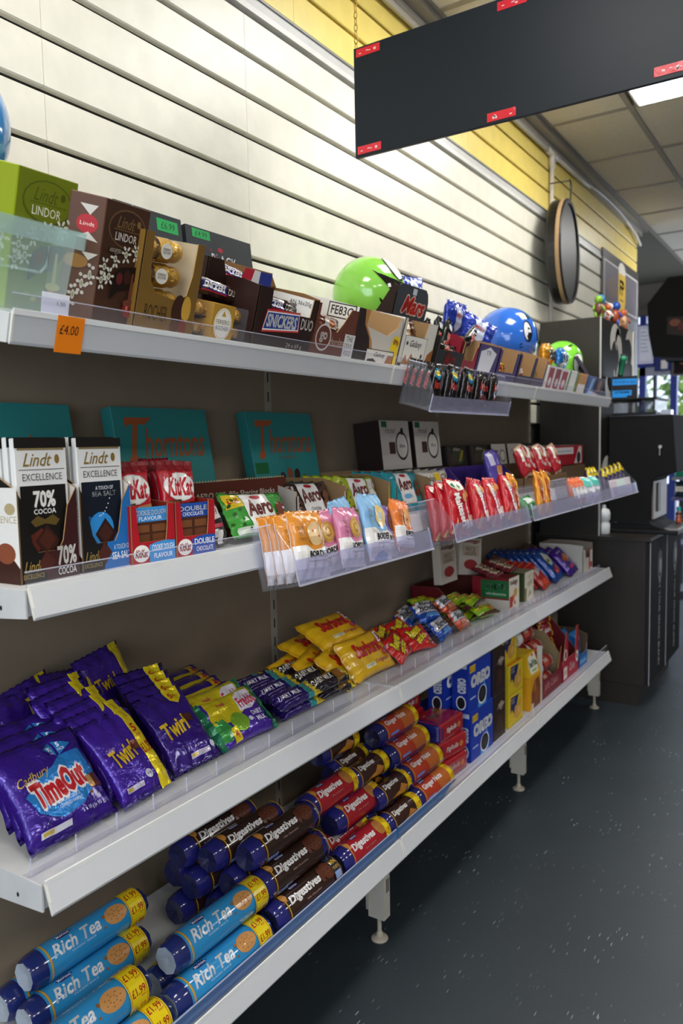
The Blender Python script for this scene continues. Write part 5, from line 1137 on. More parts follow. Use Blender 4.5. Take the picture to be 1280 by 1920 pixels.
rc = carton('red_outer_case', 'box', .50, .10, .085, '#a01626', front=[('R', .02, .55, .70, .90, '#d9d4d4'), ('T', 'Box of everyone at least we can have a party', .10, .62, .66, .78, '#3a5a9a'), ('R', .72, .05, .95, .92, '#cfc8c6'), ('P', [(.72,.05),(.78,.4),(.86,.92),(.72,.92)], '#b01626'), ('E', .86, .35, .06, .3, '#2a2a3a')], fc={'top': '#c8c2c0'})
put(tag(rc, 'long red and white case at the back of the far end', 'box'), -1.02, 3.36, S2+.075)
rs3 = tray('backing_box', 'display box', .50, .12, .073, .073, '#5a4632', '#7a6040'); put(tag(rs3, 'low brown carton under the red and white case', 'box'), -1.01, 3.36, S2)

# ---------------------------------------------------------------- acrylic bins along the front
BINS = [(.515, 1.335, 'of orange, pink and blue biscuit packs'), (.520, 1.985, 'full of red sweet bags'), (.475, 2.520, 'with a green pack and orange honeycomb bars'), (.430, 3.000, 'with pale packs and yellow-topped bars'), (.420, 3.445, 'at the far end with yellow-topped bars')]
for w, y, lb in BINS:
    b = bin_clear('acrylic_bin', w, .085, .115, .046, 'clear acrylic bin ' + lb, 'acrylic bins on the shelf fronts'); put(b, -.872, y, .995, tilt=12)
def inbin(o, y, off=.03, z=.0, yaw=0, tilt=14, roll=0):
    """stand in a bin: off = distance of the pack's foot from the bin's back wall"""
    a = math.radians(12)
    return put(o, -.872+math.cos(a)*off+math.sin(a)*-.004, y, .995+math.sin(a)*off+.004+z, yaw, tilt, roll)
def border(c, bis, sp):
    return [('R', 0, 0, 1, .48, '#e6e2dc'), ('P', [(.30,.48),(.5,.40),(.9,.44),(1,.48)], c), ('E', .62, .64, .24, .17, bis, 25)] + sp + [('T', 'BORDER', .34, .30, .92, .39, '#1a1715', {'b': .06}), ('T', '2', .44, .17, .52, .25, '#c87a2a', {'b': .03}), ('R', .30, .24, .9, .255, '#8a8480'), ('T', 'THE', .12, .70, .28, .75, '#6a4a30'), ('T', 'TEA', .12, .62, .28, .67, '#6a4a30'), ('T', 'TWO', .12, .54, .28, .59, '#6a4a30')]
bO = pillow('biscuit_pack', 'biscuits', .098, .128, .024, '#d98a2c', front=border('#d98a2c', '#e0bd86', [('E', .55, .68, .03, .02, '#c0603a'), ('E', .70, .60, .03, .02, '#c0603a'), ('E', .62, .72, .02, .02, '#c0603a')]), back='#e0dcd6', seed=71, mat='wrap')
bP = pillow('biscuit_pack', 'biscuits', .094, .124, .024, '#cf7a9c', front=border('#cf7a9c', '#c99a48', [('E', .62, .64, .17, .12, '#e0b660', 25), ('E', .62, .64, .12, .085, '#b98838', 25), ('E', .62, .64, .06, .045, '#e0b660', 25)]), seed=72, mat='wrap')
bB = pillow('biscuit_pack', 'biscuits', .105, .145, .024, '#7fb0d6', front=border('#7fb0d6', '#e6c878', [('E', .62, .64, .10, .07, '#c9d6dc', 25)]) + [('P', [(.2,.05),(.5,.15),(.9,.05),(.8,0),(.2,0)], '#3f7ab8')], seed=73, mat='wrap')
bV = pillow('biscuit_pack', 'biscuits', .094, .118, .024, '#7d6ab0', front=border('#7d6ab0', '#4a2a22', []), seed=74, mat='wrap')
bR = pillow('biscuit_pack', 'biscuits', .098, .125, .024, '#e0772a', front=border('#e0772a', '#d8a060', [('E', .56, .6, .03, .02, '#a84a20')]) + [('R', .1, .0, .9, .1, '#9a3a20')], seed=75, mat='wrap')
lst = [(bO, 1.130, .016, -6, 'orange and white biscuit pack in the biscuit bin, rearmost of the fanned four'), (bO, 1.136, .032, -4, 'orange and white biscuit pack in the biscuit bin, third of the fanned four'), (bO, 1.142, .048, -5, 'orange and white biscuit pack in the biscuit bin, second of the fanned four'), (bO, 1.150, .064, -3, 'orange and white biscuit pack in the biscuit bin, frontmost of the fanned four'),
       (bP, 1.245, .036, -6, 'pink biscuit pack with a swirl biscuit, left and behind'), (bP, 1.300, .058, 4, 'pink biscuit pack with a swirl biscuit, right and in front'), (bB, 1.345, .030, 10, 'light blue biscuit pack half hidden behind its neighbour'), (bB, 1.400, .060, 6, 'light blue biscuit pack standing tallest in the biscuit bin'), (bV, 1.475, .042, 10, 'violet biscuit pack with a chocolate biscuit'), (bR, 1.532, .050, 8, 'bright orange biscuit pack at the right end of the biscuit bin')]
for k, (pr_, y, off, ya, lb) in enumerate(lst): inbin(inst(pr_, lb, 'biscuit packs in the acrylic bin'), y, off, 0, ya, 14, (3, 2, 0, 4, -5, 6, -4, 5, 8, 10)[k])
mal = pillow('sweet_bag', 'sweets', .092, .148, .030, '#b8121f', front=[('T', 'Maltesers', .02, .34, .98, .54, '#f4eeea', {'r': -72, 'b': .05, 's': .2}), ('P', [(.1,.86),(.2,.96),(.8,.96),(.9,.82),(.5,.76)], '#efe6d0'), ('E', .34, .86, .10, .04, '#1f7a5a'), ('E', .62, .86, .10, .04, '#1f7a5a'), ('P', [(.05,.02),(.20,.30),(.32,.04)], '#e0b070'), ('E', .80, .66, .14, .08, '#c98a5a'), ('E', .78, .20, .12, .08, '#e8d8c0')], sealcol='#c8202c', seed=81, mat='wrap')
ml2 = pillow('sweet_bag', 'sweets', .092, .145, .030, '#c01a28', front=[('E', .3, .75, .18, .10, '#e8c890'), ('E', .62, .80, .14, .08, '#d88a4a'), ('E', .75, .3, .15, .10, '#e6c8b8'), ('P', [(.0,.0),(.15,.3),(.3,.05)], '#e0b070'), ('T', 'Maltesers', -.12, .44, 1.06, .62, '#f6f2ee', {'r': -68, 'b': .05, 's': .2})], sealcol='#d02a34', seed=82, mat='wrap')
for k in range(9):
    y = (1.782, 1.786, 1.790, 1.880, 1.945, 1.985, 2.040, 2.095, 2.165)[k]
    inbin(inst(mal if k < 3 else ml2, f'red sweet bag in the red-filled acrylic bin, {ORD[k]} from its left', 'red sweet bags in the bin'), y, (.024, .044, .064, .040, .060, .040, .060, .044, .058)[k], .004*(k % 3), (-6, -4, -4, 4, 6, 0, 8, 2, 6)[k], 14, (4, 6, 8, 10, 12, 8, 10, 4, 12)[k])
cr_b = pillow('honeycomb_bar', 'chocolate bar', .052, .155, .022, '#d98a1c', front=[('T', 'CRUNCHIE', -.5, .40, 1.5, .52, '#b03a1a', {'r': -78, 'b': .06}), ('P', [(.1,.05),(.4,.3),(.2,.5)], '#f0b83a'), ('P', [(.7,.6),(.9,.8),(.6,.9)], '#f0b83a')], seed=83)
for k, (y, off, ro, lb) in enumerate(((2.205, .058, 12, 'orange honeycomb bar squeezed at the right end of the red sweet bags'), (2.455, .050, 14, 'orange honeycomb bar in the middle bin, left one'), (2.520, .050, 16, 'orange honeycomb bar in the middle bin, right one'))): inbin(inst(cr_b, lb, 'orange honeycomb bars'), y, off, .0, -4, 14, ro)
gs = pillow('sweet_bag', 'sweets', .12, .075, .03, '#2f8f45', front=[('R', .1, .2, .9, .55, '#1f6a34'), ('P', [(.2,.6),(.8,.65),(.7,.9),(.3,.88)], '#d8e4d8'), ('T', 'mint', .3, .28, .7, .46, '#e8f0e0')], seed=84, mat='wrap')
inbin(tag(gs, 'green and white sweet bag lying low in the middle bin', 'sweets'), 2.385, .048, .004, 0, 30, -4)
vp = pillow('sweet_bag', 'sweets', .09, .13, .025, '#5a4aa8', front=[('P', [(.1,.6),(.1,.92),(.5,.95),(.6,.6)], '#cfcce8'), ('E', .7, .45, .18, .12, '#c88a5a')], seed=85, mat='wrap')
for k in range(2): put(inst(vp, f'violet sweet bag behind the middle bin, {["left", "right"][k]} one', 'violet bags'), -.960-.02*k, 2.415+.06*k, S2+.03, tilt=12, roll=-6+10*k)
kb = pillow('sweet_bag', 'sweets', .085, .12, .028, '#b3212c', front=[('P', [(.1,.55),(.2,.95),(.5,.9),(.4,.5)], '#eee6dc'), ('E', .7, .7, .2, .14, '#d8b08a'), ('T', 'Kinder', .2, .3, .9, .42, '#e8e0d8', {'r': -20, 'b': .03})], sealcol='#d8b090', seed=86, mat='wrap')
for k in range(5): put(inst(kb, f'red and cream sweet bag heaped behind the bins, {ORD[k]} from the left', 'red and cream bags'), -.935-.018*(k % 2), 2.64+.085*k, S2+.055, tilt=16, roll=(-14, 10, -8, 14, -10)[k])
hp2 = tray('backing_box', 'display box', .48, .10, .055, .055, '#6a5236', '#7a6040'); put(tag(hp2, 'low brown tray holding up the red and cream bags', 'box'), -.925, 2.81, S2)
hb2 = pillow('chocolate_egg_pack', 'sweets', .055, .10, .025, '#d8622a', front=[('R', .1, .2, .9, .6, '#e8e4de'), ('T', 'bueno', .15, .34, .85, .46, '#2a5aa8', {'r': -60, 'b': .03})], seed=87, mat='wrap')
wp = pillow('biscuit_pack', 'biscuits', .11, .105, .025, '#e4e2e6', front=[('R', .05, .6, .95, .95, '#58c8b8'), ('T', 'kinder', .15, .35, .8, .5, '#5a5a66'), ('E', .7, .25, .15, .1, '#b8c4d8')], seed=88, mat='wrap')
for k in range(3): inbin(inst(hb2, f'orange and white bar in the pale bin, {ORD[k]} from its left', 'orange and white bars'), 2.815+.05*k, .050, .01, -4, 14, 8)
for k in range(2): inbin(inst(wp, f'white and mint green pack in the pale bin, {["left", "right"][k]} one', 'white and mint packs'), 2.985+.11*k, .056, .0, 0, 14, 4)
yt = pillow('chocolate_bar', 'chocolate bar', .05, .130, .022, '#463a5a', front=[('R', 0, .70, 1, 1, '#e8cf1a'), ('P', [(.2,.78),(.5,.94),(.8,.80)], '#3a2a50'), ('E', .5, .5, .25, .12, '#8a8aa0')], sealcol='#e8cf1a', seed=89)
for k in range(8):
    y = (3.105, 3.15, 3.195, 3.29, 3.36, 3.43, 3.50, 3.57)[k]
    inbin(inst(yt, f'dark bar with a yellow top in the far bins, {ORD[k]} from the left', 'yellow-topped bars'), y, .036 if k < 3 else .046, .012 if k < 3 else .008*(k-3)/2, 0, 14, 10)
lp = carton('pale_leaflet', 'card', .36, .002, .072, '#e6dfe6', front=[('R', .35, .25, .7, .95, '#dceee8'), ('R', .05, .1, .3, .9, '#d8c8d0')]); inbin(tag(lp, 'pale printed card inside the farthest acrylic bin', 'card'), 3.445, .072, .0, 0, 12)
# ================================================================ third shelf
CP = '#3a1a8c'
to_a = [('P', [(.18,.30),(.12,.48),(.30,.60),(.52,.66),(.66,.74),(.90,.74),(.92,.56),(.98,.44),(.80,.30),(.66,.22),(.40,.18)], '#2a86d6'), ('T', 'TimeOut', .20, .36, .82, .60, '#c81e28', {'b': .07, 's': .12, 'r': 6, 'o': '#f4f0ee', 'ow': .07}), ('T', 'Cadbury', .10, .57, .48, .68, '#c9a64a', {'s': .4, 'r': 6}), ('T', 'MILK CHOCOLATE', .38, .31, .66, .345, '#e8eef4'), ('T', 'COVERED WAFER', .40, .265, .66, .295, '#e8eef4'),
        ('P', [(.52,.84),(.64,.90),(.64,.74)], '#2a86d6'), ('P', [(.66,.90),(.84,.82),(.67,.74)], '#2a86d6'), ('T', '93', .565, .80, .625, .85, '#f0f4f8', {'b': .05}), ('T', '5', .685, .82, .715, .87, '#f0f4f8', {'b': .05}), ('T', 'PACK', .675, .78, .75, .805, '#f0f4f8'), ('T', 'KCAL', .58, .765, .625, .785, '#f0f4f8'),
        ('P', [(.80,.32),(.80,.44),(.97,.46),(.98,.34),(.94,.30)], '#6a3520'), ('P', [(.80,.32),(.80,.44),(.86,.445),(.86,.32)], '#c0925a'), ('E', .79, .28, .02, .015, '#8a5a34'), ('T', '5 x 18 g (e 90 g)', .60, .13, .88, .18, '#d8d0f0'), ('R', .12, .09, .46, .14, '#e8e6f2'), ('R', .14, .10, .26, .13, '#d8b84a')]
to = pillow('biscuit_multipack', 'chocolate multipack', .168, .165, .030, CP, front=to_a, sealcol='#2e1476', seed=101, back='#2e1476')
for k in range(3):
    put(inst(to, ['purple multipack with a blue splash and red lettering at the front left corner', 'purple multipack directly behind the blue-splash front pack', 'purple multipack third in the blue-splash stack', 'purple multipack rearmost of the blue-splash stack'][k], 'blue-splash purple multipacks'), -.972-.038*k, .738+.008*k, S3+.008+.004*k, yaw=4, tilt=40-2*k, roll=1)
tw_a = lambda dx: [('R', .74+dx, 0, .93+dx, 1, '#ecd21c'), ('T', '5', .785+dx, .66, .865+dx, .76, '#b02a1c', {'b': .05}), ('T', 'FOR', .79+dx, .60, .88+dx, .635, '#b02a1c'), ('T', '£1.75', .75+dx, .40, .93+dx, .52, '#b02a1c', {'b': .03}), ('T', 'Twirl', .16, .40, .62, .60, '#e0b81e', {'b': .04, 's': .15, 'r': 8}), ('T', 'Cadbury', .14, .56, .32, .62, '#b89ae0', {'s': .4, 'r': 8}), ('P', [(.56,.50),(.60,.60),(.74,.58),(.73,.48)], '#6a3224'), ('R', .12, .12, .46, .17, '#dcd6ee'), ('R', .14, .13, .24, .16, '#d8b84a'), ('E', .60, .20, .07, .05, '#e4e0f2'), ('T', '114', .56, .185, .64, .215, '#2a1a60', {'b': .02})]
tw = pillow('finger_multipack', 'chocolate multipack', .118, .165, .026, '#43209a', front=tw_a(0), sealcol='#33187c', seed=104)
for k in range(6):
    put(inst(tw, f'purple multipack with a yellow price band, {ORD[k]} from the front of the left stack', 'purple multipacks with yellow bands'), -.972-.028*k, .888-.004*k, S3+.008+.006*k, yaw=0, tilt=42-3*k, roll=-4+(0, 1, -2, 2, -3, 3)[k])
tw2_a = [('T', 'Twirl', .14, .40, .66, .60, '#e0b81e', {'b': .04, 's': .15, 'r': 8}), ('P', [(.60,.52),(.64,.62),(.82,.60),(.80,.50)], '#5a2c20'), ('P', [(.60,1.0),(.60,.82),(.72,.76),(.86,.84),(.90,1.0)], '#ecd21c'), ('T', '5', .64, .84, .70, .92, '#b02a1c', {'b': .05}), ('T', 'BARS', .72, .86, .83, .90, '#b02a1c'), ('R', .42, .10, .80, .155, '#dcd6ee'), ('R', .44, .115, .54, .145, '#d8b84a'), ('E', .90, .17, .06, .04, '#e4e0f2')]
tw2 = pillow('finger_multipack', 'chocolate multipack', .118, .165, .026, '#371a80', front=tw2_a, sealcol='#2c146c', seed=105)
for k in range(4):
    put(inst(tw2, f'dark purple multipack with a small yellow tab, {ORD[k]} from the front of the right stack', 'dark purple multipacks with tabs'), -.985-.028*k, 1.020+.003*k, S3+.008+.006*k, yaw=-6, tilt=44-3*k, roll=-3+k)
back = pillow('finger_multipack', 'chocolate multipack', .125, .13, .026, '#3a1c86', front=[('R', .78, 0, .95, 1, '#dcc41c'), ('T', 'Twirl', .15, .4, .6, .6, '#c8a41e', {'b': .03})], seed=106)
for k, (x, y, z, tl, ya, ro, lb) in enumerate(((-1.175, 1.005, .745, 22, 4, -8, 'purple multipack standing highest at the back'), (-1.150, .90, .735, 28, 10, 8, 'purple multipack at the back left of the highest one'), (-1.195, .86, .720, 24, 0, -12, 'purple multipack at the back beside the wall panel'), (-1.165, .79, .715, 30, 8, 6, 'purple multipack at the back behind the blue-splash stack'))):
    put(inst(back, lb, 'purple multipacks at the back'), x, y, z, ya, tl, ro)
sup = tray('backing_box', 'display box', .30, .09, .075, .075, '#3a2f26', '#5a4836'); put(tag(sup, 'dark low carton under the rear purple multipacks', 'box'), -1.160, .92, S3)
# printed multipack with green ends (mascot left off)
fr_a = [('R', .0, 0, .10, 1, '#1f7a55'), ('R', .90, 0, 1, 1, '#1f7a55'), ('P', [(.10,.45),(.14,1),(.9,1),(.88,.70),(.66,.55),(.40,.38)], '#d8c41c'), ('P', [(.10,.12),(.10,.55),(.24,.52),(.30,.25),(.20,.08)], '#3f9a4a'), ('E', .44, .34, .13, .2, '#7fb02a'), ('P', [(.24,.02),(.25,.28),(.34,.30),(.36,.03)], '#ecd21c'), ('T', '4', .28, .08, .33, .22, '#b02a1c', {'b': .04}), ('P', [(.54,.52),(.56,.82),(.66,.92),(.84,.90),(.88,.62),(.74,.50)], '#efeaf4'), ('T', 'Freddo', .57, .58, .86, .80, '#c02a50', {'b': .05, 'r': 4}), ('T', 'DAIRY', .66, .34, .84, .44, '#e8e4f4', {'b': .02}), ('T', 'MILK', .68, .20, .84, .30, '#e8e4f4', {'b': .02}), ('T', 'Freddo', .27, .74, .38, .82, '#b02a40', {'b': .03}), ('E', .60, .30, .03, .05, '#e8e4f4')]
fr = pillow('bar_multipack', 'chocolate multipack', .175, .115, .028, '#4a26a0', front=fr_a, seal='lr', sealcol='#1f7a55', seed=110)
for k in range(2): put(inst(fr, ['purple and yellow multipack with green ends at the shelf front', 'purple and yellow multipack with green ends just behind the front one'][k], 'green-ended multipacks'), -.985-.030*k, 1.170-.012*k, S3+.008+.006*k, yaw=-2, tilt=48-4*k, roll=-1)
fb_ = pillow('bar_multipack', 'chocolate multipack', .21, .10, .022, '#3c1c8a', front=[('R', .0, .60, .92, .70, '#d8c41c'), ('P', [(.80,.55),(.80,.95),(.93,.95),(.93,.55)], '#e0b41c'), ('T', '4', .84, .62, .90, .90, '#a82a1c', {'b': .04})], seal='lr', seed=111)
for k in range(4): put(inst(fb_, f'flat purple multipack with a yellow stripe behind the green-ended packs, {ORD[k]} from the front', 'striped purple multipacks'), -1.055-.040*k, 1.165+.01*k, S3+.020+.010*k, yaw=-4, tilt=56+4*k, roll=-3)
# small stacked bars
dm_a = lambda t, tl: [('R', .66, 0, .80, 1, tl), ('P', [(.80,0),(.82,1),(1,1),(1,0)], '#e6cc1c'), ('T', t, .12, .42, .60, .72, '#e8e4f0', {'b': .02}), ('R', .15, .22, .55, .28, '#a89ac8')]
dm = pillow('chocolate_bar', 'chocolate bar', .150, .048, .020, '#2e1a6a', front=dm_a('DAIRY MILK', '#3a9a9c'), seal='lr', sealcol='#241456', seed=115)
dk = pillow('chocolate_bar', 'chocolate bar', .150, .048, .020, '#1d1826', front=[('P', [(.55,0),(.62,.9),(.9,.9),(.85,.2)], '#7a5a1e'), ('T', 'DAIRY MILK', .10, .40, .56, .75, '#e4dccc', {'b': .02}), ('E', .72, .5, .09, .3, '#a86a2a'), ('R', .88, 0, 1, 1, '#d8bf1c')], seal='lr', seed=116)
i_ = 0
for r_ in range(4):
    for c_ in range(2):
        for l_ in range(2 if r_ < 3 else 1):
            pr_ = dm if c_ == 0 else dk
            X, Yy = -.985-.056*r_, (1.352 if c_ == 0 else 1.485)+(.012*r_ if c_ == 0 else .014*r_)
            lb = f'{"blue-purple bar with a turquoise band" if c_ == 0 else "dark bar with gold print"}, {["lower", "upper"][l_]} layer, {["front", "second", "third", "rear"][r_]} row'
            put(inst(pr_, lb, 'small stacked bars on the third shelf'), X, Yy-(.006*l_), S3+.012+.021*l_+.004*r_, yaw=-3+2*((r_+l_) % 3), tilt=72-6*l_, roll=0)
# yellow fruit chew bags
sb_a = [('T', 'Starburst', .24, .46, .80, .80, '#b8201c', {'b': .09, 's': .05, 'r': 0}), ('R', .28, .16, .50, .25, '#f0e8c8'), ('T', 'vegan', .30, .17, .48, .24, '#4a6a2a'), ('T', 'Original', .52, .16, .78, .28, '#a82050', {'b': .02}), ('R', .80, .62, .92, .94, '#b8201c'), ('R', .81, .64, .91, .92, '#f2ece8'), ('T', '3', .835, .68, .885, .88, '#a81a30', {'b': .05}), ('E', .86, .42, .05, .08, '#4a3a6a'), ('E', .80, .38, .04, .07, '#c83a3a'), ('E', .85, .28, .05, .07, '#e08a2a')]
sbp = pillow('fruit_chew_bag', 'sweets', .205, .115, .030, '#e3b012', front=sb_a, seal='lr', sealcol='#d8a010', seed=120, mat='wrap')
for k, (x, y, z, tl, ya, ro, lb) in enumerate(((-.985, 1.668, S3+.010, 38, 0, 0, 'yellow fruit chew bag with red lettering leaning at the front'), (-1.062, 1.660, S3+.082, 62, -4, -2, 'yellow fruit chew bag lying on top of the yellow heap'), (-1.015, 1.625, S3+.012, 50, 14, -6, 'yellow fruit chew bag half hidden behind the front one'), (-1.045, 1.590, S3+.016, 58, 12, -8, 'yellow fruit chew bag, third in the yellow heap'), (-1.085, 1.565, S3+.018, 66, 8, -6, 'yellow fruit chew bag low at the rear of the heap'), (-1.105, 1.640, S3+.052, 70, 4, -4, 'yellow fruit chew bag directly under the top one'))):
    put(inst(sbp, lb, 'yellow fruit chew bags'), x, y, z, ya, tl, ro)
# red, blue and orange bars
re_ = pillow('peanut_stick_pack', 'chocolate pack', .120, .085, .024, '#c81a18', front=[('T', 'Reeses', .14, .52, .66, .86, '#e8d01c', {'b': .06, 's': .2, 'r': 24, 'o': '#3a1a10', 'ow': .06}), ('T', 'sticks', .26, .26, .70, .50, '#e8d01c', {'b': .05, 's': .2, 'r': 24, 'o': '#3a1a10', 'ow': .05}), ('P', [(.62,.10),(.80,.36),(.94,.30),(.8,.05)], '#8a4a20')], seal='lr', seed=125, mat='wrap')
for k, (x, y, z, tl, ya, ro, lb) in enumerate(((-.985, 1.835, S3+.012, 45, 6, -8, 'red peanut stick pack at the shelf front, left one'), (-.985, 1.935, S3+.012, 48, -6, 6, 'red peanut stick pack at the shelf front, right one'), (-1.04, 1.86, S3+.030, 55, 10, 4, 'red peanut stick pack in the second row, left'), (-1.04, 1.96, S3+.028, 55, 0, -6, 'red peanut stick pack in the second row, right'), (-1.09, 1.85, S3+.022, 66, 14, 8, 'red peanut stick pack at the rear'))):
    put(inst(re_, lb, 'red peanut stick packs'), x, y, z, ya, tl, ro)
bl_a = lambda c: [('P', [(.10,.45),(.12,.95),(.86,.95),(.90,.45)], '#d8d8de'), ('T', 'Blonde', .18, .52, .84, .84, '#14161c', {'b': .05, 's': .3}), ('P', [(.2,.2),(.35,.4),(.75,.4),(.85,.15)], c)]
blu = pillow('wafer_bar', 'wafer bar', .115, .070, .026, '#1a4aa8', front=bl_a('#5a9ae0'), seal='lr', seed=130)
ora = pillow('wafer_bar', 'wafer bar', .110, .070, .026, '#c25230', front=bl_a('#e89a78'), seal='lr', seed=131)
for k, (pr_, x, y, z, tl, lb) in enumerate(((blu, -.985, 2.085, S3+.012, 40, 'shiny blue wafer bar, lower front'), (blu, -1.03, 2.08, S3+.055, 50, 'shiny blue wafer bar on top of the blue pile'), (blu, -1.075, 2.06, S3+.045, 62, 'shiny blue wafer bar at the rear of the pile'), (blu, -1.03, 2.05, S3+.014, 60, 'shiny blue wafer bar in the middle of the pile'), (blu, -1.12, 1.98, S3+.016, 75, 'shiny blue wafer bar far back by the wall panel'), (ora, -.985, 2.215, S3+.012, 42, 'orange wafer bar, lower front'), (ora, -1.03, 2.225, S3+.056, 52, 'orange wafer bar on top of the orange pile'), (ora, -1.08, 2.20, S3+.050, 66, 'orange wafer bar second from the top'), (ora, -1.125, 2.17, S3+.040, 70, 'orange wafer bar at the rear of the pile'), (ora, -1.035, 2.19, S3+.014, 60, 'orange wafer bar low in the pile'))):
    put(inst(pr_, lb, 'wafer bars on the third shelf'), x, y, z, (4, -6, 8)[k % 3], tl, (-4, 5)[k % 2])
li = pillow('nut_bar', 'snack bar', .135, .050, .020, '#8ab81c', front=[('R', .10, .55, .60, .85, '#e0c81e'), ('T', 'Nature', .14, .60, .56, .80, '#2a5a1c', {'b': .03}), ('R', .62, .2, .9, .8, '#a86a2a'), ('R', .0, .0, 1, .18, '#4a2a14')], seal='lr', seed=135, mat='wrap')
for k in range(7):
    put(inst(li, f'lime green nut bar in the stepped pile, {ORD[k]} from the front', 'lime green nut bars'), -.985-.036*(k//1)*.9, 2.415-.012*k, S3+.012+(.040 if 0 < k < 4 else .030 if k else .004), (-5, 4, -2)[k % 3], 62+3*(k % 3), (2, -3)[k % 2])
for k in range(4): put(inst(li, f'lime green nut bar lying in the bottom layer, {ORD[k]} from the front', 'lime green nut bars'), -1.02-.040*k, 2.405-.01*k, S3+.011, 2, 80, 0)
# cereal bar boxes
kg = [('R', 0, .55, 1, 1, '#e6ddd0'), ('R', 0, 0, 1, .55, '#e0d4c4'), ('T', 'Kelloggs', .10, .72, .82, .92, '#a81a2c', {'s': .3, 'b': .04}), ('E', .62, .48, .18, .14, '#c8a05a'), ('E', .38, .32, .14, .12, '#d8662c'), ('R', .06, .05, .34, .40, '#a82a2c'), ('E', .55, .16, .08, .07, '#a82a2c')]
cbx = carton('cereal_bar_box', 'cereal bars', .100, .14, .110, '#8a1c2a', front=kg, left=[('R', .25, .35, 1, .92, '#1f6a38'), ('T', 'WHEATS', .38, .62, .92, .80, '#e8efe4', {'b': .04}), ('T', 'wholesome', .38, .44, .92, .54, '#d0e0cc'), ('R', .0, .0, 1, .30, '#cfc8bc'), ('R', 0, .93, 1, 1, '#7a1826')], fc={'top': '#7a2a2a'})
cbg = carton('cereal_bar_box', 'cereal bars', .105, .14, .108, '#3a4a26', front=[('R', .1, 0, 1, 1, '#dcd6c6'), ('R', .1, .0, .30, .45, '#8a7a5a'), ('P', [(.35,.85),(.8,.95),(.9,.8),(.5,.7)], '#c8c0a8'), ('P', [(.3,.6),(.8,.72),(.95,.55),(.45,.45)], '#b8ae92'), ('R', .86, 0, 1, 1, '#d8d0c0'), ('P', [(.4,.1),(.6,.35),(.8,.2)], '#a89a78')], fc={'top': '#8a8468'})
put(tag(cbx, 'cream, red and green cereal bar box with its open end to the aisle', 'cereal bars'), -.985, 2.635, S3)
put(tag(cbg, 'cream and olive cereal bar box to the right of the red and green one', 'cereal bars'), -.985, 2.785, S3)
cs = tray('cereal_shelf_tray', 'display box', .30, .16, .10, .05, '#6a1420', '#5a2a24', front=[]); put(tag(cs, 'dark red display tray behind the lime green bars', 'display box'), -1.10, 2.52, S3)
cbk = carton('cereal_bar_box', 'cereal bars', .13, .03, .155, '#d0c4b4', front=[('T', 'Kelloggs', .1, .74, .9, .86, '#a02030', {'s': .3, 'b': .03}), ('R', .12, .45, .88, .70, '#b8a894'), ('T', 'RICE', .3, .56, .7, .66, '#3a2a2a'), ('T', 'KRISPIE', .25, .46, .75, .54, '#3a2a2a'), ('E', .5, .25, .3, .12, '#a83a3a'), ('R', .05, .88, .95, .96, '#2f5a3a')])
for k in range(2): put(inst(cbk, ['upright cream cereal box standing at the back, left one', 'upright cream cereal box standing at the back, tilted right one'][k], 'upright cereal boxes'), -1.16, 2.475+.175*k, S3+.102, yaw=(0, -14)[k], tilt=4, roll=(0, 8)[k])
cr2 = pillow('cereal_bar', 'snack bar', .11, .045, .02, '#7a2430', front=[('R', .2, .2, .7, .8, '#cfc0a4'), ('E', .5, .5, .1, .25, '#7a5a2a')], seal='lr', seed=140, mat='wrap')
for k in range(6): put(inst(cr2, f'red and cream cereal bar lying on the cereal boxes, {ORD[k]} from the left', 'loose cereal bars'), -1.02-.045*(k % 3), 2.60+.045*k, S3+.118, 6-4*(k % 3), 82, 0)
# red, blue and purple packs at the far end
rp = pillow('wafer_multipack', 'chocolate multipack', .10, .125, .022, '#b3201c', front=[('T', 'KitKat', .16, .52, .80, .74, '#e8e0dc', {'b': .04, 's': .3, 'r': 18}), ('R', .1, .1, .9, .3, '#d04a2a')], sealcol='#c8482a', seed=145, mat='wrap')
for k in range(7): put(inst(rp, f'red wafer multipack in the leaning row, {ORD[k]} from the front', 'red multipacks in a row'), -.990-.030*k, 3.030-.002*k, S3+.008, -4, 44, -10)
bp2 = pillow('chocolate_multipack', 'chocolate multipack', .105, .15, .024, '#1c4a9a', front=[('P', [(.30,.70),(.55,.92),(.85,.75),(.75,.5),(.5,.45)], '#d8d4cc'), ('P', [(.35,.30),(.80,.45),(.85,.28),(.5,.16)], '#c03a3a'), ('E', .5, .62, .1, .06, '#6a8a2a')], seed=146)
for k in range(8): put(inst(bp2, f'blue multipack in the fanned row, {ORD[k]} from the front', 'blue multipacks in a fan'), -.990-.026*k, 3.190-.008*k, S3+.012, -8, 40, -12)
pp = pillow('chocolate_multipack', 'chocolate multipack', .115, .14, .030, '#46208a', front=[('P', [(.20,.55),(.6,.75),(.85,.55),(.5,.42)], '#c8641c'), ('T', 'Cadbury', .2, .78, .75, .88, '#d8c8f0', {'s': .3}), ('R', .3, .2, .7, .3, '#d83a6a')], seed=147)
for k in range(4): put(inst(pp, f'glossy purple multipack at the far end, {ORD[k]} from the front', 'purple multipacks at the far end'), -.985-.034*k, 3.375-.012*k, S3+.010, -8, 42, -12)
gt = tray('corrugated_tray', 'display box', .15, .20, .125, .05, '#c9c5bc', '#8d8478', prof=[(0, .10), (.2, .10), (.3, .06), (1, .06)], hs=.12, front=[('R', .62, 0, .72, 1, '#c01a22'), ('R', .72, 0, 1, .9, '#d8d4cc'), ('R', .75, .1, .95, .35, '#b02030')]); put(tag(gt, 'white corrugated tray with a red strip at the far end of the third shelf', 'display box'), -.975, 3.538, S3)
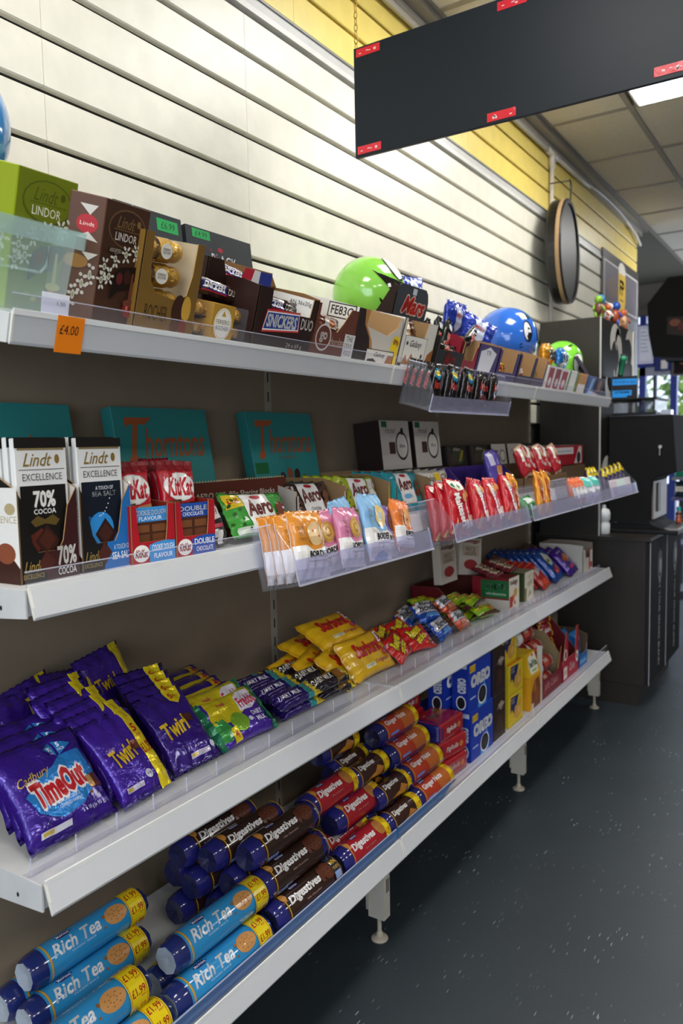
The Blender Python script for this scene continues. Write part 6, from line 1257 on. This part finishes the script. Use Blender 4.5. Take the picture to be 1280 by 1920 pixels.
bnp = pillow('biscuit_pack', 'biscuits', .10, .09, .03, '#6a4a38', front=[('E', .5, .5, .3, .3, '#8a6a50')], seed=148, mat='wrap')
for k in range(6): put(inst(bnp, f'brown biscuit pack heaped along the back, {ORD[k]} from the left', 'brown packs at the back'), -1.16-.02*(k % 2), 2.95+.10*k, S3+.04, (10, -10)[k % 2], 30, (-14, 12)[k % 2])
hb3 = tray('backing_box', 'display box', .58, .09, .045, .045, '#3a2f26', '#5a4836'); put(tag(hb3, 'low dark carton under the brown biscuit packs', 'box'), -1.145, 3.19, S3)
# ================================================================ bottom shelf: biscuit rolls
RT, PIT = .0315, .0565
def bisc(cx, cy, rx, ry, c='#c98f4c', d='#a86c30'): return [('E', cx, cy, rx, ry, c)] + [('E', cx+rx*.6*math.cos(a)*q, cy+ry*.6*math.sin(a)*q, rx*.07, ry*.07, d) for a in [k*.9 for k in range(7)] for q in (.5, 1)]
def price(p, x0=.80): return [('R', x0, 0, .945, 1, '#e8cd12'), ('R', x0+.006, .0, x0+.010, 1, '#a8281c'), ('R', .932, .0, .936, 1, '#a8281c')] + [q for v in (.14, .38, .62, .84) for q in (('T', p, x0+.018, v-.055, .925, v+.055, '#a8241a', {'b': .02, 'r': 0}), ('T', 'RRP', .885, v-.09, .925, v-.065, '#a8241a'))]
def mcv(x, y): return [('P', [(x,y),(x+.03,y+.05),(x+.10,y+.05),(x+.13,y),(x+.10,y-.05),(x+.03,y-.05)], '#2a2a6a'), ('T', 'McVities', x+.015, y-.025, x+.115, y+.03, '#e8e4f0', {'b': .03})]
rt_a = [('R', .13, .0, .145, 1, '#c8962c'), ('T', 'Rich Tea', .17, .42, .56, .62, '#e9ecee', {'s': .35, 'b': .03}), ('T', 'CLASSIC SINCE', .30, .37, .50, .395, '#cfe4f2')] + mcv(.24, .70) + bisc(.70, .50, .095, .15, '#c98f52', '#a06a30') + [('E', .60, .55, .012, .03, '#8a5a28'), ('E', .58, .40, .010, .02, '#8a5a28')] + price('£1.99')
rt_ = roll_pack('biscuit_roll', 'biscuits', RT, .262, '#2f8fc8', '#1f2a66', rt_a, '#aab4c0', group='pale blue biscuit rolls', seed=1)
def row(k, c): return (-.945-.0315*k-.063*c, S4+.0+PIT*k)
def lay(pr_, yc, k, c, label, group, dy=0, ro=0):
    x, z = row(k, c); return put(inst(pr_, label, group), x, yc+dy, z, 0, 0, ro)
G = 'pale blue biscuit rolls'
lay(rt_, 1.010, 0, 0, 'pale blue biscuit roll on the bottom row, right of the corner pair', G)
lay(rt_, 1.040, 1, 0, 'pale blue biscuit roll resting on top of the front row', G)
lay(rt_, 1.035, 0, 1, 'pale blue biscuit roll hidden behind the front row', G)
lay(rt_, .742, 0, 0, 'pale blue biscuit roll at the bottom left corner in front', G)
lay(rt_, .722, 1, 0, 'pale blue biscuit roll stacked at the bottom left, cut by the frame', G)
lay(rt_, .742, 0, 1, 'pale blue biscuit roll behind the bottom left pair', G)
put(inst(rt_, 'pale blue biscuit roll lying on the shelf further back on the left', G), -1.125, .860, S4)
put(inst(rt_, 'pale blue biscuit roll on top of the rear left pair', G), -1.158, .885, S4+.0535)
put(inst(rt_, 'pale blue biscuit roll at the very back left', G), -1.192, .860, S4)
dg = lambda body, t2, bc, bd, pr: [('R', .15, .0, .162, 1, '#c8962c'), ('E', .17, .66, .035, .10, '#c98a3c'), ('T', 'Digestives', .20, .42, .66, .60, '#efeae6', {'s': .2, 'b': .05}), ('T', t2, .40, .35, .62, .385, '#b8928a')] + mcv(.30, .72) + bisc(.80, .55, .10, .17, bc, bd) + pr
dd_a = dg('', 'Milk Chocolate', '#5a2e1e', '#7d4a34', [('P', [(.66,.62),(.72,.72),(.70,.40),(.66,.42)], '#5a2e1e'), ('R', .945, 0, .955, 1, '#c8962c')]) + [('R', .16+.03*k, .14, .183+.03*k, .21, '#6a8ad0') for k in range(5)]
dch = roll_pack('biscuit_roll', 'biscuits', RT+.001, .232, '#33201a', '#22226a', dd_a, '#1c1f4a', group='dark brown biscuit rolls', seed=2)
G = 'dark brown biscuit rolls'
win = [q for q in dd_a] + [('R', .84, 0, .95, 1, '#2a2a34'), ('T', 'WIN', .85, .55, .94, .63, '#e0b030', {'b': .04}), ('T', 'TICKETS', .85, .46, .94, .51, '#e0b030'), ('R', .85, .30, .94, .42, '#8aa0d0')]
dwn = roll_pack('biscuit_roll', 'biscuits', RT+.001, .232, '#33201a', '#22226a', win, '#1c1f4a', group=G, seed=3)
lay(dwn, 1.272, 0, 0, 'dark brown biscuit roll with a WIN panel on the bottom row', G)
lay(dch, 1.268, 1, 0, 'dark brown biscuit roll resting on the WIN roll', G)
lay(dch, 1.268, 0, 1, 'dark brown biscuit roll hidden in the bottom row', G)
lay(dch, 1.278, 2, 0, 'dark brown biscuit roll at the top of the brown stack', G)
for k, (r_, c, y, lb) in enumerate(((1, 1, 1.26, 'second layer behind the top roll'), (2, 1, 1.235, 'top layer just behind the topmost'), (0, 2, 1.25, 'bottom layer towards the back'), (1, 2, 1.215, 'second layer towards the back'), (2, 2, 1.215, 'top layer in deep shade at the back'), (0, 3, 1.20, 'bottom layer against the back panel'), (1, 3, 1.23, 'second layer against the back panel'))):
    lay(dch, y, r_, c, 'dark brown biscuit roll, ' + lb, G)
dr_a = dg('', 'the original', '#b5763a', '#96602c', price('£1.99', .84)) + [('R', 0, .0, 1, .16, '#22226a')]
drd = roll_pack('biscuit_roll', 'biscuits', RT+.001, .205, '#a51e28', '#22226a', dr_a, '#1c1f4a', group='red biscuit rolls', seed=4)
G = 'red biscuit rolls'
lay(drd, 1.505, 0, 0, 'red biscuit roll on the bottom row at the shelf front', G)
lay(drd, 1.560, 1, .35, 'red biscuit roll with yellow price end on the second layer', G, 0)
lay(drd, 1.505, 0, 1, 'red biscuit roll hidden behind the front red roll', G)
lay(drd, 1.49, 2, .3, 'red biscuit roll at the top rear of the red rolls', G)
hb_a = [('R', .15, .0, .17, 1, '#b8862c'), ('T', 'Digestives', .20, .46, .60, .62, '#e6e2dc', {'s': .2, 'b': .04}), ('P', [(.45,.20),(.62,.42),(.78,.30),(.72,.15)], '#b8762c'), ('P', [(.30,.22),(.5,.30),(.6,.2)], '#c8862c'), ('R', .20, .06, .5, .12, '#6a8ad0')] + price('£1.99', .79)
hbn = roll_pack('biscuit_roll', 'biscuits', RT-.001, .170, '#3a2018', '#22226a', hb_a, '#1c1f4a', group='short brown biscuit rolls', seed=5)
G = 'short brown biscuit rolls'
for r_, c, y, lb in ((0, 0, 1.690, 'at the shelf front'), (1, 0, 1.70, 'half hidden on the second layer'), (2, .2, 1.655, 'on the third layer behind the red roll'), (0, 1, 1.70, 'behind the front one'), (1, 1.2, 1.70, 'second layer towards the back'), (2, 1.2, 1.67, 'third layer towards the back'), (3, 1.0, 1.64, 'highest at the back'), (0, 2, 1.70, 'low at the back'), (1, 2.2, 1.68, 'low second layer at the back')):
    lay(hbn, y, r_, c, 'short dark brown yellow-ended biscuit roll ' + lb, G)
gn_a = [('R', .15, .0, .165, 1, '#c8962c'), ('P', [(.60,0),(.52,.5),(.62,1),(.84,1),(.84,0)], '#b8622a'), ('T', 'Ginger Nuts', .20, .46, .68, .62, '#f0e6e0', {'b': .04, 's': .05})] + mcv(.24, .72) + [('R', 0, 0, 1, .22, '#22226a')] + price('£1.49', .84) + [('R', .20, .26, .40, .31, '#6a8ad0')]
gnt = roll_pack('biscuit_roll', 'biscuits', RT+.001, .215, '#b03a20', '#20225c', gn_a, '#181a3c', group='orange biscuit rolls', seed=6)
G = 'orange biscuit rolls'
lay(gnt, 1.868, 0, 0, 'orange-red biscuit roll on the bottom at the shelf front', G)
lay(gnt, 1.862, 1, 0, 'orange-red biscuit roll on the second layer from below', G)
lay(gnt, 1.842, 2, 0, 'orange-red biscuit roll on the third layer', G)
lay(gnt, 1.835, 3, 0, 'orange-red biscuit roll at the top of the orange stack', G)
for r_, c in ((0, 1), (1, 1), (2, 1), (0, 2), (1, 2), (0, 3)):
    lay(gnt, 1.858-.008*r_, r_, c, f'orange-red biscuit roll hidden inside the stack, {["bottom", "second", "third"][r_]} layer, {ORD[c]} back', G)
# soft red fig biscuit packs
fg_a = [('R', 0, 0, .06, 1, '#22226a'), ('P', [(.58,.62),(.95,.72),(.95,.42),(.62,.44)], '#c8763a'), ('R', .70, .72, .84, .86, '#3a9a4a'), ('T', 'FigRolls', .18, .34, .62, .66, '#f2eae4', {'b': .06, 's': .2})] + mcv(.20, .80)
def fig_pack():
    t = thing('fig_biscuit_pack', None, 'biscuits', 'red fig biscuit packs'); w, d, h = .155, .105, .058
    MB().box(-w/2, 0, 0, w/2, d, h, H('#a81c26'), left=H('#22226a')).build('wrapper', 'wrap', t, bevel=.011, seg=3)
    printed(t, fg_a, w-.024, d-.022, flat_warp((-w/2+.012, .011, h), (1,0,0), (0,1,0)), mat='wrap', nm='top_art', ln='top_lettering')
    printed(t, [('T', 'FigRolls', .22, .25, .70, .75, '#e8d8d0', {'b': .05, 's': .2}), ('E', .82, .5, .08, .25, '#c8763a'), ('R', 0, 0, .05, 1, '#22226a')], w-.024, h-.022, flat_warp((-w/2+.012, 0, .011), (1,0,0), (0,0,1)), mat='wrap')
    MB().box(-w/2-.006, .012, h*.42, -w/2+.002, d-.012, h*.58, H('#22226a')).build('end_seal', 'foil', t)
    return t
fgp = fig_pack()
for x, y, z, ya, lb in ((-.945, 2.045, 0, -4, 'bottom of the front stack'), (-.950, 2.042, .0585, -8, 'middle of the front stack'), (-.952, 2.040, .117, -2, 'topmost of the front stack'), (-1.075, 2.02, .0, 0, 'bottom of the rear stack'), (-1.075, 2.015, .0585, 3, 'second of the rear stack'), (-1.075, 2.02, .117, -3, 'third of the rear stack'), (-1.075, 2.01, .1755, 2, 'topmost of the rear stack')):
    put(inst(fgp, 'red fig biscuit pack, ' + lb, 'red fig biscuit packs'), x, y, S4+z, ya)
# blue biscuit cartons
or_f = [('R', .06, .78, .30, .92, '#d8b01c'), ('T', '£1.35', .08, .81, .28, .89, '#3a2a10'), ('T', 'OREO', .12, .48, .94, .70, '#f0f4fa', {'b': .12}), ('P', [(.40,.0),(.45,.30),(.70,.46),(.80,.30),(.78,0)], '#4a9ae0'), ('E', .60, .22, .20, .19, '#e8ecf2'), ('E', .60, .23, .17, .165, '#18181c'), ('E', .60, .23, .10, .10, '#2c2c34'), ('R', .06, .26, .30, .29, '#b8c8e8')]
or_l = [('T', 'OREO', .18, .46, 1.02, .62, '#e8eef8', {'b': .10, 'r': -90}), ('E', .55, .20, .30, .14, '#d8dce4'), ('E', .55, .20, .24, .115, '#18181c'), ('R', .1, .88, .9, .97, '#b8c0d8')]
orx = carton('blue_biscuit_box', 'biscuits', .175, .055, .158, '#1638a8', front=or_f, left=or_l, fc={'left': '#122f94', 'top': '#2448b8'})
for x, y, z, lb in ((-.940, 2.235, 0, 'blue biscuit box on the bottom at the shelf front'), (-.942, 2.222, .1585, 'blue biscuit box on top at the shelf front'), (-1.005, 2.20, 0, 'blue biscuit box on the bottom behind'), (-1.005, 2.185, .1585, 'blue biscuit box on top, set back to the left'), (-1.07, 2.20, 0, 'blue biscuit box at the very back')):
    put(inst(orx, lb, 'blue biscuit boxes'), x, y, S4+z, 0)
dkx = carton('dark_biscuit_box', 'biscuits', .105, .09, .150, '#2b1a16', front=[('E', .62, .72, .18, .10, '#8a7a6a'), ('T', 'Jaffa', .3, .68, .9, .78, '#c8b8a8', {'s': .3}), ('R', .02, .03, .98, .12, '#3a2620'), ('P', [(.2,.2),(.4,.55),(.7,.5),(.8,.2)], '#46281e')] + [('R', .1+.12*k, .15, .14+.12*k, .6, '#3a221a') for k in range(7)], fc={'left': '#24264a', 'top': '#3a2a26'})
for z, lb in ((0, 'dark brown biscuit box, lower of the two beside the blue boxes'), (.1505, 'dark brown biscuit box, upper of the two beside the blue boxes')): put(inst(dkx, lb, 'dark biscuit boxes'), -.945, 2.392+.0, S4+z, 0)
yx = carton('yellow_cracker_box', 'crackers', .135, .07, .108, '#d8bc18', front=[('P', [(.12,.95),(.10,.45),(.22,.55),(.35,.35),(.55,.6),(.70,.92)], '#22265e'), ('P', [(.30,.30),(.45,.62),(.60,.58),(.85,.80),(.85,.25),(.60,.12)], '#c8963c'), ('T', 'TUC', .14, .72, .40, .90, '#d8c8a8', {'b': .04}), ('E', .7, .4, .10, .12, '#d8ae5c')] + [('E', .06+.11*k, .05, .02, .025, '#6a7a2a') for k in range(9)], fc={'top': '#d8841a', 'left': '#c9b020'})
for z, lb in ((0, 'bottom'), (.1085, 'middle'), (.217, 'top')): put(inst(yx, f'yellow cracker box, {lb} of the stack of three', 'yellow cracker boxes'), -.945-(.012 if z > .2 else 0), 2.545-(.03 if z > .2 else 0), S4+z, 0)
bv = thing('yellow_breakfast_box', 'yellow breakfast biscuit box with a sloping cut-out top', 'biscuits')
w, d = .110, .09
MB().prism([(-w/2, 0), (w/2, 0), (w/2, d), (-w/2, d)], 0, .125, H('#d89a1c'), H('#e0b02a')).build('lower_carton', 'card', bv)
mb = MB(); mb.v = [(-w/2,0,.125),(w/2,0,.125),(w/2,d,.125),(-w/2,d,.125),(-w/2+.012,.022,.205),(w/2-.012,.022,.205),(w/2-.012,d,.205),(-w/2+.012,d,.205)]
for q in ((0,1,5,4),(1,2,6,5),(2,3,7,6),(3,0,4,7),(4,5,6,7)): mb.face(q, H('#e0b41e'))
mb.build('sloping_top', 'card', bv)
printed(bv, [('P', [(.1,.02),(.1,.5),(.4,.85),(.8,.9),(.95,.6),(.95,.02)], '#7a3a1c'), ('P', [(.3,.5),(.45,.9),(.6,.5)], '#b8702c'), ('R', .08, .02, .30, .2, '#e0d0b0'), ('E', .6, .4, .2, .2, '#96501f')], w, .125, flat_warp((-w/2,0,0), (1,0,0), (0,0,1)))
L = math.hypot(.022, .08)
printed(bv, [('P', [(.12,.1),(.08,.5),(.2,.85),(.8,.95),(.9,.5),(.8,.1)], '#f0ead8'), ('T', 'belVita', .16, .38, .86, .66, '#1f6a3a', {'b': .06}), ('E', .6, .86, .1, .06, '#d84a5a'), ('R', .3, .18, .7, .26, '#8aa83a')], w, L, flat_warp((-w/2, 0, .125), (1,0,0), (0, .022/L, .08/L)))
put(bv, -.940, 2.735, S4)
# red rolls in a tray, red cases
rtr = tray('red_roll_tray', 'display box', .235, .20, .215, .09, '#8a1c2c', '#9a8260', prof=[(0, .10), (.04, .10), (.05, .075), (.80, .075), (.86, .10), (1, .16)], hs=.12, front=[('R', 0, 0, 1, .5, '#7a1c2a'), ('T', 'Jaffa Cakes', .1, .15, .8, .38, '#c88a8a', {'s': .2})], left=[('R', .9, 0, 1, 1, '#d8d4cc')])
put(tag(rtr, 'dark red open tray holding red rolls with white ends', 'display box'), -.940, 2.925, S4)
rrl = roll_pack('red_biscuit_roll', 'biscuits', .033, .165, '#8f1f26', '#d8d6d2', [('R', .30, .3, .62, .7, '#c8503a'), ('T', 'Tunnock', .34, .42, .60, .58, '#f0e0d0', {'b': .04}), ('P', [(.62,.2),(.85,.3),(.85,.7),(.62,.8)], '#a8322a')], '#e0ddd8', group='red rolls with white ends', seed=9)
for x, z, dy, lb in ((-.985, .012, 0, 'bottom front'), (-1.055, .012, 0, 'bottom rear'), (-.985, .078, .005, 'middle front'), (-1.020, .135, -.012, 'upper'), (-1.050, .192, -.035, 'topmost')): put(inst(rrl, f'red biscuit roll with white twisted ends, {lb} of the tray', 'red rolls with white ends'), x, 2.905+dy, S4+z, 0, 0, 0)
rcs = tray('red_case', 'display box', .215, .20, .22, .12, '#b02036', '#6a1a24', prof=[(0, .06), (.05, .10), (.22, .20), (.30, .20), (.34, .09), (.80, .09), (.86, .20), (1, .20)], hs=.08, slope=.6, front=[('R', .05, .06, .26, .30, '#eae4e0'), ('T', 'Jaffa', .08, .12, .23, .24, '#b02036'), ('E', .16, .55, .10, .12, '#e8d8d4'), ('E', .16, .55, .06, .08, '#b02036'), ('E', .90, .35, .09, .12, '#eee'), ('E', .90, .35, .045, .06, '#b02036'), ('T', 'Cakes', .4, .15, .75, .32, '#e8d0cc', {'s': .2})])
put(tag(rcs, 'bright red display case with white circles near the far end', 'display box'), -.940, 3.170, S4)
jf = pillow('red_biscuit_pack', 'biscuits', .12, .075, .05, '#8a1c26', front=[('T', 'Jaffa', .1, .35, .55, .65, '#f0e0e0', {'s': .3, 'b': .04}), ('P', [(.55,.1),(.6,.9),(.95,.9),(.95,.1)], '#d8a01c'), ('E', .75, .5, .12, .25, '#8a4a14')], seal='lr', sealcol='#d8a01c', seed=150, mat='wrap')
for k in range(4): put(inst(jf, f'red and yellow biscuit pack in the bright red case, {["bottom", "second", "third", "topmost"][k]}', 'red and yellow packs'), -1.02-.012*k, 3.18, S4+.02+.062*k, 0, 20, -4+3*k)
bpk = tray('blue_pack_tray', 'display box', .125, .16, .15, .07, '#1a6ab0', '#5a4a38', prof=[(0, .13), (.06, .13), (.10, .06), (.9, .06), (1, .10)], front=[('R', .1, .1, .9, .3, '#3a8ad0'), ('T', 'Cookies', .15, .14, .85, .26, '#e0ecf6')]); put(tag(bpk, 'blue display tray at the far end of the bottom shelf', 'display box'), -.940, 3.350, S4)
bck = pillow('blue_cookie_pack', 'biscuits', .10, .14, .04, '#1f7ac0', front=[('E', .5, .4, .28, .2, '#7a5a34'), ('E', .62, .35, .12, .1, '#d8d4cc'), ('R', .2, .7, .8, .85, '#4a9ad8')], seed=152, mat='wrap')
for k in range(2): put(inst(bck, f'blue cookie pack in the blue tray, {["front", "rear"][k]} one', 'blue cookie packs'), -.975-.045*k, 3.350, S4+.012, 0, 6)
gy = tray('grey_case', 'display box', .30, .14, .26, .26, '#6a645a', '#5a544a'); put(tag(gy, 'tall grey cardboard case behind the red case at the far end', 'display box'), -1.125, 3.43, S4)
# translucent blue strip along the front riser
bf = thing('blue_strip', 'long translucent blue strip along the front edge of the bottom shelf', 'strip')
MB().slab([(0,0),(1.26,0),(1.33,.026),(0,.030)], (-.66,0,0), (1,0,0), (0,0,1), .0008, H('#2a6ab0')).build('film', 'blue_clear', bf)
put(bf, FX-.0065, 1.292, S4+.0055)
